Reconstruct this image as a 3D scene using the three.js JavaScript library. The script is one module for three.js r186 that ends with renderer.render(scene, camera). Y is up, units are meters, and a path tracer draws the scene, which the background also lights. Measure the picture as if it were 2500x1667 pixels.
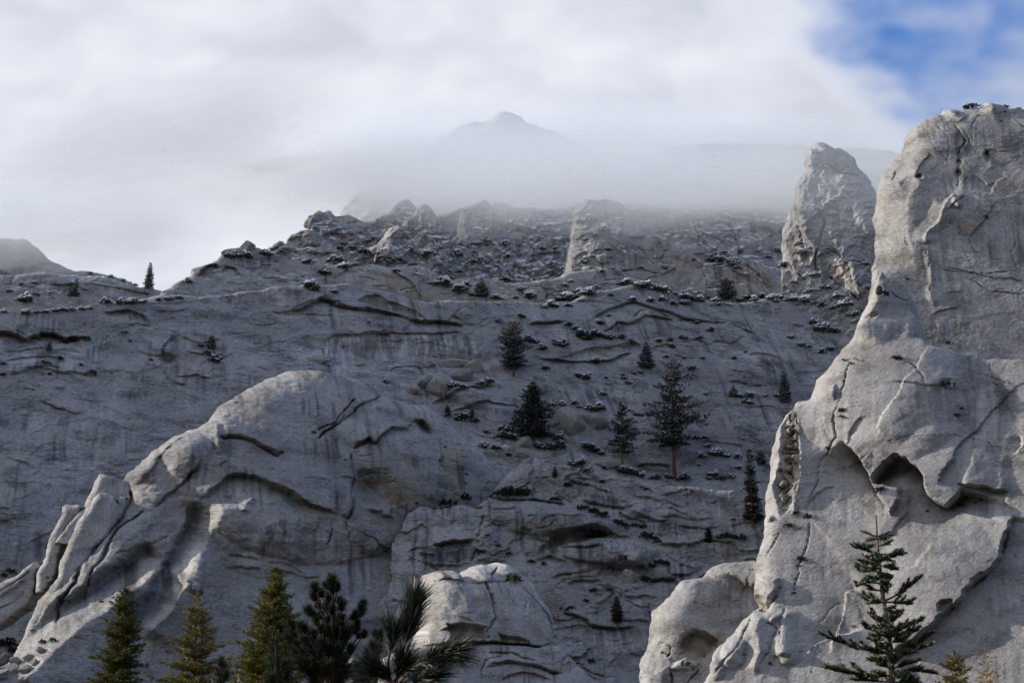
import * as THREE from 'three';
import { mergeGeometries, mergeVertices } from 'three/addons/utils/BufferGeometryUtils.js';

// ---------------------------------------------------------------- camera, sky, sun, exposure
const scene = new THREE.Scene();
const FOCAL = 3964, PITCH = 20 * Math.PI / 180, EYE = new THREE.Vector3(0, 1.6, 0);
const camera = new THREE.PerspectiveCamera(2 * Math.atan(1667 / 2 / FOCAL) * 180 / Math.PI, 2500 / 1667, 0.1, 20000);
camera.position.copy(EYE);
camera.rotation.x = PITCH;
scene.add(camera);

const SUN = new THREE.Vector3(-0.90, 0.36, -0.18).normalize();
const SUN_POWER = 5.0, SKY_POWER = 0.76, EXPOSURE = 1.15;

// seeded randomness and noise
let seedState = 1;
const seed = (s) => { seedState = (s * 2654435761) >>> 0 || 1; };
const rnd = () => { seedState = (seedState + 0x6D2B79F5) >>> 0; let t = seedState; t = Math.imul(t ^ (t >>> 15), t | 1); t ^= t + Math.imul(t ^ (t >>> 7), t | 61); return ((t ^ (t >>> 14)) >>> 0) / 4294967296; };
const between = (a, b) => a + (b - a) * rnd();
const clamp = (x, a = 0, b = 1) => x < a ? a : x > b ? b : x;
const smooth = (a, b, x) => { const t = clamp((x - a) / (b - a)); return t * t * (3 - 2 * t); };
const lerp = (a, b, t) => a + (b - a) * t;
const GX = new Float64Array(64), GY = new Float64Array(64);
for (let i = 0; i < 64; i++) { GX[i] = Math.cos(i * Math.PI / 32) * 1.5; GY[i] = Math.sin(i * Math.PI / 32) * 1.5; }
const hash = (x, y, s) => { let h = Math.imul(x, 374761393) ^ Math.imul(y, 668265263) ^ Math.imul(s, 1274126177); h = Math.imul(h ^ (h >>> 13), 1274126177); return (h ^ (h >>> 16)) & 63; };
function noise(x, y, s = 0) {
  const ix = Math.floor(x), iy = Math.floor(y), fx = x - ix, fy = y - iy;
  const u = fx * fx * fx * (fx * (fx * 6 - 15) + 10), v = fy * fy * fy * (fy * (fy * 6 - 15) + 10);
  const a = hash(ix, iy, s), b = hash(ix + 1, iy, s), c = hash(ix, iy + 1, s), d = hash(ix + 1, iy + 1, s);
  const n0 = GX[a] * fx + GY[a] * fy, n1 = GX[b] * (fx - 1) + GY[b] * fy, n2 = GX[c] * fx + GY[c] * (fy - 1), n3 = GX[d] * (fx - 1) + GY[d] * (fy - 1);
  return n0 + (n1 - n0) * u + (n2 + (n3 - n2) * u - n0 - (n1 - n0) * u) * v;
}
function fbm(x, y, oct, s = 0, gain = 0.5) { let t = 0, a = 1, n = 0; for (let i = 0; i < oct; i++) { t += a * noise(x, y, s + i * 17); n += a; a *= gain; x = x * 2.03 + 5.1; y = y * 2.03 + 1.7; } return t / n; }

// the sky: a bank of bright cloud to the left and ahead that breaks up into blue on the right
{
  const W = 2048, H = 1024, data = new Float32Array(W * H * 4);
  const sunAz = Math.atan2(SUN.x, -SUN.z);
  for (let r = 0; r < H; r++) {
    const el = ((r + 0.5) / H - 0.5) * Math.PI, y = Math.sin(el), c = Math.cos(el), e = Math.max(y, 0);
    for (let k = 0; k < W; k++) {
      const ro = ((k + 0.5) / W - 0.5) * 2 * Math.PI, x = Math.cos(ro) * c, z = Math.sin(ro) * c, az = Math.atan2(x, -z);
      // noise on the direction, seamless
      const wx = x * 2.2 + z * 0.7, wy = y * 3.6 + z * 2.1;
      const big = fbm(wx * 1.4 + 3.2, wy * 1.4 + 1.1, 5, 11), mid = fbm(wx * 4.5 + 8.1 + big, wy * 4.5 + 2.4, 5, 23), fine = fbm(wx * 13 + mid * 2, wy * 13 + 4.4, 4, 31);
      const side = Math.sin(az);                                            // -1 left, 1 right
      let open = 0.10 + 0.62 * smooth(0.08, 0.34, side) * smooth(0.30, 0.47, y) + 0.30 * smooth(0.55, 0.85, y) + 0.22 * smooth(-0.2, 0.5, z);
      open += big * 0.34 + mid * 0.46 + fine * 0.12;
      const clear = smooth(0.36, 0.86, open);
      const toSun = x * SUN.x + y * SUN.y + z * SUN.z, glow = Math.pow(Math.max(0, toSun * 0.5 + 0.5), 4);
      const body = 0.86 + 0.30 * glow + 0.24 * mid + 0.08 * fine + 0.14 * big, thin = clamp((1.0 - body) * 1.6);   // thinner cloud lets the blue through
      const cl = [body * lerp(0.96, 0.84, thin), body * lerp(0.985, 0.93, thin), body * lerp(1.07, 1.16, thin)];
      const pale = Math.pow(1 - e, 5), bl = [0.085 + 0.30 * pale, 0.245 + 0.29 * pale, 0.66 + 0.12 * pale];
      const o = (r * W + k) * 4;
      for (let i = 0; i < 3; i++) data[o + i] = lerp(cl[i], bl[i], clear) * SKY_POWER;
      data[o + 3] = 1;
    }
  }
  const t = new THREE.DataTexture(data, W, H, THREE.RGBAFormat, THREE.FloatType);
  t.mapping = THREE.EquirectangularReflectionMapping; t.magFilter = THREE.LinearFilter; t.needsUpdate = true;
  scene.background = t; scene.environment = t;
}
const sun = new THREE.DirectionalLight(new THREE.Color().setRGB(1, 0.91, 0.78), SUN_POWER);
sun.name = 'sun_light';
sun.position.copy(SUN).multiplyScalar(900).add(new THREE.Vector3(0, 80, -300));
sun.target.position.set(0, 80, -300);
sun.castShadow = true; sun.shadow.radius = 2; sun.shadow.mapSize.set(4096, 4096);
Object.assign(sun.shadow.camera, { left: -500, right: 500, top: 500, bottom: -500, near: 1, far: 2500 });
scene.add(sun, sun.target);

// ---------------------------------------------------------------- sight lines: where a point of the view meets a place
const FWD = new THREE.Vector3(0, Math.sin(PITCH), -Math.cos(PITCH)), UPV = new THREE.Vector3(0, Math.cos(PITCH), Math.sin(PITCH));
const sight = (px, py) => new THREE.Vector3((px - 1250) / FOCAL, 0, 0).addScaledVector(UPV, (833.5 - py) / FOCAL).add(FWD);
const at = (px, py, depth) => { const d = sight(px, py); return d.multiplyScalar(depth / -d.z).add(EYE); };
const crop = (x0, y0, s) => (...p) => { const o = []; for (let i = 0; i < p.length; i += 2) o.push([x0 + p[i] * s, y0 + p[i + 1] * s]); return o; };
const KF = crop(0, 0, 1.063), KA = crop(0, 450, 0.3636), KB = crop(0, 1000, 0.4254), KC = crop(700, 400, 0.3507), KE = crop(700, 850, 0.3507), KW = crop(500, 1200, 0.3614), KG = crop(1250, 600, 0.3827), KH = crop(1250, 1100, 0.3616), KI = crop(1700, 200, 0.4464), KJ = crop(1500, 850, 0.5211);
const S = crop(0, 0, 1);

// names, labels
const taken = new Map();
const numbered = (n) => { const k = taken.get(n) ?? 0; taken.set(n, k + 1); return k ? n + '_' + String(k).padStart(3, '0') : n; };
function shade(o) { o.traverse((c) => { if (c.isMesh) { c.castShadow = true; c.receiveShadow = true; } }); return o; }
function thing(o, name, label, category, group, kind) {
  o.name = numbered(name); o.userData = { label, category };
  if (group) o.userData.group = group;
  if (kind) o.userData.kind = kind;
  scene.add(shade(o)); return o;
}
function structure(o, name, label, category) { o.name = numbered(name); o.userData = { kind: 'structure', label, category }; scene.add(shade(o)); return o; }
function part(parent, name, geometry, material) { const m = new THREE.Mesh(geometry, material); m.name = name; parent.add(m); return m; }

// ---------------------------------------------------------------- materials
function tile(n, f, srgb) {
  const d = new Uint8Array(n * n * 4);
  for (let y = 0; y < n; y++) for (let x = 0; x < n; x++) { const v = f(x / n, y / n), o = (y * n + x) * 4; for (let i = 0; i < 3; i++) d[o + i] = clamp(Math.round((v.length ? v[i] : v) * 255), 0, 255); d[o + 3] = 255; }
  const t = new THREE.DataTexture(d, n, n); t.wrapS = t.wrapT = THREE.RepeatWrapping; t.magFilter = THREE.LinearFilter; t.needsUpdate = true;
  if (srgb) t.colorSpace = THREE.SRGBColorSpace;
  return t;
}
// tileable noise: the four shifted copies blended across the tile
function tnoise(x, y, fx, fy, oct, s) {
  const n = (u, v) => fbm(u * fx, v * fy, oct, s);
  return n(x, y) * (1 - x) * (1 - y) + n(x - 1, y) * x * (1 - y) + n(x, y - 1) * (1 - x) * y + n(x - 1, y - 1) * x * y;
}
const rockGrain = tile(512, (x, y) => { const a = tnoise(x, y, 60, 44, 3, 3), b = tnoise(x, y, 9, 14, 4, 7); const v = 0.84 + 0.5 * a + 0.3 * b; return v; }, false);
const rockBump = tile(512, (x, y) => { const a = tnoise(x, y, 10, 22, 5, 41), b = tnoise(x, y, 30, 52, 3, 47); return 0.5 + 0.55 * a + 0.22 * b - 0.25 * Math.max(0, Math.abs(tnoise(x, y, 5, 13, 3, 53)) < 0.025 ? 1 : 0); }, false);
function rockMaterial(metres, bump) {
  const g = rockGrain.clone(), b = rockBump.clone();
  g.repeat.set(1 / metres, 1 / metres); b.repeat.set(1 / metres, 1 / metres);
  return new THREE.MeshPhysicalMaterial({ name: 'granite', vertexColors: true, map: g, bumpMap: b, bumpScale: bump, roughness: 0.94, specularIntensity: 0.25 });
}
const rockFar = rockMaterial(9, 0.3), rockMid = rockMaterial(6, 0.2), rockNear = rockMaterial(4.2, 0.13);

// ---------------------------------------------------------------- rock masses: a leaning face with real relief, rounded over at its free edges
const masses = {};
function segs(pts) { const o = []; for (let i = 0; i + 1 < pts.length; i++) o.push([pts[i][0], pts[i][1], pts[i + 1][0], pts[i + 1][1]]); return o; }
function nearest(sg, x, y) {
  let best = 1e18, side = 0, tt = 0, bx = 0, by = 0;
  for (let i = 0; i < sg.length; i++) {
    const [x0, y0, x1, y1] = sg[i], dx = x1 - x0, dy = y1 - y0, l = dx * dx + dy * dy;
    let t = l > 0 ? ((x - x0) * dx + (y - y0) * dy) / l : 0; t = t < 0 ? 0 : t > 1 ? 1 : t;
    const qx = x0 + dx * t, qy = y0 + dy * t, d = (x - qx) * (x - qx) + (y - qy) * (y - qy);
    if (d < best - 1e-9) { best = d; side = dx * (y - y0) - dy * (x - x0); tt = (i + t) / sg.length; bx = qx; by = qy; }
  }
  nearest.d = Math.sqrt(best); nearest.side = side >= 0 ? 1 : -1; nearest.t = tt; nearest.x = bx; nearest.y = by;
}
function insidePoly(p, x, y) { let c = false; for (let i = 0, j = p.length - 1; i < p.length; j = i++) { const [xi, yi] = p[i], [xj, yj] = p[j]; if ((yi > y) !== (yj > y) && x < (xj - xi) * (y - yi) / (yj - yi) + xi) c = !c; } return c; }

function mass(o) {
  const s = o.slope * Math.PI / 180, w = o.yaw * Math.PI / 180;
  const N = new THREE.Vector3(Math.sin(w) * Math.sin(s), Math.cos(s), Math.cos(w) * Math.sin(s));
  const A = new THREE.Vector3(0, 1, 0).cross(N).normalize(), B = N.clone().cross(A);
  const O = at(...o.anchor);
  const dO = O.clone().sub(EYE), el = Math.atan2(dO.y, Math.hypot(dO.x, dO.z));
  const D = new THREE.Vector3(Math.sin(w) * Math.cos(el), -Math.sin(el), Math.cos(w) * Math.cos(el)).multiplyScalar(0.85).addScaledVector(N, 0.15).normalize(), DN = D.dot(N), DA = D.dot(A), DB = D.dot(B);   // the relief grows outwards and hangs a little, so that lips overhang
  const relief = o.relief ?? 0.62;
  const flat = (px, py) => { const d = sight(px, py), t = O.clone().sub(EYE).dot(N) / d.dot(N), p = d.multiplyScalar(t).add(EYE).sub(O); return [p.dot(A), p.dot(B)]; };
  const to = (pts) => pts.raw ? pts : pts.map((q) => flat(q[0], q[1]));
  const poly = to(o.outline), seedN = o.seed ?? 1;
  let a0 = 1e9, a1 = -1e9, b0 = 1e9, b1 = -1e9;
  for (const [a, b] of poly) { a0 = Math.min(a0, a); a1 = Math.max(a1, a); b0 = Math.min(b0, b); b1 = Math.max(b1, b); }
  const c = o.cell; a0 -= 3 * c; b0 -= 3 * c; a1 += 3 * c; b1 += 3 * c;
  const nx = Math.ceil((a1 - a0) / c) + 1, ny = Math.ceil((b1 - b0) / c) + 1, n = nx * ny;
  const h = new Float32Array(n), wa = new Float32Array(n), wb = new Float32Array(n), da = new Float32Array(n), db = new Float32Array(n), keep = new Uint8Array(n);
  const tone = new Float32Array(n).fill(1), tan = new Float32Array(n), snow = new Float32Array(n), rim = new Float32Array(n);
  const K = o.scale ?? 1;                     // size of the weathering, in units of about 10 m
  const free = (o.free ?? []).map((f) => ({ sg: segs(to(f.pts)), R: f.R, D: f.D ?? f.R }));
  const psg = segs([...poly, poly[0]]);
  const rough = o.rough ?? 1, warp = o.warp ?? 1;
  for (let j = 0, k = 0; j < ny; j++) for (let i = 0; i < nx; i++, k++) {
    const a = a0 + i * c, b = b0 + j * c;
    const ua = a + warp * K * (0.9 * noise(a / (7 * K), b / (7 * K), seedN) + 0.28 * noise(a / (1.7 * K), b / (1.7 * K), seedN + 1));
    const ub = b + warp * K * (0.9 * noise(a / (7 * K) + 9, b / (7 * K), seedN + 2) + 0.28 * noise(a / (1.7 * K), b / (1.7 * K) + 5, seedN + 3));
    wa[k] = ua; wb[k] = ub;
    keep[k] = insidePoly(poly, ua, ub) ? 1 : 0;
    let z = 0;
    for (const f of free) { nearest(f.sg, ua, ub); const d = keep[k] ? nearest.d : 0; if (d < f.R + 2) rim[k] = Math.max(rim[k], smooth(f.R + 2, f.R * 0.8, d)); if (d < f.R) { const t = 1 - d / f.R; z -= f.D * (1 - Math.sqrt(Math.max(0, 1 - t * t))); } }
    // weathering: broad swells, flakes lying across the fall line, fine scaly ledges
z += rough * K * (0.9 * fbm(a / (26 * K), b / (19 * K), 2, seedN + 5) + 0.2 * fbm(ua / (8.5 * K), ub / (5 * K), 3, seedN + 9));
    if (o.crag) { const r1 = Math.abs(noise(ua / (5.2 * K), ub / (8 * K), seedN + 41)), r2 = Math.abs(noise(ua / (2.3 * K) + 3, ub / (3.1 * K), seedN + 43)), r3 = Math.abs(noise(ua / (1.0 * K), ub / (1.2 * K), seedN + 45)); z += o.crag * K * (1.6 * (0.3 - r1) + 0.8 * (0.3 - r2) + 0.4 * (0.3 - r3)); }
    const scal = fbm(ua / (3.6 * K), ub / (1.25 * K), 3, seedN + 13), patch = smooth(-0.15, 0.35, fbm(a / (15 * K), b / (12 * K), 2, seedN + 21));
    z += rough * K * (0.08 + 0.26 * patch) * scal + rough * K * (0.05 + 0.13 * patch) * (0.25 - Math.abs(noise(ua / (0.95 * K), ub / (0.6 * K), seedN + 15))) * 1.6;
    // sheets: each laps over the one below with a sharp lower lip
    const sh = o.sheet ?? 0.4;
    if (sh) {
      const s1 = 2.1 * fbm(ua / (17 * K), ub / (13 * K), 3, seedN + 27) + ub / (7.5 * K), f1 = s1 - Math.floor(s1), m1 = smooth(-0.12, 0.22, noise(a / (13 * K) + 4.7 * Math.floor(s1), b / (30 * K), seedN + 33));
      const s2 = 2.4 * fbm(ua / (7 * K), ub / (5 * K), 3, seedN + 29) + ub / (2.9 * K), f2 = s2 - Math.floor(s2), m2 = smooth(0.0, 0.25, noise(a / (5 * K) + 3.3 * Math.floor(s2), b / (14 * K), seedN + 35));
      z += sh * K * (1.0 * m1 * (1 - f1) * (1 - f1) + 0.5 * m2 * (1 - f2) * (1 - f2));
    }
    h[k] = z;
  }
  const range = (x0, x1, y0, y1, f) => {
    const i0 = Math.max(0, Math.floor((x0 - a0) / c) - 2), i1 = Math.min(nx - 1, Math.ceil((x1 - a0) / c) + 2), j0 = Math.max(0, Math.floor((y0 - b0) / c) - 2), j1 = Math.min(ny - 1, Math.ceil((y1 - b0) / c) + 2);
    for (let j = j0; j <= j1; j++) for (let i = i0; i <= i1; i++) f(j * nx + i, a0 + i * c, b0 + j * c);
  };
  const box = (p, m) => [Math.min(...p.map((q) => q[0])) - m, Math.max(...p.map((q) => q[0])) + m, Math.min(...p.map((q) => q[1])) - m, Math.max(...p.map((q) => q[1])) + m];
  const metre = (px, py, rpx) => { const p = flat(px, py), q = flat(px + rpx, py); return Math.hypot(p[0] - q[0], p[1] - q[1]); };
  const ends = (t, e) => smooth(0, e, t) * smooth(0, e, 1 - t);
  // natural jointing: short sheet edges and cracks strewn over the face
  const strewn = [];
  if (o.joints) {
    const { n, len = 9, T = 0.7, tilt = 0, cracks = 0.5 } = o.joints; seed(seedN * 31 + 7);
    for (let q = 0; q < n; q++) {
      let x = between(a0, a1), y = between(b0, b1), dir = tilt + between(-0.45, 0.45) + (rnd() < 0.25 ? between(-0.9, 0.9) : 0); const L = len * K * Math.pow(rnd(), 1.6) + 1.6 * K, bend = between(-0.35, 0.35), pts = [];
      if (noise(x / (14 * K), y / (11 * K), seedN + 91) < -0.12) continue;
      for (let i = 0; i < 6; i++) { pts.push([x, y]); x += Math.cos(dir) * L / 5; y += Math.sin(dir) * L / 5; dir += bend / 2 + between(-0.28, 0.28); }
      pts.raw = true;
      if (rnd() < cracks) strewn.push(['groove', pts, between(0.22, 0.5) * K, between(0.5, 1.3) * K, 0.2]); else strewn.push(['step', pts, T * K * between(0.35, 1.5), between(1.5, 5) * K, T * K * between(0.1, 0.9), 0.3]);
    }
  }
  let fi = 0;
  for (const [kind, pts, ...v] of [...(o.features ?? []), ...strewn]) {
    fi++;
    if (kind === 'step' || kind === 'hood') {  // a sheet edge: the ground left of the line stands proud by T and dies away over L; right of it a hollow of depth C that dies away over M
      const q = kind === 'hood' ? 1 : relief, [T_, L, C_ = T_ * 0.5, e = 0.18, M = L * 0.35] = v, T = T_ * q, C = C_ * q, p = to(pts), sg = segs(p), m = Math.max(L * 2.6, M * 2.6, 2);
      range(...box(p, m), (k) => {
        nearest(sg, wa[k], wb[k]); const d = nearest.d * nearest.side, f = ends(nearest.t, e); if (Math.abs(d) > m) return;
        const soft = c * 0.6, near = smooth(-soft, soft, d);
        h[k] += f * (near * T * Math.exp(-Math.max(0, d) / L) * smooth(m, m * 0.6, d) - (1 - near) * C * Math.exp(Math.min(0, d) / M) * smooth(m, m * 0.6, -d));
      });
    } else if (kind === 'fold') {              // a crease: the ground right of the line falls away at k metres per metre, as far as M
      const [k_, M, e = 0.1] = v, p = to(pts), sg = segs(p);
      range(...box(p, M * 1.6), (k) => { nearest(sg, wa[k], wb[k]); if (nearest.side < 0 && nearest.d < M * 1.6) { const d = nearest.d; h[k] -= k_ * (d < M ? d - d * d / (3 * M) : M * 0.667 * smooth(1.6 * M, M, d)) * ends(nearest.t, e); } });
    } else if (kind === 'groove') {
      const [w0, d0, e = 0.06] = v, wd = w0 * (o.crack ?? 0.6), dep = d0 * (o.cut ?? 0.8), p = to(pts), sg = segs(p);
      range(...box(p, wd * 2.5), (k, a, b) => { nearest(sg, wa[k], wb[k]); const ww = wd * (0.55 + 0.75 * Math.abs(noise(a / 2.4 + fi, b / 2.4, 77))); const t = nearest.d / ww; if (t < 2) h[k] -= dep * (0.35 + 0.75 * smooth(-0.35, 0.25, noise(a / 5 + fi, b / 5, 79))) * Math.exp(-t * t * 1.6) * ends(nearest.t, e); });
    } else if (kind === 'ridge') {             // a rib: sharp crest when p is near 1
      const [wd, H, p_ = 1.4, e = 0.12, lean = 0] = v, p = to(pts), sg = segs(p);
      range(...box(p, wd * (1 + Math.abs(lean))), (k) => { nearest(sg, wa[k], wb[k]); const ww = wd * (1 + lean * nearest.side), t = nearest.d / ww; if (t < 1) h[k] += H * Math.pow(1 - t, p_) * ends(nearest.t, e); });
    } else if (kind === 'bump') {              // rounded swell or, with negative H, a scoop
      const [[x, y]] = pts, [rx, ry, H, rot = 0, q = 1] = v, ra = metre(x, y, rx), p = flat(x, y), p2 = flat(x, y + ry), rb = Math.hypot(p[0] - p2[0], p[1] - p2[1]), cs = Math.cos(rot), sn = Math.sin(rot), R = Math.max(ra, rb);
      range(p[0] - R, p[0] + R, p[1] - R, p[1] + R, (k) => { const x1 = wa[k] - p[0], y1 = wb[k] - p[1], u = (x1 * cs + y1 * sn) / ra, w2 = (-x1 * sn + y1 * cs) / rb, r = u * u + w2 * w2; if (r < 1) h[k] += H * Math.pow(1 - r, q); });
    } else if (kind === 'plate') {             // a sheet that stands proud inside its outline
      const [T, E = 1, tilt = 0] = v, p = to(pts), sg = segs([...p, p[0]]), bb = box(p, 0);
      range(...box(p, 1), (k) => { if (insidePoly(p, wa[k], wb[k])) { nearest(sg, wa[k], wb[k]); const t = clamp(nearest.d / E); h[k] += T * Math.sqrt(1 - (1 - t) * (1 - t)) * (1 + tilt * ((wb[k] - bb[2]) / (bb[3] - bb[2]) - 0.5)); } });
    } else if (kind === 'rubble') {            // broken, blocky rock inside an outline
      const [amp, sz] = v, p = to(pts), sg = segs([...p, p[0]]);
      range(...box(p, 0), (k, a, b) => { if (insidePoly(p, wa[k], wb[k])) { nearest(sg, wa[k], wb[k]); const f = smooth(0, sz, nearest.d), n1 = Math.abs(noise(a / sz + fi, b / (sz * 1.3), 95)), n2 = Math.abs(noise(a / (sz * 0.5), b / (sz * 0.6) + fi, 96)); h[k] += f * amp * (1.1 * Math.min(0.25, n1) - 0.2 + 0.5 * Math.min(0.25, n2)) * 3; } });
    } else if (kind === 'paint') {             // stains, darkened recesses and some painted shade inside an outline: tone factor, tan share
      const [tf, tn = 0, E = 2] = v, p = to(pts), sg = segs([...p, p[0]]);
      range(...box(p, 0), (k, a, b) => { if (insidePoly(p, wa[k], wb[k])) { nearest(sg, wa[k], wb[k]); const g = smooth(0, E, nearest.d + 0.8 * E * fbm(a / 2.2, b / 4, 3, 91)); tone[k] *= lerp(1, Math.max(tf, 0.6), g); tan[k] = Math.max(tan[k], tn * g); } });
    } else if (kind === 'streaks') {           // water streaks: from a line down the fall line; tf below 1 dark, above 1 pale
      const [len, tf, wid = 1.1, cover = 0.1] = v, p = to(pts), sg = segs(p), q = to(pts.map(([x, y]) => [x, y + len])), lm = Math.hypot(p[0][0] - q[0][0], p[0][1] - q[0][1]);
      range(...box([...p, ...q], 0), (k, a, b) => {
        const aa = a + 0.5 * noise(b / 6, fi * 3.3, 5);
        if (aa < Math.min(p[0][0], p[p.length - 1][0]) || aa > Math.max(p[0][0], p[p.length - 1][0])) return;
        let top = p[0][1]; for (const [x0, y0, x1, y1] of sg) if (aa >= Math.min(x0, x1) && aa <= Math.max(x0, x1)) top = y0 + (y1 - y0) * (x1 === x0 ? 0 : (aa - x0) / (x1 - x0));
        const dn = (top - b) / lm; if (dn < 0) return;
        const n1 = 0.65 * fbm(aa / (wid * 2.6) + fi * 7.7, b / (wid * 30), 2, 61) + 0.5 * noise(aa / (wid * 0.75) + fi, b / (wid * 16), 65), run = 0.25 + 0.9 * clamp(0.5 + noise(aa / (wid * 2.2), fi * 1.9, 63) + 0.4 * noise(aa / (wid * 0.6), fi, 64));
        const g = smooth(-cover - 0.08, 0.22 - cover * 0.5, n1) * smooth(run, run * 0.35, dn) * smooth(0, 0.03, dn) * (0.75 + 0.4 * noise(a / 1.3, b / 2.5, 66));
        tone[k] *= lerp(1, Math.max(tf, 0.4), g);
      });
    } else if (kind === 'snow') {
      const [amt, fr = 1.2] = v, p = to(pts), sg = segs([...p, p[0]]);
      range(...box(p, 0), (k, a, b) => { if (insidePoly(p, wa[k], wb[k])) { nearest(sg, wa[k], wb[k]); snow[k] = Math.max(snow[k], smooth(0.0, 0.16, fbm(wa[k] / (3.2 * fr), wb[k] / fr, 4, 71 + fi) - 0.34 + amt * smooth(0, 5, nearest.d))); } });
    }
  }
  if (o.shape) o.shape(h, wa, wb, { nx, ny, a0, b0, c, flat, metre, tone, tan });
  // clip to the outline: cells that straddle it end on it
  const idOf = new Int32Array(n).fill(-1), verts = [], index = [];
  const near = (k, i, j) => keep[k] || (i > 0 && keep[k - 1]) || (i < nx - 1 && keep[k + 1]) || (j > 0 && keep[k - nx]) || (j < ny - 1 && keep[k + nx]) || (i > 0 && j > 0 && keep[k - nx - 1]) || (i < nx - 1 && j < ny - 1 && keep[k + nx + 1]) || (i < nx - 1 && j > 0 && keep[k - nx + 1]) || (i > 0 && j < ny - 1 && keep[k + nx - 1]);
  for (let j = 0, k = 0; j < ny; j++) for (let i = 0; i < nx; i++, k++) if (near(k, i, j)) {
    idOf[k] = verts.length; verts.push(k);
    if (!keep[k]) { nearest(psg, wa[k], wb[k]); const dx = nearest.x - wa[k], dy = nearest.y - wb[k], l = Math.hypot(dx, dy), f = Math.min(1, 2.2 * c / (l + 1e-9)); da[k] = dx * f; db[k] = dy * f; h[k] -= o.skirt ?? 1.5; }
  }
  const m = verts.length, pos = new Float32Array(m * 3), col = new Float32Array(m * 3), uv = new Float32Array(m * 2);
  const base = o.tone ?? 0.34;
  for (let q = 0; q < m; q++) {
    const k = verts[q], i = k % nx, j = (k / nx) | 0, a = a0 + i * c + da[k], b = b0 + j * c + db[k], z = h[k];
    pos[q * 3] = O.x + A.x * a + B.x * b + D.x * z; pos[q * 3 + 1] = O.y + A.y * a + B.y * b + D.y * z; pos[q * 3 + 2] = O.z + A.z * a + B.z * b + D.z * z;
    uv[q * 2] = a; uv[q * 2 + 1] = b;
    const aw = a + 0.6 * noise(b / 9, a / 9, 81);
    const st = 0.6 * fbm(aw / (3.4 * K), b / (40 * K), 2, seedN + 51) + 0.4 * noise(aw / (0.9 * K), b / (30 * K), seedN + 53), msk = smooth(-0.12, 0.3, fbm(a / (15 * K), b / (13 * K), 3, seedN + 57));
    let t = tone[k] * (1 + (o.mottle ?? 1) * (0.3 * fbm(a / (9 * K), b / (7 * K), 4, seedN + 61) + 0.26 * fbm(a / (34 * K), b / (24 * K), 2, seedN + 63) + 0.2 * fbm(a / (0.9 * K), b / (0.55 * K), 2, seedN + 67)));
    t *= 1 - (o.stain ?? 0.5) * msk * smooth(0.02, 0.38, st) + (o.pale ?? 0.22) * msk * smooth(0.06, 0.34, -st);
    // dark lichen: speckled patches
    const li = fbm(a / (7 * K), b / (4.6 * K), 3, seedN + 73) + 0.5 * fbm(a / (0.8 * K), b / (0.42 * K), 2, seedN + 75);
    t *= 1 - (o.lichen ?? 0.34) * smooth(0.02, 0.42, li);
    const tn = clamp(tan[k] + 0.5 * smooth(0.12, 0.5, fbm(a / (13 * K), b / (9 * K), 3, seedN + 71)) * (o.tan ?? 0.6));
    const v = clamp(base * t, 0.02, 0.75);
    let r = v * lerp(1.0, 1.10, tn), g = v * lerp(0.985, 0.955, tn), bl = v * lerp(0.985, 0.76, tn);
    if (o.snowy && j > 1 && j < ny - 2) {      // snow that lies where the rock faces up
      const up = (h[k - nx] - h[k + nx]) / (2 * c);
      snow[k] = Math.max(snow[k], (1 - rim[k]) * o.snowy * smooth(0.42, 0.75, 0.75 * up + 0.8 * fbm(wa[k] / 2.4, wb[k] / 0.9, 3, seedN + 77) + 0.25 * noise(a / 30, b / 12, seedN + 79)));
    }
    if (snow[k] > 0) { r = lerp(r, 0.86, snow[k]); g = lerp(g, 0.88, snow[k]); bl = lerp(bl, 0.92, snow[k]); }
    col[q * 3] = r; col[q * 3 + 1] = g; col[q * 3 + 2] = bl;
  }
  for (let j = 0; j + 1 < ny; j++) for (let i = 0; i + 1 < nx; i++) {
    const k = j * nx + i, cnt = keep[k] + keep[k + 1] + keep[k + nx] + keep[k + nx + 1]; if (!cnt) continue;
    const p = idOf[k], q = idOf[k + 1], r = idOf[k + nx], t = idOf[k + nx + 1]; if (p < 0 || q < 0 || r < 0 || t < 0) continue;
    if ((i + j) & 1) index.push(p, q, t, p, t, r); else index.push(p, q, r, q, t, r);
  }
  const g = new THREE.BufferGeometry();
  g.setAttribute('position', new THREE.BufferAttribute(pos, 3)); g.setAttribute('color', new THREE.BufferAttribute(col, 3)); g.setAttribute('uv', new THREE.BufferAttribute(uv, 2));
  g.setIndex(new THREE.BufferAttribute(new Uint32Array(index), 1)); g.computeVertexNormals();
  // where a sight line, or the vertical through a place, meets this face
  const height = (a, b) => { const x = clamp((a - a0) / c, 0, nx - 1.001), y = clamp((b - b0) / c, 0, ny - 1.001), i = x | 0, j = y | 0, fx = x - i, fy = y - j, k = j * nx + i; return lerp(lerp(h[k], h[k + 1], fx), lerp(h[k + nx], h[k + nx + 1], fx), fy); };
  const hit = (px, py) => {
    const d = sight(px, py); let t = O.clone().sub(EYE).dot(N) / d.dot(N), p;
    for (let it = 0; it < 14; it++) { p = d.clone().multiplyScalar(t).add(EYE).sub(O); const hh = p.dot(N) / DN, e = height(p.dot(A) - hh * DA, p.dot(B) - hh * DB) - hh; t += 0.7 * e * DN / d.dot(N); }
    { const hh = p.dot(N) / DN, i = Math.round((p.dot(A) - hh * DA - a0) / c), j = Math.round((p.dot(B) - hh * DB - b0) / c); hit.in = i >= 0 && j >= 0 && i < nx && j < ny && keep[j * nx + i]; }
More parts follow.
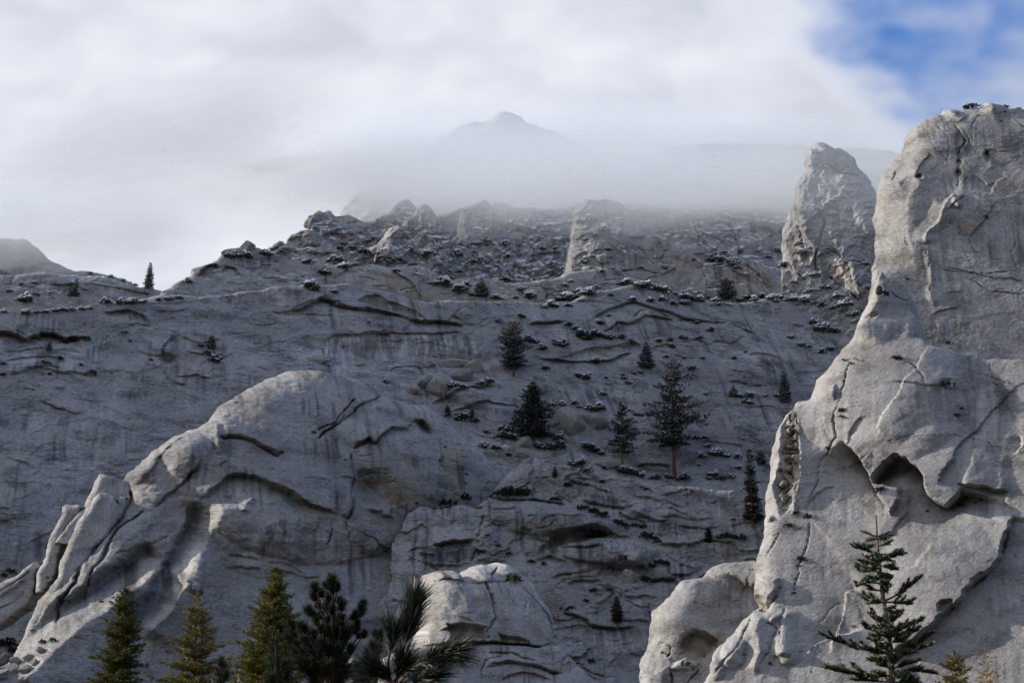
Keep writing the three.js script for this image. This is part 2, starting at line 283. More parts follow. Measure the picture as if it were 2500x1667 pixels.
    hit.miss = hit.in ? 0 : 9; if (hit.in) hit.miss = Math.abs(height(p.dot(A) - p.dot(N) / DN * DA, p.dot(B) - p.dot(N) / DN * DB) - p.dot(N) / DN);
    return d.multiplyScalar(t).add(EYE);
  };
  masses[o.key] = { hit, outline: o.outline, N, A, B, tris: index.length / 3 };
  const mesh = new THREE.Mesh(g, o.material ?? rockFar);
  return o.thing ? thing(mesh, o.name, o.label, o.category, o.group) : structure(mesh, o.name, o.label, o.category);
}

// ---------------------------------------------------------------- the ground: forest floor rising to the cliffs, the wooded far side of the valley behind the viewer
const groundHeight = (x, z) => {
  const d = Math.hypot(x, z), back = z > 0 ? z / (d + 1e-6) : 0;
  let y = z < 0 ? 0.137 * Math.min(-z, 340) : -0.05 * Math.min(z, 120);
  y += back * back * 0.62 * Math.max(0, d - 190) * smooth(190, 420, d) * smooth(2600, 500, d);
  return y + (d > 6 ? 1 : d / 6) * (0.6 * fbm(x / 14, z / 14, 3, 301) + 9 * smooth(60, 500, d) * (z > 0 ? 1 : 0.12) * fbm(x / 120, z / 120, 3, 303));
};
{
  const rings = 90, sect = 144, pos = [], col = [], uv = [], idx = [];
  for (let r = 0; r <= rings; r++) for (let s = 0; s <= sect; s++) {
    const d = r ? 1.5 * Math.pow(1.089, r) : 0, t = s / sect * Math.PI * 2, x = Math.sin(t) * d, z = -Math.cos(t) * d;
    pos.push(x, groundHeight(x, z), z); uv.push(x, z);
    const n = 0.5 + 0.5 * fbm(x / 9, z / 9, 3, 305);
    col.push(0.050 + 0.05 * n, 0.055 + 0.035 * n, 0.038 + 0.025 * n);
  }
  for (let r = 0; r < rings; r++) for (let s = 0; s < sect; s++) { const a = r * (sect + 1) + s, b = a + sect + 1; idx.push(a, a + 1, b + 1, a, b + 1, b); }
  const g = new THREE.BufferGeometry();
  g.setAttribute('position', new THREE.Float32BufferAttribute(pos, 3)); g.setAttribute('color', new THREE.Float32BufferAttribute(col, 3)); g.setAttribute('uv', new THREE.Float32BufferAttribute(uv, 2));
  g.setIndex(idx); g.computeVertexNormals();
  structure(new THREE.Mesh(g, rockMaterial(6, 0.1)), 'ground', 'dark forest floor below the cliffs', 'ground');
}

// ---------------------------------------------------------------- the mountain, from the back to the front
mass({ key: 'peak', crag: 1.2, warp: 2.6, name: 'mountain', label: 'ghostly grey summit swallowed by the cloud', category: 'mountain', anchor: [1250, 500, 900], slope: 62, yaw: 8, cell: 1.6, scale: 3, tone: 0.36, seed: 101,
  outline: KF(700, 620, 780, 490, 830, 430, 862, 398, 905, 378, 960, 330, 1035, 298, 1088, 262, 1150, 248, 1205, 254, 1262, 288, 1340, 318, 1425, 378, 1500, 420, 1600, 440, 1700, 430, 1760, 420, 1830, 430, 1900, 410, 1960, 365, 2040, 340, 2120, 350, 2140, 620),
  free: [{ pts: KF(700, 620, 780, 490, 830, 430, 862, 398, 905, 378, 960, 330, 1035, 298, 1088, 262, 1150, 248, 1205, 254, 1262, 288, 1340, 318, 1425, 378, 1500, 420, 1600, 440, 1700, 430, 1760, 420, 1830, 430, 1900, 410, 1960, 365, 2040, 340, 2120, 350), R: 20 }] });
mass({ key: 'leftghost', crag: 1.2, sheet: 0.8, joints: { n: 60, T: 1.2, tilt: 0.2 }, name: 'cliff', label: 'hazy cliff fading into cloud at the far left', category: 'cliff', anchor: [60, 640, 640], slope: 66, yaw: 12, cell: 1.0, scale: 1.8, seed: 103,
  outline: KF(-360, 760, -360, 520, -20, 538, 50, 545, 85, 562, 105, 590, 160, 612, 250, 625, 300, 640, 330, 760), free: [{ pts: KF(-360, 520, -20, 538, 50, 545, 85, 562, 105, 590, 160, 612, 250, 625, 300, 640), R: 9 }] });
mass({ key: 'leftslope', snowy: 0.85, crag: 0.5, name: 'rock_slope', label: 'snow dusted slab slope rising behind the long ledge at left', category: 'slope', anchor: [180, 720, 560], slope: 50, yaw: 14, cell: 0.5, scale: 1.3, seed: 105, shelf: 0.8,
  outline: KF(-360, 800, -360, 640, 0, 630, 90, 622, 170, 628, 240, 632, 300, 650, 345, 660, 395, 672, 440, 700, 440, 800), free: [{ pts: KF(-360, 640, 0, 630, 90, 622, 170, 628, 240, 632, 300, 650, 345, 660, 395, 672), R: 4 }],
  features: [['step', KA(540, 640, 700, 690, 850, 710, 1010, 740), 1.6, 5], ['step', KA(560, 650, 640, 700, 760, 720, 900, 760), 0.8, 4], ['step', KA(300, 650, 400, 680, 480, 670, 640, 740), 2, 4], ['step', KA(0, 660, 130, 670, 240, 700), 1, 4],
    ['snow', KA(420, 570, 700, 580, 900, 650, 1010, 690, 1010, 720, 600, 640, 400, 640), 0.32, 0.7], ['snow', KA(0, 640, 250, 640, 500, 720, 380, 760, 0, 720), 0.16, 0.6], ['paint', KA(350, 650, 500, 660, 500, 720, 350, 740), 0.6, 0.1]] });

mass({ key: 'gully', snowy: 1, crag: 0.8, name: 'rock_slope', label: 'snowy gully head between the round dome and the pillar', category: 'slope', anchor: [1800, 600, 640], slope: 48, yaw: 0, cell: 0.75, scale: 1.8, seed: 107, rough: 1.5,
  outline: KF(1440, 760, 1440, 500, 1480, 468, 1540, 470, 1600, 480, 1640, 462, 1700, 470, 1760, 480, 1860, 470, 1900, 760), free: [{ pts: KF(1440, 500, 1480, 468, 1540, 470, 1600, 480, 1640, 462, 1700, 470, 1760, 480, 1860, 470), R: 8 }],
  features: [['snow', KF(1480, 480, 1560, 490, 1640, 478, 1700, 510, 1740, 545, 1700, 570, 1600, 560, 1500, 540), 0.40, 2.4], ['snow', KF(1480, 480, 1560, 490, 1640, 478, 1700, 510, 1740, 545, 1700, 570, 1600, 560, 1500, 540), 0.3, 0.8], ['snow', KF(1680, 555, 1800, 520, 1790, 560, 1690, 600), 0.34, 1.6], ['groove', KF(1640, 600, 1680, 560, 1740, 520), 3, 4], ['groove', KI(220, 900, 330, 1060, 400, 1170), 1.6, 3]] });
mass({ key: 'backridge', snowy: 0.85, crag: 1.5, sheet: 0.8, joints: { n: 60, T: 1.2, tilt: 0.2 }, name: 'rock_spire', label: 'blurred back spire in the mist between the block tower and the first pinnacle', category: 'spire', anchor: [990, 540, 590], slope: 66, yaw: 4, cell: 0.42, scale: 1.2, seed: 109, thing: true,
  outline: KC(300, 860, 330, 360, 420, 350, 500, 390, 580, 400, 640, 362, 720, 332, 790, 258, 850, 232, 905, 290, 980, 360, 1080, 460, 1100, 860), free: [{ pts: KC(330, 360, 420, 350, 500, 390, 580, 400, 640, 362, 720, 332, 790, 258, 850, 232, 905, 290, 980, 360, 1080, 460), R: 3.5 }],
  features: [['snow', KC(340, 360, 560, 400, 760, 320, 800, 340, 640, 420, 560, 470, 400, 420), 0.3, 0.7]] });
mass({ key: 'pin2', snowy: 0.85, crag: 1.5, sheet: 0.8, joints: { n: 60, T: 1.2, tilt: 0.2 }, name: 'rock_pinnacle', label: 'broad blunt pinnacle half lost in mist, right of the pointed one', category: 'pinnacle', anchor: [1170, 560, 570], slope: 70, yaw: 6, cell: 0.36, scale: 1.1, seed: 113, thing: true,
  outline: KC(1000, 720, 1050, 600, 1130, 540, 1195, 460, 1212, 310, 1262, 288, 1340, 256, 1382, 248, 1432, 300, 1500, 400, 1540, 450, 1590, 500, 1700, 500, 1800, 470, 1900, 500, 1990, 520, 2000, 960, 1000, 960),
  free: [{ pts: KC(1050, 600, 1130, 540, 1195, 460, 1212, 310, 1262, 288, 1340, 256, 1382, 248, 1432, 300, 1500, 400, 1540, 450, 1590, 500), R: 4 }],
  features: [['groove', KC(1340, 300, 1300, 350, 1270, 410), 0.7, 1.5], ['step', KC(1550, 430, 1500, 380, 1440, 310), 1.5, 5], ['snow', KC(1340, 480, 1450, 530, 1440, 550, 1320, 510), 0.3, 0.6], ['snow', KC(1600, 480, 1800, 480, 1780, 620, 1600, 600), 0.24, 0.6], ['groove', KC(1570, 560, 1580, 660, 1600, 740), 0.7, 1.6], ['groove', KC(1650, 730, 1740, 830, 1800, 930), 0.9, 2]] });
mass({ key: 'pin1', snowy: 0.85, crag: 1.5, sheet: 0.8, joints: { n: 60, T: 1.2, tilt: 0.2 }, name: 'rock_pinnacle', label: 'pointed grey pinnacle with tan lower face on the ridge', category: 'pinnacle', anchor: [1030, 580, 545], slope: 72, yaw: 4, cell: 0.32, scale: 1, seed: 117, thing: true,
  outline: KC(540, 900, 540, 600, 620, 555, 680, 492, 715, 432, 800, 422, 812, 392, 880, 352, 918, 292, 970, 270, 1012, 300, 1062, 380, 1090, 440, 1135, 470, 1130, 900),
  free: [{ pts: KC(540, 600, 620, 555, 680, 492, 715, 432, 800, 422, 812, 392, 880, 352, 918, 292, 970, 270, 1012, 300, 1062, 380, 1090, 440, 1135, 470), R: 3.2 }],
  features: [['step', KC(860, 620, 870, 520, 920, 480, 980, 470, 1020, 500, 1040, 590), -1.4, 6, -1], ['paint', KC(870, 520, 980, 470, 1050, 540, 1030, 660, 900, 650), 0.85, 0.8], ['groove', KC(870, 540, 880, 600, 930, 670), 0.5, 1.2], ['ridge', KC(800, 430, 700, 560, 720, 680), 6, 2.5], ['bump', KC(640, 620), 40, 40, 2.2], ['bump', KC(780, 540), 30, 60, 2], ['snow', KC(560, 560, 640, 540, 720, 440, 800, 430, 720, 480, 640, 600), 0.28, 0.5], ['step', KC(1000, 680, 1060, 560, 1100, 480), 1.2, 4]] });
mass({ key: 'tower', snowy: 0.85, crag: 1.6, sheet: 0.8, joints: { n: 60, T: 1.2, tilt: 0.2 }, name: 'rock_tower', label: 'blocky stacked tower at the left end of the ridge crest', category: 'tower', anchor: [800, 570, 520], slope: 74, yaw: 2, cell: 0.32, scale: 1, seed: 119, thing: true,
  outline: KC(60, 880, 100, 560, 170, 455, 122, 440, 130, 368, 190, 326, 232, 318, 262, 332, 278, 318, 300, 316, 340, 352, 400, 402, 450, 440, 500, 520, 545, 600, 600, 690, 600, 880),
  free: [{ pts: KC(100, 560, 170, 455, 122, 440, 130, 368, 190, 326, 232, 318, 262, 332, 278, 318, 300, 316, 340, 352, 400, 402, 450, 440, 500, 520, 545, 600, 600, 690), R: 2.2 }],
  features: [['groove', KC(180, 435, 230, 430, 300, 440, 380, 450), 0.6, 2], ['groove', KC(272, 330, 278, 400, 272, 430), 0.5, 1.8], ['groove', KC(200, 330, 180, 400, 190, 430), 0.4, 1.4], ['groove', KC(330, 370, 350, 440), 0.5, 1.3], ['groove', KC(150, 370, 200, 360, 265, 370), 0.35, 0.9], ['groove', KC(135, 410, 200, 400, 260, 395), 0.3, 0.8], ['groove', KC(225, 325, 232, 370), 0.35, 1], ['snow', KC(180, 440, 260, 480, 420, 500, 440, 560, 300, 520, 200, 470), 0.3, 0.4], ['step', KC(200, 520, 280, 480, 420, 500), 1.2, 4], ['snow', KC(420, 560, 520, 590, 580, 660, 440, 620), 0.34, 0.4]] });
mass({ key: 'knob', snowy: 0.85, crag: 1.2, sheet: 0.8, joints: { n: 60, T: 1.2, tilt: 0.2 }, name: 'rock_hummock', label: 'rounded ridge knob left of the block tower', category: 'rock', anchor: [760, 610, 505], slope: 66, yaw: -2, cell: 0.32, scale: 1, seed: 121, thing: true,
  outline: KA(1640, 560, 1700, 470, 1790, 440, 1830, 400, 1900, 390, 1930, 330, 2000, 300, 2090, 300, 2180, 350, 2260, 430, 2330, 450, 2400, 560), free: [{ pts: KA(1640, 560, 1700, 470, 1790, 440, 1830, 400, 1900, 390, 1930, 330, 2000, 300, 2090, 300, 2180, 350, 2260, 430, 2330, 450), R: 5 }],
  features: [['step', KA(2180, 480, 2080, 420, 2000, 440), 1, 4], ['bump', KA(2050, 360), 30, 22, 1.6], ['groove', KA(1980, 500, 2080, 380, 2200, 380), 0.4, 1], ['snow', KA(1800, 420, 1900, 420, 1950, 470, 1830, 470), 0.3, 0.5], ['snow', KA(2080, 300, 2250, 420, 2230, 440, 2090, 330), 0.28, 0.4]] });
mass({ key: 'rounddome', snowy: 0.85, crag: 0.6, sheet: 0.8, joints: { n: 60, T: 1.2, tilt: 0.2 }, name: 'rock_dome', label: 'round headed dome on the ridge crest left of the gully', category: 'dome', anchor: [1480, 620, 535], slope: 70, yaw: 2, cell: 0.36, scale: 1.2, seed: 123, thing: true,
  outline: KF(1285, 720, 1295, 600, 1315, 540, 1322, 480, 1345, 458, 1390, 450, 1432, 462, 1462, 490, 1474, 525, 1500, 545, 1560, 555, 1620, 560, 1680, 580, 1740, 600, 1800, 640, 1800, 720),
  free: [{ pts: KF(1285, 720, 1295, 600, 1315, 540, 1322, 480, 1345, 458, 1390, 450, 1432, 462, 1462, 490, 1474, 525, 1500, 545, 1560, 555, 1620, 560, 1680, 580, 1740, 600, 1800, 640), R: 5.5 }],
  features: [['step', KF(1400, 495, 1440, 500, 1470, 530), -1.2, 5, -0.8], ['groove', KG(800, 0, 850, 60, 900, 130, 950, 190), 1.0, 2.4], ['groove', KG(930, 60, 960, 120, 990, 150), 0.6, 1.4], ['step', KG(640, 210, 720, 150, 840, 150), 0.8, 3], ['step', KG(1220, 180, 1240, 120, 1300, 100, 1400, 110, 1460, 160), -1.2, 6, -1], ['groove', KG(1220, 130, 1225, 200, 1260, 300), 0.6, 1.5], ['groove', KG(1500, 120, 1560, 190, 1640, 280), 1.2, 2.2], ['bump', KG(1400, 250), 100, 70, 2], ['bump', KG(620, 120), 70, 110, 3], ['step', KC(2060, 860, 2110, 820, 2180, 810, 2240, 830), 2.2, 5, 1.5], ['snow', KC(1990, 430, 2120, 400, 2180, 440, 2000, 460), 0.3, 0.4], ['groove', KC(2130, 480, 2150, 560, 2130, 610), 0.4, 1], ['snow', KC(2020, 630, 2070, 630, 2065, 655, 2030, 650), 0.6, 0.8]] });
mass({ key: 'backwall', snowy: 0.9, crag: 1.3, sheet: 0.8, joints: { n: 120, T: 1.3, tilt: 0.3 }, name: 'cliff', label: 'rugged back cliff fading into the cloud behind the pinnacles', category: 'cliff', anchor: [1350, 560, 622], slope: 64, yaw: 10, cell: 0.55, scale: 1.5, seed: 127, warp: 1.8,
  outline: KF(760, 760, 790, 540, 830, 505, 880, 500, 940, 478, 1000, 492, 1060, 478, 1120, 462, 1180, 470, 1240, 480, 1300, 470, 1345, 455, 1420, 470, 1480, 462, 1540, 470, 1600, 452, 1650, 440, 1720, 465, 1790, 470, 1860, 490, 1880, 760),
  free: [{ pts: KF(760, 760, 790, 540, 830, 505, 880, 500, 940, 478, 1000, 492, 1060, 478, 1120, 462, 1180, 470, 1240, 480, 1300, 470, 1345, 455, 1420, 470, 1480, 462, 1540, 470, 1600, 452, 1650, 440, 1720, 465, 1790, 470, 1860, 490), R: 5 }],
  features: [['fold', KF(1150, 470, 1180, 540, 1200, 640), 0.5, 14], ['groove', KF(1240, 500, 1270, 580, 1290, 660), 2, 3], ['fold', KF(1560, 480, 1600, 560, 1620, 640), 0.6, 16], ['groove', KF(960, 500, 990, 560, 1040, 620), 1.6, 3], ['groove', KF(1640, 470, 1690, 540, 1720, 620), 2, 3.4]] });

mass({ key: 'upper', snowy: 0.6, crag: 0.4, name: 'cliff', label: 'upper granite cliff tier below the ridge pinnacles', category: 'cliff', anchor: [1100, 700, 505], slope: 60, yaw: 14, sheet: 0.5, joints: { n: 130, T: 0.9 }, cell: 0.36, scale: 1.1, seed: 131, tone: 0.36,
  outline: KF(360, 760, 372, 668, 400, 648, 432, 640, 438, 615, 470, 605, 500, 595, 520, 572, 570, 562, 620, 575, 660, 590, 700, 600, 760, 610, 820, 600, 900, 615, 960, 610, 1040, 640, 1100, 635, 1180, 650, 1260, 640, 1330, 620, 1450, 620, 1600, 625, 1760, 640, 1830, 660, 1850, 790, 360, 790),
  free: [{ pts: KF(360, 760, 372, 668, 400, 648, 432, 640, 438, 615, 470, 605, 500, 595, 520, 572, 570, 562, 620, 575, 660, 590, 700, 600, 760, 610, 820, 600, 900, 615, 960, 610, 1040, 640, 1100, 635, 1180, 650, 1260, 640, 1330, 620, 1450, 620, 1600, 625, 1760, 640, 1830, 660), R: 2 }],
  features: [
    ['hood', KA(1320, 620, 1350, 570, 1390, 540, 1440, 532, 1480, 570), 0.8, 3, 2.6, 0.1, 3], ['hood', KA(1480, 600, 1520, 560, 1580, 570, 1620, 620), 0.6, 3, 1.5, 0.1, 2.5],
    ['streaks', KA(1600, 500, 1720, 490, 1880, 480), 40, 0.35, 0.6, 0.25], ['paint', KA(1320, 560, 1440, 540, 1480, 600, 1320, 660), 0.75, 0.5],
    ['step', KC(300, 830, 420, 720, 560, 690, 700, 720, 850, 820, 960, 960), 2.4, 9, 0.2], ['bump', KC(640, 800), 130, 50, 3],
    ['step', KC(890, 760, 920, 710, 1000, 690, 1060, 720), -1, 4, -0.8], ['groove', KC(890, 700, 905, 760, 900, 790), 0.5, 1.4], ['groove', KC(1050, 720, 1050, 790), 0.5, 1.2], ['step', KC(1050, 660, 1150, 650, 1260, 690, 1300, 720), 1.2, 4],
    ['step', KC(1170, 860, 1190, 780, 1260, 720, 1340, 710, 1440, 760, 1540, 850, 1600, 900), -2, 8, -1.4], ['paint', KC(1180, 790, 1280, 730, 1340, 800, 1200, 860), 1.05, 0.5], ['ridge', KC(1250, 720, 1360, 730, 1500, 830), 4, 1.5],
    ['groove', KC(1650, 730, 1740, 830, 1800, 900, 1820, 950), 0.7, 1.8], ['groove', KC(1560, 620, 1570, 720), 0.5, 1.2], ['paint', KC(560, 690, 1000, 900, 1000, 1000, 700, 900), 1.0, 0.4]] });

mass({ key: 'wall', snowy: 0.2, name: 'rock_face', label: 'great grey granite face filling the middle of the view', category: 'rock face', anchor: [1000, 1000, 400], slope: 56, yaw: 14, cell: 0.34, scale: 1, seed: 141, tone: 0.34, rough: 1.45, lichen: 0.45, stain: 0.55, sheet: 0.34, joints: { n: 300, tilt: -0.05 }, shelf: 0.4,
  outline: KF(-320, 1760, -320, 722, 0, 712, 80, 712, 180, 700, 260, 692, 330, 684, 380, 672, 460, 680, 560, 668, 640, 655, 720, 655, 800, 648, 880, 668, 960, 690, 1080, 690, 1160, 690, 1250, 695, 1310, 690, 1345, 672, 1430, 655, 1480, 655, 1560, 675, 1640, 692, 1720, 692, 1780, 680, 1810, 655, 1834, 636, 1870, 655, 1905, 685, 1940, 708, 1977, 730, 2040, 760, 2040, 1200, 1820, 1240, 1300, 1240, 1150, 1240, 700, 1000, 420, 1200, 330, 1420, 250, 1760),
  free: [{ pts: KF(-320, 722,  0, 712, 80, 712, 180, 700, 260, 692, 330, 684, 380, 672, 460, 680, 560, 668, 640, 655, 720, 655, 800, 648, 880, 668, 960, 690, 1080, 690, 1160, 690, 1250, 695, 1310, 690, 1345, 672, 1430, 655, 1480, 655, 1560, 675, 1640, 692, 1720, 692, 1780, 680, 1810, 655, 1834, 636, 1870, 655, 1905, 685, 1940, 708, 1977, 730, 2040, 760), R: 1.6, D: 1.8 }],
  features: [
    // left: dark caves, overhangs, flakes
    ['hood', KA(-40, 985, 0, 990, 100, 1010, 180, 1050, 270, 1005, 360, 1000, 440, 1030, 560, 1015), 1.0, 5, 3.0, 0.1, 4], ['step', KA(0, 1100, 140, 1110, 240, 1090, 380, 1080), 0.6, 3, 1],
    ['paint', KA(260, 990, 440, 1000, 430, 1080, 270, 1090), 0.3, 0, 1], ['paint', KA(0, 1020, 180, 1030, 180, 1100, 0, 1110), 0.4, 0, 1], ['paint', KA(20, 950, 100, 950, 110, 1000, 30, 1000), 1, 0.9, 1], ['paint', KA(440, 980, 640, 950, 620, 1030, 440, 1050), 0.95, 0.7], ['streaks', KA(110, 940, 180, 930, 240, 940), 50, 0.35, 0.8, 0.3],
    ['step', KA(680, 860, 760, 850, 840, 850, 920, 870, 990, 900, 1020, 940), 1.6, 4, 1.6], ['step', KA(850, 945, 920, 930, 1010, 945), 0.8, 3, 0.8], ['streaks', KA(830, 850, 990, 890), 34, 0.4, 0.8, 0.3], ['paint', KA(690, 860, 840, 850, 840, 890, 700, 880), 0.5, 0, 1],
    ['step', KA(1075, 1160, 1110, 1080, 1165, 1010), 3.2, 5, 1.5, 0.1], ['bump', KA(1130, 1120), 18, 26, 2.4], ['step', KA(1190, 1160, 1160, 1080), 1, 2, 0.8], ['bump', KA(1120, 1180), 22, 16, -2],
    ['step', KA(640, 1075, 760, 1010, 880, 960, 1000, 950), -1.6, 8, -0.6], ['ridge', KA(880, 960, 1080, 970, 1160, 1010), 4, 1.4],
    ['step', KA(160, 1100, 220, 1050, 330, 1130, 420, 1110, 560, 1120), 0.5, 4, 0.3], ['step', KA(0, 1180, 160, 1160, 330, 1150, 430, 1170), 1.0, 3, 0.8], ['step', KA(0, 1290, 100, 1260, 250, 1230, 360, 1250, 420, 1260, 560, 1290), 1.3, 4, 0.9], ['step', KA(230, 1230, 350, 1215, 420, 1230), 1, 2, 0.8], ['step', KA(440, 1250, 540, 1270, 640, 1290), 0.8, 3, 0.7],
    ['groove', KA(130, 1370, 230, 1390), 0.35, 0.8], ['groove', KA(170, 1430, 230, 1440, 340, 1480, 370, 1505, 470, 1530, 570, 1560), 0.5, 1.6], ['step', KA(210, 1440, 350, 1485, 380, 1510, 570, 1560), 0.9, 4, 0.8],
    ['groove', KA(725, 1130, 720, 1230, 700, 1300), 0.3, 0.5], ['groove', KA(820, 990, 880, 1055), 0.5, 1], ['groove', KA(1000, 1180, 1030, 1240), 0.4, 0.8], ['step', KA(1160, 1290, 1250, 1290, 1330, 1270, 1370, 1290, 1430, 1308), 1.1, 4, 0.8],
    ['step', KA(1060, 1165, 1110, 1240, 1120, 1310, 1200, 1420, 1235, 1500), -1.8, 12, -0.3], ['step', KA(1160, 1000, 1250, 1040, 1330, 1060, 1520, 1040), 0.8, 4, 0.6], ['step', KA(1230, 1110, 1330, 1140, 1400, 1150, 1480, 1165, 1540, 1135), 0.9, 3, 0.7], ['groove', KA(1535, 1135, 1550, 1200, 1555, 1225), 0.4, 0.9], ['groove', KA(1450, 1190, 1560, 1220), 0.35, 0.8],
    ['streaks', KA(480, 1340, 700, 1330, 860, 1340), 130, 1.16, 0.9, 0.1], ['streaks', KA(1180, 1210, 1500, 1230), 100, 1.12, 1, 0.1],
    ['step', KA(1000, 860, 1200, 850, 1280, 830), 0.7, 4, 0.5], ['step', KA(880, 800, 1060, 800, 1280, 790), 0.8, 3, 0.3], ['groove', KA(1530, 750, 1700, 830, 1900, 920), 0.3, 0.5], ['step', KA(1620, 920, 1760, 950, 1910, 930), 0.5, 3, 0.4], ['groove', KA(1100, 700, 1300, 690, 1500, 740), 0.35, 0.6],
    // long overhang under the ridge
    ['step', KA(1770, 860, 1950, 840, 2080, 790, 2180, 760, 2240, 780), 1.0, 6, 0.8], ['step', KA(1820, 855, 2000, 855, 2080, 870, 2230, 885), 0.6, 3, 0.4], ['step', KA(1660, 760, 1740, 700, 1850, 690, 2000, 690), 0.7, 4, -0.3], ['streaks', KA(1970, 690, 2010, 690), 70, 0.55, 0.7, 0.4],
    ['step', KC(0, 1030, 100, 1010, 180, 970, 240, 945, 340, 985, 480, 1005, 640, 1030, 770, 1050, 860, 1080, 960, 1100, 1060, 1100, 1170, 1115, 1270, 1130), 2.6, 7, 2.2, 0.1],
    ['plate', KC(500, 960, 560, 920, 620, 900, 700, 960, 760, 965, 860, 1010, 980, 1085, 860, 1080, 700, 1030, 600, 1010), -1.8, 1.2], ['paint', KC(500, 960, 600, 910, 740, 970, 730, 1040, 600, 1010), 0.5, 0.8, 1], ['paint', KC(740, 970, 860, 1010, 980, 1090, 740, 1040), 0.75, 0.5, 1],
    ['step', KC(350, 800, 440, 870, 500, 960), -1.2, 5, -0.6], ['streaks', KC(1010, 920, 1060, 920), 80, 0.5, 0.6, 0.5], ['step', KC(230, 940, 300, 970, 370, 955), 1, 2, 1], ['groove', KC(240, 950, 480, 1000, 760, 1050, 1000, 1100), 0.5, 1.6],
    ['step', KC(1080, 1120, 1160, 1055, 1220, 1090, 1270, 1135), 1.2, 5, 0.6], ['groove', KC(1170, 1060, 1200, 1110), 0.4, 1], ['groove', KC(0, 1035, 160, 1045, 320, 1055), 0.4, 0.9],
    ['groove', KC(70, 1110, 160, 1180), 0.3, 0.6], ['step', KC(420, 1110, 480, 1130, 500, 1180), 0.7, 3, 0.4], ['step', KC(380, 1145, 500, 1180, 640, 1170, 680, 1150), 0.7, 3, 0.5],
    // the streaked scoop
    ['bump', KC(700, 1330), 240, 50, -3.5], ['step', KC(240, 1240, 330, 1190, 480, 1180, 700, 1180, 900, 1180, 1100, 1170, 1300, 1190), 0.8, 6, 1.2], ['streaks', KC(250, 1220, 500, 1180, 800, 1180, 1100, 1180, 1320, 1200), 95, 1.75, 0.7, 0.1], ['streaks', KC(250, 1220, 500, 1180, 800, 1180, 1100, 1180, 1320, 1200), 85, 0.5, 1.0, 0.05], ['paint', KC(200, 1190, 480, 1180, 350, 1350, 0, 1420, 0, 1330), 1.3, 0, 3],
    ['streaks', KC(520, 1060, 640, 1060, 860, 1090), 45, 0.62, 0.6, 0.2], ['step', KC(1300, 1380, 1330, 1280, 1370, 1240, 1500, 1190), -1, 8, -0.2],
    // right of the middle pine: shingled sheets
    ['step', KC(1690, 1130, 1720, 1110, 1800, 1100, 1950, 1100), 1.2, 3, 1.2], ['groove', KC(1690, 1130, 1740, 1112, 1950, 1100), 0.45, 1.4], ['step', KC(1330, 1080, 1480, 1070, 1520, 1090), 0.6, 3, 0.4], ['step', KC(1310, 1160, 1400, 1100, 1480, 1080), 0.6, 4, 0],
    ['step', KG(110, 500, 200, 490, 330, 485), 1.0, 3, 1.0], ['streaks', KG(120, 510, 180, 500, 230, 500), 40, 0.6, 0.7, 0.3], ['step', KG(240, 390, 400, 340, 560, 360, 640, 380), 0.7, 5, 0.4],
    ['step', KG(460, 500, 560, 430, 700, 370, 780, 360, 880, 390, 980, 410, 1100, 460, 1200, 480, 1340, 490), 1.8, 6, 1.6], ['step', KG(560, 560, 680, 490, 740, 500, 860, 450, 960, 460, 1040, 470), 1.4, 4, 1.4], ['groove', KG(780, 460, 860, 410, 940, 420, 1020, 460, 1100, 480), 0.6, 1.6], ['groove', KG(570, 555, 680, 490), 0.6, 1.8], ['groove', KG(1070, 460, 1200, 485, 1370, 495), 0.6, 2], ['groove', KG(1280, 450, 1420, 510, 1560, 570), 0.5, 1.2], ['step', KG(1340, 460, 1480, 530, 1560, 570), 0.6, 3, 0.6],
    ['step', KG(100, 700, 260, 730, 400, 740, 520, 740, 640, 720, 720, 690, 830, 680), 2.4, 5, 1.8], ['plate', KG(300, 720, 400, 670, 500, 650, 600, 640, 760, 625, 830, 640, 830, 680, 640, 715, 500, 745, 340, 735), -1.4, 1.6], ['streaks', KG(330, 690, 480, 650, 640, 640, 760, 625), 28, 0.5, 0.7, 0.2], ['streaks', KG(380, 680, 500, 650, 700, 640), 28, 1.35, 0.6, 0.0],
    ['step', KG(880, 670, 920, 640, 1000, 630, 1060, 640), 0.9, 3, 0.8], ['groove', KG(900, 670, 1000, 680, 1140, 720, 1240, 700), 0.4, 1], ['step', KG(1060, 620, 1200, 600, 1260, 640), 0.9, 4, 0.6], ['step', KG(1260, 600, 1400, 620, 1480, 570), 0.9, 4, 0.7], ['streaks', KG(1080, 640, 1260, 620), 40, 0.6, 0.7, 0.2],
    ['step', KG(1490, 700, 1580, 690, 1700, 720, 1780, 760), 0.9, 4, 0.6], ['streaks', KG(1560, 720, 1720, 740), 55, 0.5, 0.6, 0.2], ['step', KG(1380, 860, 1440, 870, 1500, 890, 1590, 885), 0.9, 4, 1.0], ['groove', KG(1390, 795, 1500, 820), 0.4, 1], ['groove', KG(1470, 885, 1590, 888), 0.5, 1.4], ['step', KG(1480, 750, 1600, 770, 1660, 820), 0.6, 5, 0.3],
    ['step', KG(1290, 740, 1400, 730, 1500, 790, 1540, 880), -0.9, 6, -0.2], ['bump', KG(1560, 790), 60, 34, 1.6], ['step', KG(1800, 800, 1940, 800), 0.6, 4, 0.5], ['groove', KG(1830, 820, 1870, 950), 0.3, 0.7], ['streaks', KG(1700, 740, 1960, 760), 60, 0.7, 0.7, 0.0],
    ['step', KG(700, 960, 740, 940, 800, 950, 900, 970), -0.8, 5, -0.4], ['groove', KG(705, 960, 740, 1040, 800, 1080, 860, 1090), 0.6, 1.8], ['step', KG(730, 1030, 790, 1075, 860, 1090), 1.2, 3, 1], ['groove', KG(450, 890, 560, 940, 620, 950), 0.4, 0.9], ['step', KG(300, 870, 340, 900, 310, 930), 0.5, 3, 0.3],
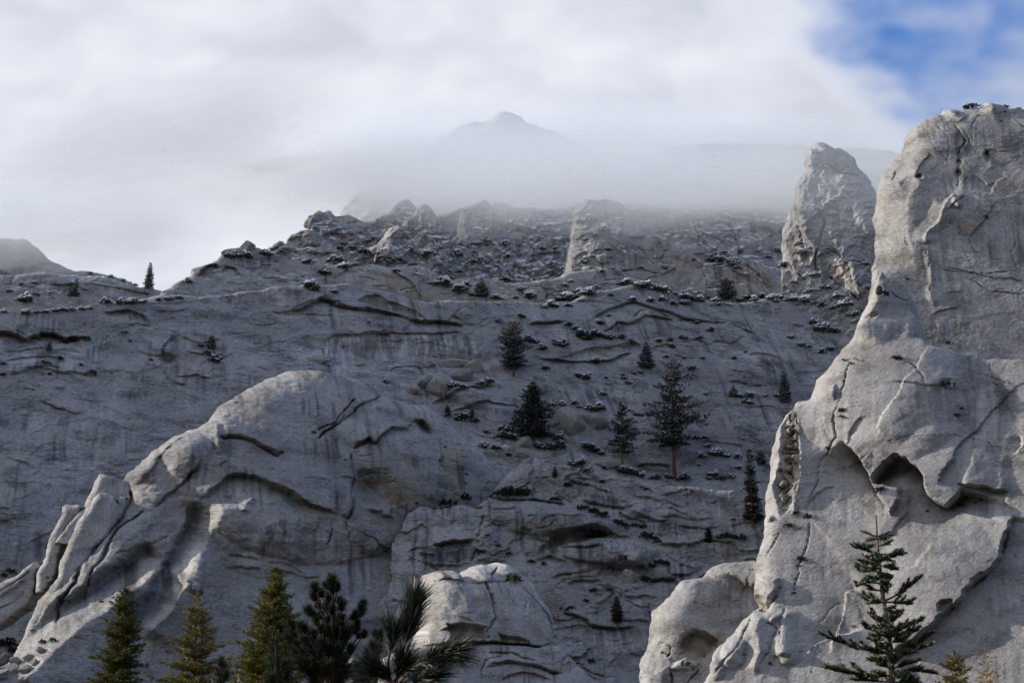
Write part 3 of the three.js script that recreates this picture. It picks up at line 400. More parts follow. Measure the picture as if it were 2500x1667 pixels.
    ['step', KG(1230, 930, 1260, 870, 1290, 850), -0.7, 4, 0.3], ['groove', KG(1200, 880, 1260, 920), 0.35, 0.8], ['step', KG(1380, 1010, 1500, 1030, 1640, 1020, 1720, 1040), 0.7, 4, 0.5], ['bump', KG(1420, 1130), 60, 40, 1.8], ['step', KG(1140, 1260, 1240, 1240, 1360, 1250, 1500, 1270), 0.8, 5, 0.5], ['groove', KG(1410, 1120, 1460, 1230), 0.3, 0.7], ['groove', KG(1480, 1180, 1600, 1260), 0.3, 0.7],
    ['step', KG(780, 1420, 860, 1400, 960, 1400, 1020, 1400), 1.2, 4, 1.6], ['bump', KG(900, 1340), 50, 46, 2], ['paint', KG(770, 1420, 1020, 1400, 1010, 1480, 760, 1470), 0.6, 0],
    ['paint', KG(800, 700, 1960, 700, 1960, 1400, 1300, 1460, 760, 1300), 0.86, 0, 6], ['streaks', KG(1050, 960, 1600, 960), 110, 0.72, 0.9, 0.0],
    // terrace behind the dome
    ['step', KE(1010, 390, 1150, 310, 1280, 270, 1440, 265), 2.2, 5, 1.2], ['bump', KE(1240, 330), 66, 24, 3, -0.25], ['step', KE(1140, 450, 1240, 390, 1400, 370, 1600, 400), 1.2, 4, 1.4], ['streaks', KE(1360, 440, 1460, 420, 1580, 420), 45, 0.55, 0.7, 0.1], ['streaks', KE(1360, 440, 1460, 420, 1580, 420), 45, 1.3, 0.6, -0.1], ['bump', KE(1480, 470), 48, 40, 2],
    ['step', KE(620, 190, 760, 130, 900, 120, 950, 150), 1, 6, 0.2], ['step', KE(1500, 130, 1600, 140, 1760, 110), 0.8, 4, 0.6], ['step', KE(1260, 560, 1400, 620, 1480, 660), 0.9, 4, 0.5], ['paint', KE(620, 180, 940, 130, 940, 230, 700, 260), 0.75, 0]] });

mass({ key: 'apron', rough: 1.3, lichen: 0.42, stain: 0.6, sheet: 0.8, joints: { n: 260, tilt: -0.12, T: 0.9 }, name: 'rock_apron', label: 'dark stepped slabs below the pine terrace, streaked with water', category: 'slabs', anchor: [1150, 1260, 311], slope: 62, yaw: 2, cell: 0.27, scale: 0.85, seed: 151, tone: 0.32, shelf: 0.6,
  outline: S(960, 1760, 930, 1500, 960, 1330, 990, 1255, 1030, 1226, 1072, 1232, 1120, 1234, 1163, 1236, 1195, 1215, 1226, 1170, 1250, 1140, 1290, 1116, 1340, 1120, 1400, 1140, 1500, 1166, 1600, 1176, 1700, 1186, 1850, 1206, 1900, 1320, 1860, 1420, 1700, 1560, 1640, 1760),
  free: [{ pts: S(990, 1255, 1030, 1226, 1072, 1232, 1120, 1234, 1163, 1236, 1195, 1215, 1226, 1170, 1250, 1140, 1290, 1116, 1340, 1120, 1400, 1140, 1500, 1166, 1600, 1176, 1700, 1186, 1850, 1206), R: 1.5, D: 1.6 }],
  features: [
    ['step', KE(1400, 1000, 1500, 910, 1640, 830, 1800, 800, 1960, 830), -0.7, 6, 0], ['step', KE(1400, 1045, 1560, 1050, 1700, 1045, 1800, 1070, 1930, 1095), 1.2, 5, 1], ['groove', KE(1390, 1050, 1700, 1050, 1800, 1075, 1930, 1100), 0.45, 1.3],
    ['step', KE(830, 1150, 940, 1070, 1060, 1100, 1200, 1095, 1320, 1110, 1400, 1110), 1.3, 5, 1.0], ['step', KE(1010, 1370, 1080, 1365, 1170, 1340, 1320, 1340), 2.2, 5, 2.2], ['groove', KE(1010, 1370, 1080, 1368, 1160, 1345, 1320, 1342), 0.5, 2],
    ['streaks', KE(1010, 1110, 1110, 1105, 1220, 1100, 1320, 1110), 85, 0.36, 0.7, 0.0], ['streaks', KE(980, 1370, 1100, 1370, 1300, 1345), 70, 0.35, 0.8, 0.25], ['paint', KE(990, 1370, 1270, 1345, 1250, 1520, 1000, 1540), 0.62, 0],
    ['step', KE(1350, 1260, 1420, 1230, 1460, 1190), 1, 4, 0.8], ['groove', KE(1320, 1330, 1340, 1240, 1370, 1160), 0.5, 1.6], ['groove', KE(1280, 1480, 1320, 1350), 0.5, 1.4], ['bump', KE(1380, 1320), 36, 30, 2], ['bump', KE(1400, 1240), 26, 20, 1.5],
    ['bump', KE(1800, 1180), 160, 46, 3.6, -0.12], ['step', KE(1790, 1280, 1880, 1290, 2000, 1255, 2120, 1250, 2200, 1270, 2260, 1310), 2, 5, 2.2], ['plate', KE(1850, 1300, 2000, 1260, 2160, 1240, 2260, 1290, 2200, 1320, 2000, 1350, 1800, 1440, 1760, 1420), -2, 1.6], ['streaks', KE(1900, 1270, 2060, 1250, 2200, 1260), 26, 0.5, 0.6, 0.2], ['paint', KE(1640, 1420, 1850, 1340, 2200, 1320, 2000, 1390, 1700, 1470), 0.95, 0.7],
    ['step', KH(240, 550, 400, 530, 560, 510, 660, 540, 740, 580), 1.4, 4, 1.6],
    ['bump', KH(680, 690), 110, 40, 4, -0.05], ['step', KH(330, 655, 420, 650, 520, 660, 620, 650), 1.2, 3, 1.4], ['step', KH(340, 720, 460, 740, 600, 770, 700, 770), 1.2, 3, 1.2], ['streaks', KH(420, 640, 700, 590, 900, 640), 55, 0.42, 0.6, 0.05], ['streaks', KH(500, 620, 700, 590, 880, 620), 55, 1.3, 0.5, -0.1],
    ['step', KH(170, 740, 260, 720, 380, 750), 1, 3, 0.8], ['step', KH(380, 910, 420, 880, 520, 870, 640, 880), 1.1, 3, 1.1], ['step', KH(250, 850, 400, 820, 600, 790), 0.8, 3, 0.6], ['step', KH(300, 880, 480, 850, 640, 830), 0.6, 2.4, 0.5],
    ['step', KH(890, 800, 1000, 820, 1110, 830, 1180, 850), 0.9, 3, 0.9], ['step', KH(780, 760, 860, 780, 960, 800), 1, 2.5, 1], ['bump', KH(840, 740), 30, 20, 1.8],
    ['step', KH(450, 1090, 560, 1010, 640, 960, 720, 970, 830, 1060, 900, 1090), -1.6, 8, -1], ['step', KH(340, 1080, 450, 1140, 540, 1185, 700, 1195, 880, 1195), 1.6, 5, 1.4], ['groove', KH(350, 1085, 450, 1140, 530, 1185, 700, 1195), 0.45, 1.5], ['streaks', KH(560, 1200, 700, 1195, 880, 1195), 110, 0.45, 0.9, 0.2], ['streaks', KH(540, 1195, 720, 1195, 880, 1195), 130, 1.35, 0.5, -0.12], ['step', KH(740, 1000, 880, 990, 1000, 990), 0.7, 3, 0.7],
    ['step', KH(100, 240, 240, 290, 400, 330, 500, 370), -0.9, 5, 0.2], ['step', KH(100, 230, 140, 300, 140, 330), 0.6, 2, 0.4], ['streaks', KH(100, 230, 300, 270, 420, 300), 34, 0.45, 0.6, 0.0], ['streaks', KH(480, 290, 600, 290, 760, 340), 34, 0.4, 0.7, 0.1], ['step', KH(480, 340, 560, 350, 680, 375, 800, 380), 1.1, 3, 1.2], ['paint', KH(480, 300, 650, 300, 780, 370, 500, 360), 0.7, 0.3],
    ['step', KH(330, 160, 420, 210, 520, 230, 620, 270, 700, 290), 0.8, 3, 0.8], ['groove', KH(340, 160, 420, 215, 520, 235), 0.35, 1], ['groove', KH(60, 60, 260, 80, 420, 130, 560, 190), 0.35, 0.9], ['step', KH(560, 190, 760, 210, 900, 240, 1000, 300), 0.6, 3, 0.5], ['groove', KH(1000, 300, 1060, 350, 1160, 390), 0.35, 1], ['groove', KH(760, 200, 880, 230, 980, 330), 0.3, 0.8],
    ['step', KH(800, 400, 860, 430, 960, 470, 1080, 470), 1, 3, 0.9], ['step', KH(960, 450, 1100, 440, 1240, 470, 1380, 460), 0.7, 4, 0.6], ['bump', KH(870, 400), 24, 20, 1.8], ['step', KH(700, 400, 760, 440, 880, 470, 930, 500), 1, 3, 1],
    ['streaks', KH(930, 500, 1100, 480, 1260, 520), 56, 0.3, 0.7, 0.2], ['streaks', KH(1060, 300, 1300, 290, 1560, 320), 80, 0.62, 0.8, 0.05], ['streaks', KH(1060, 310, 1300, 300, 1560, 330), 90, 1.3, 0.6, -0.1], ['step', KH(960, 640, 1100, 640, 1300, 610, 1560, 600), 0.9, 4, 1.0], ['streaks', KH(1080, 650, 1300, 630, 1560, 620), 60, 0.5, 0.8, 0.1], ['step', KH(1100, 520, 1280, 530, 1400, 510), 0.7, 3, 0.6],
    ['groove', KH(1000, 690, 1120, 760, 1240, 800), 0.35, 0.8], ['streaks', KH(1160, 780, 1300, 780), 40, 0.5, 0.6, 0.2],
    // lower middle, left of the boulder
    ['groove', KW(1310, 400, 1400, 450, 1500, 490, 1600, 530), 0.35, 0.9], ['step', KW(1130, 400, 1180, 340, 1240, 370), -0.8, 3, -0.2], ['streaks', KW(1480, 420, 1720, 400), 60, 0.4, 0.7, 0.2],
    // under the boulder
    ['step', KW(1870, 1230, 1900, 1150, 2000, 1120, 2140, 1140, 2300, 1200, 2352, 1210), -0.9, 5, -0.5], ['groove', KW(1880, 1290, 1870, 1200, 1900, 1140, 2000, 1110), 0.4, 1.2], ['groove', KW(1900, 1180, 2060, 1160, 2240, 1190), 0.4, 1.2], ['groove', KW(1920, 1100, 2080, 1090, 2240, 1150), 0.35, 0.9], ['streaks', KH(0, 1390, 300, 1440, 600, 1480), 30, 0.6, 0.6, 0.1], ['step', KH(0, 1460, 200, 1480, 400, 1490, 640, 1560), 0.9, 4, 0.8]] });

mass({ key: 'dome', sheet: 0.16, joints: { n: 70, cracks: 0.6 }, name: 'rock_dome', label: 'big sloping granite dome at lower left with sunlit left rim', category: 'dome', anchor: [760, 1250, 312], slope: 62, yaw: 16, cell: 0.25, scale: 0.9, seed: 161, tone: 0.33, stain: 0.6, skirt: 5,
  outline: KF(-60, 1700, -60, 1580, 30, 1500, 90, 1400, 170, 1300, 240, 1200, 300, 1105, 296, 1080, 330, 1045, 380, 1010, 430, 985, 480, 962, 505, 930, 560, 893, 620, 862, 680, 836, 722, 832, 770, 848, 830, 860, 880, 885, 930, 915, 985, 922, 1030, 960, 1090, 1015, 1150, 1065, 1165, 1095, 1150, 1150, 1120, 1240, 1110, 1400, 1090, 1700),
  free: [{ pts: KF(30, 1500, 90, 1400, 170, 1300, 240, 1200, 300, 1105, 296, 1080, 330, 1045, 380, 1010, 430, 985, 480, 962, 505, 930, 560, 893, 620, 862, 680, 836, 722, 832), R: 8, D: 9 }, { pts: KF(680, 836, 722, 832, 770, 848, 830, 860, 880, 885, 930, 915, 985, 922, 1030, 960, 1090, 1015, 1150, 1065), R: 6, D: 7 }],
  features: [
    ['bump', KF(700, 1050), 330, 260, 9, 0, 0.7], ['bump', KF(980, 1050), 190, 150, 4, 0, 0.7],
    // crest of the rim and the rib below it
    ['ridge', KB(1300, 40, 1100, 130, 900, 250, 780, 420), 5, 2.2, 1.2, 0.1, 0.3], ['step', KB(800, 430, 900, 300, 980, 200, 1060, 150), 1.4, 5, 0.2], ['bump', KB(1060, 260), 60, 60, 2.5], ['groove', KB(760, 430, 740, 520, 690, 600, 600, 730, 500, 870, 400, 1010, 340, 1130, 330, 1250), 0.8, 4, 0.03], ['groove', KB(820, 560, 680, 680, 620, 800, 540, 930, 480, 1060, 460, 1140), 0.5, 2.4],
    ['step', KB(890, 570, 960, 500, 1060, 400, 1140, 330, 1150, 280), 1.0, 6, 0.6], ['groove', KB(890, 570, 980, 490, 1080, 390, 1140, 320), 0.4, 1.4], ['groove', KB(1200, 110, 1195, 170, 1215, 290), 0.5, 1.6], ['ridge', KB(1215, 90, 1222, 180, 1230, 290), 1.4, 1.4, 1],
    ['step', KB(1235, 175, 1300, 180, 1440, 205, 1500, 255, 1570, 300), 1.7, 4, 1.6], ['groove', KB(1235, 175, 1300, 180, 1440, 205, 1500, 255, 1570, 300), 0.6, 2], ['step', KB(1230, 340, 1260, 335, 1290, 330), 0.7, 2, 0.8],
    ['groove', KB(1950, 60, 1860, 140, 1780, 210), 0.4, 1.6], 
    // the arch and the second shoulder
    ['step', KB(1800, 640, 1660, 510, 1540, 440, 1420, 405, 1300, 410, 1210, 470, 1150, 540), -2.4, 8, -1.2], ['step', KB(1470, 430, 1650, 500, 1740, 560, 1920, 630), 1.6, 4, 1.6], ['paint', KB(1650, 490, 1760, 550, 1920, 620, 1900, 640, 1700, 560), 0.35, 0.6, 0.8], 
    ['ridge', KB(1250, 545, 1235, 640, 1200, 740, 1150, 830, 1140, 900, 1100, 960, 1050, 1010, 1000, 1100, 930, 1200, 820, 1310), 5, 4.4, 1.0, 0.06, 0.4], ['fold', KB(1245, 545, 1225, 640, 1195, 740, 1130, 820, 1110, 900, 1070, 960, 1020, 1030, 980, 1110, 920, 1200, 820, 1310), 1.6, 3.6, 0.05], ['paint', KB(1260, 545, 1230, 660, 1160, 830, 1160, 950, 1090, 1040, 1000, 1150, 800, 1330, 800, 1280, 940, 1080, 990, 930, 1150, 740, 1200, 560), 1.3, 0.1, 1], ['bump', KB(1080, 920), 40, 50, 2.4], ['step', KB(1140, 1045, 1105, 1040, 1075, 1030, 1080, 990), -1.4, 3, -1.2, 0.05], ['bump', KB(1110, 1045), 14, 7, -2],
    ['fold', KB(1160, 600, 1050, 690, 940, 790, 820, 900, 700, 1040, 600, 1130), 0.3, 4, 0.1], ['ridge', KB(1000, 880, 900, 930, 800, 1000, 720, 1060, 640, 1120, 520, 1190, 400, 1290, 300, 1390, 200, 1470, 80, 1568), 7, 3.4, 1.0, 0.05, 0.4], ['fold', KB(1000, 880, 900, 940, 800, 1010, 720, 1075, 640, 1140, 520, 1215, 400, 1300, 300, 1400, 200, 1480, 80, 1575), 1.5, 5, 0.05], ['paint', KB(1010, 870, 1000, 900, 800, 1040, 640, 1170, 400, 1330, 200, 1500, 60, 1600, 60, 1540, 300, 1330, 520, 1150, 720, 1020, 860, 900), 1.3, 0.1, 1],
    ['step', KB(1160, 580, 1190, 600, 1200, 640), 1, 2, 1],
    ['ridge', KB(1370, 620, 1385, 560, 1420, 515), 1.4, 1.4, 1.1], ['bump', KB(1480, 720), 110, 110, 3, 0, 0.8], ['streaks', KB(1500, 690, 1600, 640, 1680, 680), 66, 0.35, 0.6, 0.15], ['streaks', KB(1150, 440, 1300, 420, 1800, 560), 100, 1.28, 0.5, -0.08],
    ['step', KB(1300, 830, 1400, 850, 1480, 860), 0.8, 2.5, 0.7], ['step', KB(1310, 910, 1400, 920, 1480, 920), 0.8, 2.5, 0.6], ['step', KB(1500, 880, 1640, 880, 1760, 940), 0.7, 4, 0.3], ['step', KB(980, 320, 900, 420, 830, 470), 0.6, 4, 0],
    ['streaks', KB(900, 400, 1100, 300, 1200, 300), 90, 1.25, 0.5, -0.1], ['streaks', KB(1000, 250, 1200, 200), 70, 0.7, 0.6, 0.1], ['groove', KB(660, 820, 800, 790, 980, 720), 0.35, 0.9],
    // right half: crack arcs, brown scoop, flakes
    ['groove', KE(160, 680, 280, 580, 400, 500, 520, 410, 640, 345, 740, 330), 0.45, 2], ['step', KE(160, 690, 280, 580, 400, 500, 520, 410, 640, 345), 0.7, 6, 0.4], ['groove', KE(180, 620, 300, 540, 380, 450, 450, 390), 0.4, 1.6],
    ['step', KE(410, 750, 450, 690, 500, 670, 555, 700, 600, 660, 680, 605, 760, 590, 820, 560), 1.7, 6, 1.6], ['groove', KE(420, 740, 500, 672, 555, 702, 680, 605, 820, 565), 0.5, 1.6], ['step', KE(820, 560, 840, 525, 900, 530, 950, 560, 1000, 625), 1.8, 4, 1.6], ['bump', KE(920, 580), 30, 18, -2.6, -0.6], ['paint', KE(830, 520, 900, 525, 1000, 625, 950, 610, 850, 580), 0.8, 0.9, 1],
    ['groove', KE(400, 770, 420, 860, 415, 1000, 410, 1150, 400, 1220), 0.6, 2.4], ['step', KE(415, 1000, 440, 920, 560, 910, 680, 920, 830, 1140), -1.2, 6, -1], ['bump', KE(560, 1000), 60, 50, -3.2], ['paint', KE(420, 960, 560, 910, 650, 930, 620, 990, 450, 1060), 0.62, 0.9], ['paint', KE(650, 900, 830, 930, 880, 1080, 800, 1160, 640, 1160), 0.95, 0.8], ['plate', KE(525, 1130, 560, 1075, 590, 1110, 620, 1130, 600, 1160, 540, 1155), 1.2, 0.6], ['plate', KE(620, 1120, 670, 1100, 680, 1180, 625, 1190), 1.2, 0.6],
    ['step', KE(1000, 1120, 1000, 950, 1030, 860, 1040, 760), 0.8, 5, 0.2], ['groove', KE(1050, 800, 1070, 860), 0.7, 1.6], ['bump', KE(1060, 800), 8, 18, -1.4], ['paint', KE(980, 660, 1240, 700, 1200, 1000, 980, 980), 1.05, 0.5], ['streaks', KE(700, 340, 760, 335, 860, 340, 1000, 420), 85, 0.5, 0.75, 0.1], ['streaks', KE(740, 335, 860, 340, 1010, 430), 80, 1.25, 0.5, -0.08], ['streaks', KE(980, 620, 1150, 640), 120, 1.22, 0.6, 0], ['streaks', KE(0, 120, 250, 120, 500, 250), 180, 0.7, 1.0, 0.0], ['streaks', KE(0, 120, 300, 120), 200, 1.2, 0.7, -0.05],
    ['plate', KE(330, 1130, 350, 1080, 400, 1055, 410, 1110, 390, 1200, 340, 1190), 1.2, 0.8], ['groove', KE(260, 1380, 280, 1280, 300, 1210), 0.5, 1.6], ['groove', KE(390, 1220, 410, 1300, 405, 1370), 0.5, 1.8], ['step', KE(150, 1330, 180, 1230, 200, 1190), 0.8, 3, 0.6], ['groove', KE(400, 1250, 500, 1290, 600, 1340, 620, 1400), 0.35, 1], ['step', KE(580, 1470, 620, 1380, 700, 1400, 760, 1470), 1.0, 3, 1], ['groove', KE(800, 1420, 980, 1410), 0.35, 1], ['groove', KE(760, 1400, 900, 1460, 1050, 1540), 0.35, 1],
    ['streaks', KW(960, 470, 1180, 480), 130, 0.55, 0.9, 0.1], ['plate', KW(1190, 860, 1200, 740, 1250, 660, 1285, 640, 1300, 740, 1330, 830, 1270, 870), 2.2, 1.4], ['step', KW(1190, 850, 1260, 880, 1340, 860), 1, 3, 1], ['plate', KW(1410, 480, 1490, 470, 1500, 540, 1470, 640, 1410, 600), 1.4, 0.8], ['step', KW(400, 530, 560, 540, 700, 570, 800, 550), 0.6, 4, 0.6], ['streaks', KW(370, 380, 420, 300, 520, 280), 50, 0.4, 0.5, 0.2]] });

// the split flakes leaning on the left rim
const flakes = [
  ['flake1', 'tall leaning flake with a bright edge, topmost of the split slabs', KB(300, 760, 470, 560, 478, 500, 520, 400, 548, 352, 572, 352, 640, 385, 700, 395, 745, 400, 765, 420, 745, 480, 700, 560, 680, 610, 620, 720, 520, 800), KB(470, 560, 478, 500, 520, 400, 548, 352, 572, 352), 309, 171, 3.2],
  ['flake2', 'largest leaning flake with a pale curved edge above the crack', KB(-40, 1640, -40, 1560, 40, 1420, 100, 1320, 150, 1200, 200, 1080, 270, 1000, 300, 950, 320, 860, 380, 720, 470, 560, 540, 470, 570, 455, 620, 480, 660, 520, 700, 570, 680, 610, 620, 720, 540, 800, 480, 900, 410, 1000, 360, 1100, 320, 1220, 200, 1440, 60, 1640), KB(-40, 1560, 40, 1420, 100, 1320, 150, 1200, 200, 1080, 270, 1000, 300, 950, 320, 860, 380, 720, 470, 560, 540, 470, 570, 455, 620, 480), 296, 173, 3.6],
  ['flake3', 'narrow pale flake left of the largest leaning slab', KB(185, 1060, 190, 950, 230, 830, 270, 740, 310, 620, 340, 550, 365, 535, 420, 540, 465, 545, 440, 600, 400, 680, 350, 760, 320, 880, 290, 980, 240, 1050), KB(185, 1060, 190, 950, 230, 830, 270, 740, 310, 620, 340, 550, 365, 535, 420, 540), 306, 177, 3.0],
  ['flake4', 'low sunlit slab stepping down at the left border of the view', KB(-60, 1120, -60, 1010, 60, 950, 150, 880, 200, 850, 215, 880, 200, 960, 190, 1060, 130, 1140, 40, 1200, -60, 1260), KB(-60, 1010, 60, 950, 150, 880, 200, 850, 215, 880), 306, 179, 3.0],
  ['flake5', 'small wedge block perched between the leaning flakes', KB(668, 560, 668, 512, 690, 498, 722, 500, 728, 540, 712, 580, 700, 590), KB(668, 560, 668, 512, 690, 498, 722, 500), 305, 181, 1.0]];
for (const [key, label, outline, edge, z, sd, R] of flakes) {
  const cx = outline.reduce((t, p) => t + p[0], 0) / outline.length, cy = outline.reduce((t, p) => t + p[1], 0) / outline.length;
  mass({ key, name: 'rock_flake', label, category: 'rock slab', sheet: 0, thing: true, group: 'split slabs on the dome', anchor: [cx, cy, z], slope: 72, yaw: 6, cell: 0.17, scale: 0.55, rough: 0.55, seed: sd, tone: 0.38, tan: 0.9, stain: 0.3, skirt: 3, material: rockMid, outline, free: [{ pts: edge, R: R * 0.6, D: R * 1.4 }, { pts: outline, R: 0.8, D: 0.9 }],
    features: key === 'flake2' ? [['groove', KB(430, 655, 480, 670, 540, 710), 0.3, 0.6], ['streaks', KB(400, 690, 560, 470, 690, 570), 90, 0.72, 0.5, 0.05], ['groove', KB(140, 1180, 110, 1300, 60, 1420), 0.4, 1]] : key === 'flake4' ? [['step', KB(-20, 1080, 60, 1030, 150, 980), 0.9, 3, 0.8], ['groove', KB(-30, 1060, 60, 1010, 180, 930), 0.4, 1.2], ['groove', KB(-30, 1150, 60, 1110, 150, 1040), 0.35, 1]] : key === 'flake3' ? [['groove', KB(440, 560, 380, 680, 350, 780), 0.3, 0.9]] : [] });
}

mass({ key: 'boulder', sheet: 0.1, crack: 0.5, joints: { n: 20, cracks: 0.7, tilt: 1.3 }, name: 'rock_dome', label: 'rounded grey knoll with a deep vertical cleft, bottom centre', category: 'dome', anchor: [1230, 1480, 268], slope: 74, yaw: 17, cell: 0.155, scale: 0.5, rough: 0.8, seed: 191, tone: 0.42, stain: 0.3, tan: 0.8, material: rockMid, skirt: 6, thing: true,
  outline: KW(1480, 1440, 1490, 1040, 1540, 900, 1560, 760, 1540, 640, 1570, 540, 1610, 525, 1650, 530, 1700, 520, 1750, 545, 1780, 590, 1800, 545, 1850, 505, 1910, 480, 1970, 478, 2040, 462, 2110, 475, 2160, 520, 2210, 570, 2270, 640, 2320, 720, 2370, 830, 2390, 940, 2390, 1020, 2250, 1050, 2240, 1440),
  free: [{ pts: KW(1490, 1040, 1540, 900, 1560, 760, 1540, 640, 1570, 540, 1610, 525, 1650, 530, 1700, 520, 1750, 545, 1780, 590, 1800, 545, 1850, 505, 1910, 480, 1970, 478, 2040, 462, 2110, 475, 2160, 520, 2210, 570, 2270, 640, 2320, 720, 2370, 830, 2390, 940, 2390, 1020), R: 4.4, D: 5.2 }],
  features: [['bump', KW(1950, 800), 190, 110, 2.4, 0, 0.8], ['groove', KW(1880, 610, 1900, 680, 1925, 760, 1930, 850, 1905, 920, 1880, 960, 1890, 1010), 0.45, 2.6, 0.02], ['groove', KW(2130, 640, 2210, 720, 2290, 820, 2340, 900, 2352, 960), 0.35, 1.5], ['groove', KW(1570, 600, 1660, 590, 1760, 610, 1800, 620, 1900, 615, 2030, 610, 2060, 560), 0.4, 1.3], ['groove', KW(1740, 540, 1775, 600), 0.5, 2],
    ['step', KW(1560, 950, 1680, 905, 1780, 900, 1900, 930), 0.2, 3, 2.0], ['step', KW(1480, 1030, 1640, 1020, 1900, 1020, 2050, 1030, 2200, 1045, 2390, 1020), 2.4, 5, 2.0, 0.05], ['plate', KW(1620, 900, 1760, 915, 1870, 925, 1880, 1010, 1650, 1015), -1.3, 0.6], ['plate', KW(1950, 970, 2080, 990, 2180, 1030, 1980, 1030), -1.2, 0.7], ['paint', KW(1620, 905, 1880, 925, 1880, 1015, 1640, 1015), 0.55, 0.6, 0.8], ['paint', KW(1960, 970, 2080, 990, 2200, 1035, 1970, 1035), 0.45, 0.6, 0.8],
    ['ridge', KW(1640, 660, 1620, 760, 1580, 860), 1.6, 0.5], ['ridge', KW(1700, 620, 1730, 720, 1760, 830), 1.6, 0.5], ['ridge', KW(1820, 620, 1840, 720, 1850, 850), 1.4, 0.5], ['ridge', KW(1980, 620, 2010, 760, 2020, 900), 1.8, 0.4], ['groove', KW(1960, 620, 1975, 700), 0.3, 0.8], ['groove', KW(2000, 625, 2040, 740), 0.25, 0.6], ['groove', KW(1700, 610, 1720, 700), 0.25, 0.6], ['groove', KW(1640, 540, 1660, 600), 0.3, 0.9], ['bump', KW(1600, 570), 14, 16, 1], ['bump', KW(1710, 570), 20, 16, 1.1], ['bump', KW(1870, 560), 26, 22, 1.3], ['bump', KW(2060, 520), 34, 18, 1.2], ['groove', KW(1920, 600, 1940, 550, 2000, 510), 0.35, 1], ['streaks', KW(1600, 640, 2200, 680), 90, 0.75, 0.5, 0], ['step', KW(1600, 760, 1700, 850, 1800, 880), 0.4, 2, 0.3]] });

mass({ key: 'footslab', joints: { n: 40, tilt: -0.1, T: 0.7 }, sheet: 0.3, name: 'rock_slab', label: 'broad pale slab under the cleft knoll at the bottom edge', category: 'slab', anchor: [1300, 1620, 262], slope: 58, yaw: 8, cell: 0.17, scale: 0.55, rough: 0.8, seed: 195, tone: 0.36, material: rockMid, skirt: 4, thing: true,
  outline: KW(1150, 1500, 1180, 1130, 1260, 1080, 1400, 1045, 1520, 1030, 1700, 1022, 1900, 1022, 2100, 1034, 2250, 1048, 2400, 1025, 2440, 1060, 2520, 1160, 2640, 1260, 2760, 1350, 2800, 1500),
  free: [{ pts: KW(1150, 1500, 1180, 1130, 1260, 1080, 1400, 1045, 1520, 1030, 1700, 1022, 1900, 1022, 2100, 1034, 2250, 1048, 2400, 1025, 2440, 1060, 2520, 1160, 2640, 1260, 2760, 1350), R: 1.4, D: 1.6 }],
  features: [['groove', KW(1880, 1290, 1870, 1200, 1900, 1140, 2000, 1110), 0.4, 1.2], ['groove', KW(1900, 1180, 2060, 1160, 2240, 1190, 2400, 1230), 0.5, 1.4], ['groove', KW(1920, 1100, 2080, 1090, 2240, 1150), 0.4, 1], ['step', KW(1900, 1160, 2060, 1140, 2240, 1175, 2420, 1230), 1, 2, 0.8], ['step', KW(2000, 1260, 2160, 1230, 2352, 1270), 0.9, 2, 0.6], ['streaks', KW(1900, 1040, 2300, 1055), 60, 0.6, 0.6, 0.1]] });
mass({ key: 'pillar', snowy: 0.25, sheet: 0.6, joints: { n: 60, tilt: 1.0, T: 1 }, crag: 1.3, name: 'rock_pillar', label: 'tall rugged pillar with a knob on top, left of the great tower', category: 'pillar', anchor: [2030, 560, 470], slope: 78, yaw: -12, cell: 0.25, scale: 0.8, rough: 1.5, seed: 201, tone: 0.36, thing: true,
  outline: KI(470, 1450, 462, 1000, 462, 880, 470, 800, 500, 720, 530, 640, 540, 540, 600, 470, 582, 430, 588, 360, 650, 345, 648, 312, 680, 306, 720, 325, 760, 360, 790, 350, 830, 365, 870, 400, 910, 470, 960, 540, 1020, 640, 1100, 760, 1150, 1000, 1150, 1450),
  free: [{ pts: KI(462, 1000, 462, 880, 470, 800, 500, 720, 530, 640, 540, 540, 600, 470, 582, 430, 588, 360, 650, 345, 648, 312, 680, 306, 720, 325, 760, 360, 790, 350, 830, 365, 870, 400, 910, 470, 960, 540, 1020, 640), R: 5, D: 7 }],
  features: [['groove', KI(600, 470, 660, 450, 720, 450, 800, 500, 900, 510), 0.6, 2], ['step', KI(650, 350, 640, 420, 600, 470), 1.6, 3, 1], ['bump', KI(620, 410), 22, 30, 2.4], ['step', KI(600, 780, 640, 740, 700, 710), 2, 5, 2], ['ridge', KI(560, 700, 600, 780, 640, 900, 700, 960), 5, 3, 1.1], ['groove', KI(660, 700, 700, 760, 690, 860, 650, 960, 660, 1040), 0.7, 2.4], ['ridge', KI(720, 780, 780, 900, 880, 1060, 900, 1180), 5, 2.6, 1], ['groove', KI(740, 1060, 820, 1140, 900, 1200), 0.7, 2], ['groove', KI(690, 910, 760, 930, 840, 980, 920, 1000), 0.5, 1.6], ['step', KI(820, 990, 870, 1090, 920, 1120), 1.5, 4, 1], ['bump', KI(790, 600), 60, 50, 2], ['groove', KI(800, 920, 860, 1080, 880, 1180), 0.4, 1.2], ['ridge', KI(880, 640, 920, 760, 940, 860), 4, 2, 1], ['paint', KI(480, 850, 560, 900, 590, 1080, 520, 1020), 1, 0.8], ['paint', KI(690, 900, 780, 940, 900, 1160, 780, 1080, 700, 1000), 1.2, 0.4], ['snow', KI(590, 460, 740, 440, 820, 520, 760, 560, 640, 500), 0.3, 0.5], ['snow', KI(660, 650, 840, 620, 820, 680, 700, 740), 0.24, 0.45], ['snow', KI(530, 880, 600, 880, 620, 960, 540, 960), 0.26, 0.4], ['groove', KI(500, 980, 600, 1100), 0.5, 1.4], ['groove', KI(540, 740, 580, 860, 600, 960), 0.4, 1.4]] });

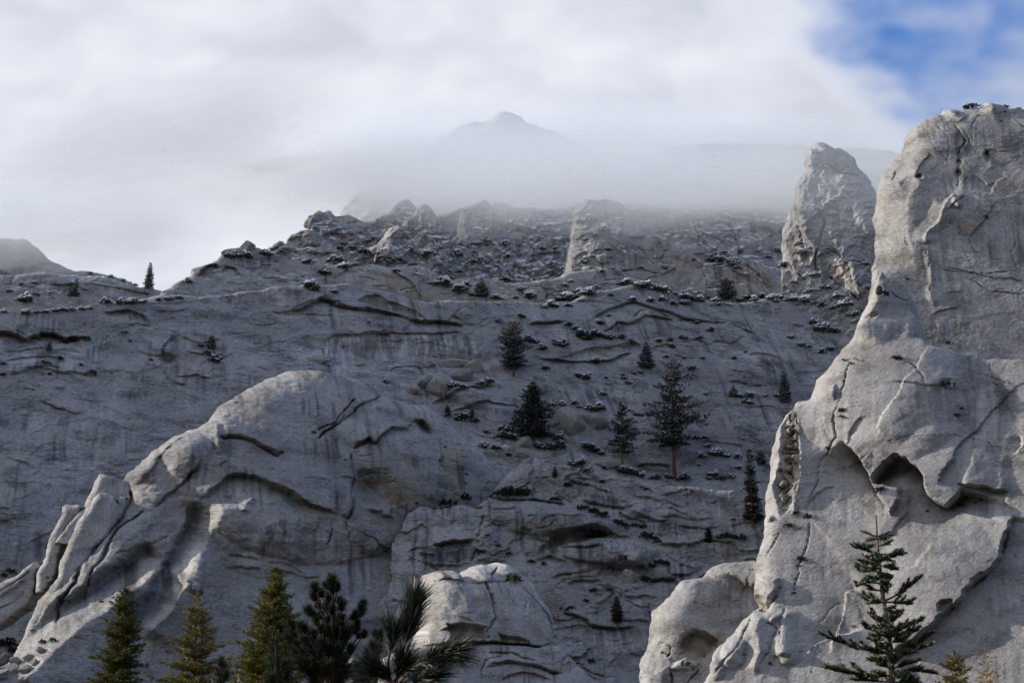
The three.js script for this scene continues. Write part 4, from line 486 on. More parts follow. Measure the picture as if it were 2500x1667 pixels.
mass({ key: 'towerR', sheet: 0.12, crack: 0.45, cut: 0.5, relief: 0.36, joints: { n: 16, cracks: 0.8, tilt: 1.35, len: 14 }, name: 'rock_tower', label: 'great smooth grey tower rising out of the top right corner', category: 'tower', anchor: [2280, 560, 282], slope: 76, yaw: -9, cell: 0.2, scale: 0.8, rough: 0.45, seed: 211, tone: 0.37, shelf: 0.2, material: rockMid, skirt: 4, mottle: 1.2,
  outline: KI(1000, 1560, 960, 1200, 1000, 960, 1010, 930, 1005, 850, 1000, 720, 1010, 620, 1030, 520, 1080, 420, 1130, 370, 1165, 280, 1220, 220, 1255, 180, 1330, 152, 1365, 152, 1375, 130, 1430, 124, 1480, 118, 1560, 118, 1600, 98, 1640, 96, 1700, 112, 1740, 125, 1800, 128, 1980, 150, 2180, 190, 2400, 240, 2420, 1560),
  free: [{ pts: KI(1010, 930, 1005, 850, 1000, 720, 1010, 620, 1030, 520, 1080, 420, 1130, 370, 1165, 280, 1220, 220, 1255, 180, 1330, 152, 1365, 152, 1375, 130, 1430, 124, 1480, 118, 1560, 118, 1600, 98, 1640, 96, 1700, 112, 1740, 125, 1800, 128, 1980, 150, 2180, 190, 2400, 240), R: 7, D: 7 }],
  features: [['fold', KI(1290, 180, 1210, 400, 1180, 560, 1160, 740, 1180, 900, 1200, 1050), 0.5, 9, 0.08], ['groove', KI(1545, 185, 1530, 230, 1510, 280, 1500, 330), 0.3, 1.2], ['groove', KI(1410, 220, 1460, 320, 1442, 400, 1440, 490, 1430, 590), 0.35, 1.6], ['groove', KI(1440, 220, 1490, 330, 1560, 430), 0.25, 0.6], ['bump', KI(1440, 440), 7, 10, -1], ['bump', KI(1440, 490), 9, 9, -1],
    ['step', KI(1260, 920, 1262, 830, 1300, 780, 1340, 710, 1380, 640, 1400, 610, 1450, 620), -1.6, 6, -1.2], ['ridge', KI(1260, 900, 1270, 820, 1330, 740, 1370, 650), 2.4, 1.2, 1], ['bump', KI(1430, 660), 9, 18, 1.4, 0.3], ['step', KI(1390, 700, 1420, 650, 1460, 620), 1.1, 3, 1],
    ['paint', KI(1370, 780, 1540, 740, 1550, 800, 1500, 860, 1420, 820), 0.8, 0.9, 1], ['step', KI(1370, 780, 1420, 800, 1500, 860, 1540, 940), -1, 4, -0.6], ['step', KI(1500, 860, 1540, 780, 1590, 720, 1640, 640), 1.2, 5, 0.6], ['groove', KI(1500, 860, 1520, 910, 1545, 945), 0.4, 1.2], ['step', KI(1545, 735, 1580, 735, 1600, 750), 1, 2, 1.2],
    ['step', KI(1510, 600, 1620, 600, 1650, 530, 1700, 520), -0.8, 6, -0.3], ['bump', KI(1600, 400), 9, 14, -1.4], ['step', KI(1640, 480, 1620, 420, 1600, 380), 0.8, 4, 0.8], ['step', KI(1510, 500, 1600, 560, 1660, 540), 0.7, 6, 0.3],
    ['groove', KI(1240, 910, 1260, 990, 1290, 1130, 1310, 1260, 1320, 1360), 0.25, 0.9], ['ridge', KI(1250, 920, 1275, 1050, 1305, 1230), 0.9, 0.6, 1], ['groove', KI(1300, 1000, 1400, 1010, 1500, 1040, 1620, 1060, 1800, 1100), 0.4, 1.2], ['step', KI(1300, 1005, 1500, 1040, 1800, 1100), 0.7, 5, 0.5], ['groove', KI(1560, 1040, 1700, 1040, 1800, 1035), 0.3, 0.8], ['groove', KI(1500, 1080, 1640, 1140, 1800, 1180), 0.35, 1], ['step', KI(1280, 1265, 1360, 1250, 1450, 1245), 0.6, 3, 0.8], ['step', KI(1380, 1150, 1440, 1155, 1480, 1150), 0.5, 3, 0.5],
    ['groove', KI(1280, 240, 1300, 320, 1380, 440), 0.25, 0.5], ['step', KI(1200, 500, 1230, 460, 1280, 380), 0.8, 4, 0.5], ['bump', KI(1215, 515), 12, 8, -1.4], ['groove', KI(1215, 510, 1230, 450, 1280, 390), 0.3, 0.9], ['step', KI(1080, 530, 1090, 480, 1100, 460), 1, 2, 1], ['bump', KI(1160, 550), 20, 20, -1], ['step', KI(1140, 740, 1170, 560, 1200, 520), -0.7, 5, -0.3], ['groove', KI(1170, 740, 1150, 820, 1160, 900), 0.25, 0.6],
    ['step', KI(1360, 210, 1440, 210, 1500, 160), 0.9, 3, 0.5], ['groove', KI(1300, 170, 1420, 160, 1500, 150), 0.4, 1.2], ['bump', KI(1410, 150), 20, 14, 1.2], ['bump', KI(1640, 130), 40, 18, 1.5], ['groove', KI(1700, 120, 1720, 180, 1800, 260), 0.35, 1], ['step', KI(1560, 400, 1620, 370, 1740, 380), 0.5, 5, 0.3], ['streaks', KI(1240, 200, 1500, 190, 1800, 220), 160, 0.66, 0.55, -0.02], ['streaks', KI(1260, 940, 1520, 950, 1800, 1000), 220, 1.22, 0.5, -0.05], ['streaks', KI(1500, 600, 1800, 640), 160, 0.7, 0.6, 0], ['groove', KI(1740, 880, 1710, 940, 1760, 1040), 0.35, 0.9], ['step', KI(1750, 870, 1720, 930, 1740, 1000), 0.9, 5, 0.4], ['streaks', KI(1000, 640, 1160, 500), 200, 1.15, 0.6, 0]] });

mass({ key: 'buttress', sheet: 0.08, crack: 0.42, cut: 0.45, joints: { n: 14, cracks: 0.7, tilt: 1.2, T: 0.5 }, name: 'rock_buttress', label: 'pale leaning buttress with the dark hooded cave on the right', category: 'buttress', anchor: [2150, 1200, 212], slope: 66, yaw: -20, cell: 0.172, scale: 0.7, rough: 0.5, seed: 221, tone: 0.37, shelf: 0.15, material: rockNear, skirt: 5, tan: 0.35, stain: 0.35,
  outline: KF(1560, 1720, 1590, 1568, 1640, 1490, 1690, 1430, 1725, 1395, 1722, 1330, 1723, 1270, 1732, 1220, 1745, 1150, 1752, 1080, 1760, 1010, 1785, 945, 1820, 915, 1850, 910, 1865, 880, 1900, 830, 1930, 790, 1962, 765, 1972, 720, 1984, 685, 2003, 640, 2020, 622, 2036, 646, 2060, 648, 2080, 652, 2091, 668, 2094, 715, 2112, 770, 2145, 795, 2255, 822, 2352, 822, 2480, 835, 2700, 860, 2700, 1720),
  free: [{ pts: KF(1590, 1568, 1640, 1490, 1690, 1430, 1725, 1395, 1722, 1330, 1723, 1270, 1732, 1220, 1745, 1150, 1752, 1080, 1760, 1010, 1785, 945, 1820, 915, 1850, 910, 1865, 880, 1900, 830, 1930, 790, 1962, 765, 1972, 720, 1984, 685, 2003, 640, 2020, 622), R: 3.6, D: 6 }, { pts: KF(2020, 622, 2036, 646, 2060, 648, 2080, 652, 2091, 668, 2094, 715, 2112, 770, 2145, 795, 2255, 822, 2352, 822, 2480, 835, 2700, 860), R: 1.3, D: 1.5 }],
  features: [
    // upper spine
    ['ridge', KI(1000, 960, 1010, 1050, 1000, 1200, 960, 1330, 880, 1420), 4.5, 3, 1.1], ['bump', KI(1020, 1160), 12, 12, -1.4], ['paint', KI(950, 1180, 1030, 1180, 1020, 1260, 940, 1300), 0.8, 0.9, 1], ['step', KI(1050, 1100, 1050, 1060, 1080, 1060, 1090, 1130), 1, 2, 0.8], ['groove', KI(1050, 1080, 1060, 1140, 1170, 1200), 0.35, 1.2], ['groove', KI(1170, 1100, 1165, 1250, 1230, 1380), 0.35, 1.2], ['bump', KI(980, 1290), 18, 8, -1.2],
    ['bump', KJ(1280, 200), 230, 190, 4.5, 0, 1],
    // the cave under its hood and the tooth to the right of it
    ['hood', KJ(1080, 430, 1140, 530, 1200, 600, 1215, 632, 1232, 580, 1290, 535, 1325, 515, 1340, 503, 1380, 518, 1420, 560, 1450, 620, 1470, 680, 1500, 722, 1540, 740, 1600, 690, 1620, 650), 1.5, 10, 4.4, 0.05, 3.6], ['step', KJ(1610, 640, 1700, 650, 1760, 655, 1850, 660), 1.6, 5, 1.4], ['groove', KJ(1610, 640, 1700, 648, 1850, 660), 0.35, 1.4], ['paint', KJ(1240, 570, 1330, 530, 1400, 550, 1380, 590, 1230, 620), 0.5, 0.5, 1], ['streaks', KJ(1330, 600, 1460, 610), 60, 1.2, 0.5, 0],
    ['bump', KJ(1560, 560), 130, 110, 1.6, 0, 1], ['bump', KJ(1120, 530), 10, 6, -1],
    ['groove', KJ(850, 620, 960, 580, 1040, 560, 1140, 540, 1240, 470, 1360, 430, 1480, 405), 0.18, 0.6], ['groove', KJ(1600, 410, 1740, 440, 1880, 480), 0.2, 0.6],
    // cracks on the left half
    ['groove', KJ(1120, 60, 1090, 120, 1100, 190, 1070, 260, 1050, 310, 1040, 420, 1000, 470, 960, 560, 950, 640, 900, 740), 0.28, 1.4, 0.02], ['groove', KJ(985, 320, 990, 400, 1020, 450), 0.22, 1], ['groove', KJ(1050, 60, 1200, 80), 0.25, 0.8], ['bump', KJ(1045, 220), 10, 20, 0.9], ['groove', KJ(920, 800, 915, 880, 890, 960, 860, 1020, 840, 1100, 840, 1170), 0.28, 1.2], ['groove', KJ(780, 870, 760, 900, 720, 960, 720, 1010), 0.28, 0.9], ['groove', KJ(800, 840, 880, 850, 740, 880), 0.25, 0.9],
    ['step', KJ(820, 800, 840, 700, 870, 560, 870, 420, 860, 300, 880, 240), -1.8, 5, -2.0], ['paint', KJ(780, 300, 850, 260, 870, 340, 780, 360), 0.55, 0.3, 0.8], ['bump', KJ(820, 470), 26, 90, -2.4, 0.1, 0.5], ['bump', KJ(790, 640), 20, 70, -1.8, 0, 0.5], ['rubble', KJ(780, 300, 860, 270, 878, 420, 862, 560, 825, 720, 770, 800, 740, 770, 765, 520, 755, 400), 1.1, 1.3], ['paint', KJ(770, 380, 870, 360, 850, 600, 790, 780, 750, 760), 0.72, 0.6, 1], ['bump', KJ(810, 380), 8, 8, 1.4], ['bump', KJ(800, 450), 8, 9, 1.4], ['bump', KJ(830, 500), 9, 8, 1.3], ['bump', KJ(800, 560), 8, 10, 1.3], ['bump', KJ(790, 640), 9, 12, 1.3], ['bump', KJ(780, 700), 8, 11, 1.2], ['groove', KJ(770, 340, 790, 430, 770, 520, 780, 640, 750, 740), 0.25, 1.2],
    ['step', KJ(890, 770, 930, 700, 990, 650, 1030, 640), 0.6, 3, 0.3], ['bump', KJ(720, 790), 14, 10, 1.2],
    ['plate', KJ(690, 1090, 760, 1080, 775, 1110, 740, 1160, 700, 1200, 650, 1190, 640, 1150, 660, 1110), 1.2, 0.5], ['bump', KJ(680, 1200), 30, 22, -2.2, 0.4], ['groove', KJ(640, 1210, 700, 1210, 760, 1150), 0.4, 1.6], ['paint', KJ(640, 1130, 700, 1120, 690, 1220, 640, 1200), 0.6, 0.7, 0.6], ['bump', KJ(655, 880), 6, 14, -1.4, -0.4],
    ['ridge', KJ(700, 1230, 680, 1320, 690, 1420, 640, 1540), 2.2, 1.4, 1], ['groove', KJ(640, 1250, 600, 1330, 560, 1420, 470, 1530), 0.4, 1.8], ['groove', KJ(720, 1280, 760, 1330, 730, 1420, 660, 1540), 0.35, 1.6], ['bump', KJ(750, 1270), 10, 12, 0.9], ['groove', KJ(780, 1220, 770, 1300, 800, 1400), 0.25, 1], ['ridge', KJ(800, 1230, 790, 1330, 800, 1440), 1.8, 1, 1], ['bump', KJ(820, 1400), 30, 50, 1.2], ['ridge', KJ(640, 1200, 540, 1330, 440, 1480), 3, 2, 1], ['bump', KJ(560, 1420), 30, 40, 1.4], ['bump', KJ(470, 1500), 30, 30, 1.4],
    // lower right: the broad smooth panel, its curved lip and the small spire
    ['step', KJ(1290, 1420, 1400, 1370, 1500, 1310, 1540, 1260, 1640, 1170, 1680, 1110, 1750, 1050, 1800, 960, 1860, 860, 1890, 780), 2.4, 12, 2.0, 0.06, 9], ['plate', KJ(1530, 1200, 1560, 1180, 1610, 1175, 1600, 1220, 1550, 1250, 1525, 1240), -1.0, 0.5], ['plate', KJ(1680, 1080, 1720, 1045, 1755, 1045, 1740, 1080, 1690, 1110), -1.0, 0.5], ['plate', KJ(1800, 960, 1830, 890, 1860, 860, 1850, 900, 1820, 960), -0.8, 0.4], ['paint', KJ(1530, 1200, 1610, 1175, 1600, 1220, 1530, 1250), 0.7, 0.6, 0.5], ['paint', KJ(1680, 1080, 1755, 1045, 1740, 1080, 1690, 1110), 0.7, 0.6, 0.5],
    ['bump', KJ(1520, 1050), 150, 170, 1.6, 0, 1], ['step', KJ(1500, 900, 1430, 980, 1390, 1040), 0.5, 4, 0.1], ['step', KJ(1210, 900, 1310, 880, 1340, 800, 1380, 740), 0.8, 4, 0.2], ['step', KJ(1020, 1440, 1050, 1340, 1070, 1230, 1090, 1160, 1110, 1140, 1150, 1160, 1230, 1210), -1.6, 4, -1.2], ['groove', KJ(950, 1310, 980, 1250, 1020, 1210, 1060, 1200), 0.25, 0.9], ['step', KJ(860, 1470, 940, 1400, 1000, 1370, 1060, 1350, 1180, 1310), -1.6, 5, -1.4], ['groove', KJ(860, 1480, 900, 1440, 960, 1400), 0.3, 1.2], ['groove', KJ(980, 1390, 950, 1460, 940, 1520), 0.25, 0.8], ['groove', KJ(1200, 640, 1240, 720, 1260, 790), 0.35, 1.2], ['bump', KJ(1560, 175), 20, 10, -0.9], ['groove', KJ(1400, 80, 1440, 130, 1480, 240), 0.3, 0.9], ['step', KJ(1280, 185, 1480, 190, 1660, 200), 0.4, 5, 0.2], ['groove', KJ(1620, 110, 1780, 130, 1900, 170), 0.25, 0.8], ['groove', KJ(1760, 60, 1800, 200, 1880, 360), 0.25, 0.8], ['step', KJ(1900, 400, 1910, 440, 1890, 500), 1.2, 3, 1.2], ['step', KJ(1730, 30, 1840, 40, 1919, 30), 0.9, 3, 0.6], ['streaks', KJ(1300, 110, 1600, 120), 150, 1.22, 0.5, -0.05], ['streaks', KJ(1400, 180, 1900, 200), 160, 0.72, 0.8, 0]] });

mass({ key: 'smalldome', sheet: 0, crack: 0.5, joints: { n: 22 }, name: 'rock_dome', label: 'smooth sunlit shoulder dome left of the buttress foot', category: 'dome', anchor: [1690, 1520, 224], slope: 66, yaw: -12, cell: 0.13, scale: 0.55, rough: 0.7, seed: 231, tone: 0.37, shelf: 0.1, material: rockNear, skirt: 6, stain: 0.3, tan: 0.4, thing: true,
  outline: KH(780, 1700, 810, 1560, 840, 1420, 870, 1320, 890, 1200, 920, 1110, 970, 1040, 1010, 1010, 1060, 940, 1120, 870, 1180, 850, 1270, 830, 1310, 770, 1380, 740, 1480, 720, 1620, 700, 1700, 800, 1700, 1100, 1560, 1300, 1420, 1700),
  free: [{ pts: KH(780, 1700, 810, 1560, 840, 1420, 870, 1320, 890, 1200, 920, 1110, 970, 1040, 1010, 1010, 1060, 940, 1120, 870, 1180, 850, 1270, 830, 1310, 770, 1380, 740, 1480, 720, 1620, 700), R: 4.6, D: 6.5 }],
  features: [['bump', KH(1140, 1080), 110, 120, 3.4, 0, 0.8], ['step', KH(1000, 1020, 960, 1120, 900, 1300), -0.5, 3, 0], ['groove', KH(1010, 1365, 1060, 1370, 1080, 1320, 1000, 1300), 0.2, 0.7], ['hood', KH(1130, 1340, 1160, 1260, 1220, 1210, 1290, 1222, 1400, 1290), 0.5, 4, 2.2, 0.12, 3.2], ['fold', KH(1240, 1240, 1235, 1120, 1255, 1000, 1270, 900, 1320, 790), 0.55, 9], ['paint', KH(1140, 1310, 1200, 1220, 1290, 1220, 1400, 1290, 1280, 1400, 1130, 1370), 0.6, 0.7, 0.8], ['paint', KH(1280, 900, 1620, 720, 1620, 1000, 1400, 1260, 1240, 1200), 0.8, 0.1, 3], ['plate', KH(1070, 1470, 1110, 1410, 1180, 1380, 1260, 1420, 1240, 1470, 1130, 1490), 1.6, 0.9], ['plate', KH(900, 1568, 960, 1480, 1060, 1450, 1080, 1520, 1060, 1640, 880, 1640), 1.5, 0.8], ['groove', KH(1080, 1500, 1110, 1600), 0.3, 1.2], ['groove', KH(1250, 1480, 1200, 1580), 0.3, 1.2], ['step', KH(860, 1420, 900, 1500, 890, 1568), 0.6, 3, 0.3], ['bump', KH(1300, 790), 24, 12, 0.8], ['groove', KH(1040, 1380, 1070, 1360), 0.3, 0.9]] });  // right flank painted darker: its turned-away shade is put into the tone

// ---------------------------------------------------------------- loose blocks and boulders
function nearestRock(px, py, tries = 30) {
  let best = null;
  for (const m of Object.values(masses)) if (insidePoly(m.outline, px, py)) { const p = m.hit(px, py); if (m.hit.miss < 0.8 && (!best || p.z > best.z)) best = p; }
  return best ?? (tries ? nearestRock(px, py + 4, tries - 1) : null);
}
function boulderShape(rx, ry, rz, sd, o = {}) {
  seed(sd);
  let g = new THREE.IcosahedronGeometry(1, 9); g.deleteAttribute('uv'); g.deleteAttribute('normal'); g = mergeVertices(g, 1e-4);
  const cuts = []; for (let i = 0; i < ((o.cuts ?? 9) + 5); i++) { const n = new THREE.Vector3(between(-1, 1), between(-0.8, 1), between(-1, 1)).normalize(); cuts.push([n, between(o.flat ?? 0.5, 0.82)]); }
  const p = g.attributes.position, v = new THREE.Vector3(), col = [], uv = [], tn = o.tan ?? 0.3, tone = o.tone ?? 0.33;
  for (let i = 0; i < p.count; i++) {
    v.fromBufferAttribute(p, i); const d0 = v.clone();
    for (const [n, d] of cuts) { const e = v.dot(n) - d; if (e > 0) v.addScaledVector(n, -e * 0.94); }
    const f = 1 + 0.05 * fbm(d0.x * 3 + sd, d0.y * 3 + d0.z * 2.1, 3, 601) + 0.02 * noise(d0.x * 11 + d0.z * 5, d0.y * 11, 603);
    v.multiplyScalar(f); v.set(v.x * rx, v.y * ry, v.z * rz); p.setXYZ(i, v.x, v.y, v.z); uv.push(v.x + v.z * 0.6, v.y + v.z * 0.3);
    const st = smooth(0.05, 0.4, fbm(v.x * 1.1 + v.z + sd, v.y * 0.14, 3, 605)), t = tone * (1 + 0.25 * fbm(v.x * 0.7 + sd, v.y * 0.7 + v.z, 3, 607)) * (1 - 0.4 * st * (o.streak ?? 0.6)), k = clamp(tn * (0.6 + fbm(v.x * 0.4, v.y * 0.4 + sd, 2, 609)));
    col.push(t * lerp(1, 1.08, k), t * lerp(0.985, 0.96, k), t * lerp(0.985, 0.8, k));
  }
  g.setAttribute('color', new THREE.Float32BufferAttribute(col, 3)); g.setAttribute('uv', new THREE.Float32BufferAttribute(uv, 2)); g.computeVertexNormals(); return g;
}
const pile = 'boulder pile above the dome';
function boulder(label, k, x, y, w, hgt, sd, o = {}, group) {
  if (group === pile && o.out === undefined) o.out = 0.5;
  const [px, py] = k(x, y)[0], sc = k(1, 0)[0][0] - k(0, 0)[0][0], p = o.depth ? at(px, py, o.depth) : nearestRock(px, py); if (!p) return;
  const s = p.clone().sub(EYE).length() / FOCAL * sc, m = new THREE.Mesh(boulderShape(w / 2 * s * 1.1, hgt / 2 * s * 1.12, Math.min(w, hgt) / 2 * s * (o.deep ?? 1.1), sd, o), rockMid);
  m.position.copy(p); m.position.z += (o.out ?? 0) * Math.min(w, hgt) * s * 0.5; m.rotation.set(0, between(-0.3, 0.3), o.turn ?? 0);
  return thing(m, 'boulder', label, 'boulder', group);
}
boulder('flat capping boulder on top of the pile right of the dome crest', KE, 1170, 112, 240, 84, 11, { tan: 0.4 }, pile);
boulder('small wedge boulder at the left of the pile', KE, 990, 118, 100, 80, 12, { tan: 0.6 }, pile);
boulder('round boulder at the right end of the pile', KE, 1305, 142, 140, 115, 13, { cuts: 4, tan: 0.5 }, pile);
boulder('large angular boulder under the pile with a pale upright edge', KE, 1060, 270, 190, 200, 14, { tan: 0.4, tone: 0.36 }, pile);
boulder('leaning slab boulder left of the large angular one', KE, 960, 250, 130, 130, 15, { turn: 0.5 }, pile);
boulder('dark rounded boulder under the capping slab', KE, 1220, 200, 190, 110, 16, { tone: 0.26 }, pile);
boulder('squat tan boulder at the left foot of the pile', KE, 880, 300, 110, 60, 17, { tan: 0.9 }, pile);
boulder('pale triangular boulder on the terrace', KE, 1525, 700, 76, 56, 19, { tone: 0.5, streak: 0 }, 'terrace boulders');
boulder('tilted oblong boulder beside the pale triangular one', KE, 1645, 668, 170, 84, 20, { cuts: 4, turn: 0.45, tone: 0.36 }, 'terrace boulders');
boulder('streaked boulder below the tilted oblong one', KE, 1630, 742, 130, 76, 21, { tan: 0.5 }, 'terrace boulders');
boulder('half hidden tan boulder among the terrace shrubs', KE, 1960, 645, 120, 56, 22, { tan: 0.6 }, 'terrace boulders');
boulder('tall cracked tan block between the two middle pines', KG, 365, 1140, 200, 220, 23, { tan: 0.75, flat: 0.7, tone: 0.32, streak: 0.4 }, 'terrace boulders');
boulder('dark streaked block right of the tan block', KG, 520, 1120, 190, 150, 24, { cuts: 6, tone: 0.26, streak: 1 }, 'terrace boulders');
boulder('rounded block sunk in the terrace foot', KG, 590, 1400, 190, 70, 25, { cuts: 5 }, 'terrace boulders');
boulder('pale upright block standing on the lower slabs', KH, 803, 858, 160, 120, 26, { tone: 0.40, tan: 0.6, flat: 0.5, streak: 0.8 });
boulder('low flat block left of the pale upright one', KH, 600, 900, 96, 40, 27, { tone: 0.34 });
boulder('domed block in the dark scrub right of the pale upright one', KH, 1000, 845, 220, 80, 28, { cuts: 6, tone: 0.28 });
boulder('stacked thin block on the lower slab ledge', KH, 590, 965, 80, 36, 29, {});
boulder('squared skyline boulder at the left of the ridge', KA, 1660, 425, 110, 90, 30, { tan: 0.4 }, 'skyline boulders');
boulder('low skyline boulder right of the squared one', KA, 1870, 380, 90, 60, 31, {}, 'skyline boulders');
boulder('tilted slab boulder lowest on the left skyline', KA, 1525, 465, 110, 60, 32, { flat: 0.45 }, 'skyline boulders');
boulder('snow topped boulder on the wall below the pillar', KI, 560, 1330, 70, 40, 33, {});
boulder('leaning block in the notch of the pale buttress edge', KI, 810, 1430, 90, 110, 34, { tone: 0.36 });
boulder('round cap boulder on the crest of the big dome', KE, 205, 90, 200, 70, 35, { cuts: 5, tan: 0.6 });
boulder('small boulder right of the cap boulder on the dome crest', KE, 500, 118, 90, 60, 36, { tan: 0.4 });
[[30, 1440, 90], [100, 1450, 76], [165, 1425, 60], [80, 1500, 84], [150, 1500, 76], [240, 1385, 56], [20, 1520, 80], [200, 1455, 50]].forEach(([x, y, w], i) => boulder('grey talus boulder at the bottom left corner, ' + ['topmost left', 'second', 'third', 'fourth', 'fifth', 'sixth', 'seventh', 'eighth'][i] + ' of the heap', KB, x, y, w, w * 0.8, 50 + i, { tone: 0.34, out: 0.9 }, 'talus at the bottom left'));
// boulders on the ground at the foot of the frame
function groundBoulder(label, k, x, y, w, hgt, depth, sd, o) {
  const [px, py] = k(x, y)[0], p = at(px, py, depth), sc = k(1, 0)[0][0] - k(0, 0)[0][0], s = p.clone().sub(EYE).length() / FOCAL * sc, top = p.y + hgt / 2 * s, gy = groundHeight(p.x, p.z), ry = (top - gy) / 2 + 0.6;
  const m = new THREE.Mesh(boulderShape(w / 2 * s, ry, w / 2 * s, sd, o), rockMid); m.position.set(p.x, top - ry, p.z); thing(m, 'boulder', label, 'boulder', 'boulders behind the near trees');
}
groundBoulder('pale boulder with a sunlit top beside the sparse pine', KW, 250, 1200, 90, 70, 150, 71, { tone: 0.44, cuts: 5 });
groundBoulder('wide low boulder at the bottom edge under the sparse pine', KW, 340, 1255, 170, 90, 140, 72, { tone: 0.38 });
groundBoulder('grey boulder heap block left of the sparse pine foot', KW, 60, 1250, 190, 90, 138, 73, { tone: 0.38, cuts: 6 });
groundBoulder('boulder glimpsed through the dark tufted pine', KW, 570, 1210, 150, 90, 145, 74, { tone: 0.40 });
groundBoulder('flat sunlit boulder behind the near sprig at left', KW, 1000, 1130, 200, 60, 160, 75, { tone: 0.44 });
groundBoulder('pale boulder low behind the near sprig', KW, 1040, 1230, 150, 110, 150, 76, { tone: 0.46 });

// ---------------------------------------------------------------- cloud caught on the ridge: lens-shaped bodies of mist whose opacity follows their thickness
function cloudBank(label, px, py, depth, w, h, o = {}) {
  const { n = 3, lean = 50, yaw = 0, gap = 14, dense = 1, thick = 16, sd = 1, low = 0.45, tilt = 0 } = o;
  const ls = lean * Math.PI / 180, yw = yaw * Math.PI / 180, N = new THREE.Vector3(Math.sin(yw) * Math.sin(ls), Math.cos(ls), Math.cos(yw) * Math.sin(ls)), A = new THREE.Vector3(0, 1, 0).cross(N).normalize(), B = N.clone().cross(A);
  if (tilt) { A.applyAxisAngle(N, tilt); B.applyAxisAngle(N, tilt); }
  const T = 192, tex = new Uint8Array(T * T * 4);
  // thickness of the mist over the bank, 0 at its rim
  const body = (u, v) => {
    const x = u * 2 - 1, y = v * 2 - 1, k = w / Math.max(h, 1);
    const wx = x + 0.16 * fbm(x * 2 * k * 0.5 + sd, y * 2, 3, 401 + sd), wy = y + 0.26 * fbm(x * 2 * k * 0.5, y * 2 + sd, 3, 411 + sd);
    const rim = smooth(1.0, 0.15, Math.hypot(x, y)) * smooth(0.98, low, Math.hypot(wx, wy));
    const puff = 0.62 + 0.75 * fbm(x * 1.7 * k * 0.6 + sd * 3, y * 2.4, 5, 421 + sd);
    return clamp(rim * clamp(puff, 0.05, 1.2));
  };
  for (let j = 0; j < T; j++) for (let i = 0; i < T; i++) { const t = body((i + 0.5) / T, (j + 0.5) / T), v = Math.round(255 * clamp(1 - Math.exp(-dense * t * 1.6)) ), q = (j * T + i) * 4; tex[q] = tex[q + 1] = tex[q + 2] = v; tex[q + 3] = 255; }
  const map = new THREE.DataTexture(tex, T, T); map.magFilter = THREE.LinearFilter; map.needsUpdate = true;
  const C = at(px, py, depth), sc = C.clone().sub(EYE).length() / FOCAL, W = w * sc, Hh = h * sc / Math.max(0.5, Math.sin(ls + 0.35));
  const GX_ = 44, GY_ = 30, pos = [], uv = [], idx = [];
  for (let l = 0; l < n; l++) for (const side of [1, -1]) {
    const off = pos.length / 3;
    for (let j = 0; j <= GY_; j++) for (let i = 0; i <= GX_; i++) {
      const u = i / GX_, v = j / GY_, su = u + (l ? 0.05 * noise(l * 3.1, 0.5, 5) : 0), t = 1.2 + Math.min(thick, gap * 0.6) * Math.max(0, 1 - 4 * ((u - 0.5) ** 2 + (v - 0.5) ** 2)), wob = 0.8 * noise(u * 2 + l * 7, v * 2, 431 + sd);
      const p = C.clone().addScaledVector(A, (su - 0.5) * W * (1 - 0.06 * l)).addScaledVector(B, (v - 0.5) * Hh * (1 - 0.05 * l)).addScaledVector(N, (l - (n - 1) / 2) * gap + wob + side * t * 0.5);
      pos.push(p.x, p.y, p.z); uv.push(u, v);
    }
    for (let j = 0; j < GY_; j++) for (let i = 0; i < GX_; i++) { const a = off + j * (GX_ + 1) + i, b = a + GX_ + 1; if (Math.hypot((i + 0.5) / GX_ * 2 - 1, (j + 0.5) / GY_ * 2 - 1) > 1) continue; idx.push(a, a + 1, b + 1, a, b + 1, b); }
  }
  const g = new THREE.BufferGeometry();
  g.setAttribute('position', new THREE.Float32BufferAttribute(pos, 3)); g.setAttribute('uv', new THREE.Float32BufferAttribute(uv, 2)); g.setIndex(idx); g.computeVertexNormals();
  // droplets scatter light from every side, above all from the sky overhead: the shading leans upwards
  { const nn = g.attributes.normal; for (let i = 0; i < nn.count; i++) nn.setXYZ(i, -0.12, 0.78, 0.62); }
  const m = new THREE.MeshPhysicalMaterial({ name: 'mist', color: new THREE.Color().setRGB(0.93, 0.965, 1.0), roughness: 1, specularIntensity: 0, transmission: 0.5, thickness: 0, transparent: true, opacity: 0.29, alphaMap: map, side: THREE.DoubleSide, depthWrite: false });
  const mesh = new THREE.Mesh(g, m);
  return thing(mesh, 'cloud', label, 'cloud', 'mist on the ridge', 'stuff');
}
cloudBank('bank of grey cloud over the hidden summit', 1270, 390, 810, 2500, 720, { n: 4, dense: 3.4, sd: 1, gap: 12 });
cloudBank('pale cloud filling the notch behind the pinnacles', 1450, 410, 650, 2100, 420, { n: 2, dense: 2.4, sd: 2, gap: 10 });
cloudBank('mist between the pinnacles and the back cliff', 1400, 440, 596, 1900, 360, { n: 2, dense: 1.8, sd: 8, lean: 62, gap: 6, low: 0.2 });
cloudBank('mist drifting across the pinnacle tops', 1450, 430, 486, 2300, 500, { n: 3, dense: 2.2, sd: 3, lean: 64, gap: 6, thick: 8, low: 0.1 });
cloudBank('mist curling round the hazy cliff at far left', 40, 530, 520, 1100, 400, { n: 3, dense: 2.6, sd: 4, gap: 8 });
cloudBank('cloud hanging left of the ridge towards the sun', 330, 330, 600, 1500, 620, { n: 2, dense: 1.8, sd: 9, lean: 58, yaw: -22, gap: 10 });
cloudBank('cloud behind the knobbed pillar', 2100, 410, 520, 1100, 480, { n: 3, dense: 2.6, sd: 5, gap: 8 });
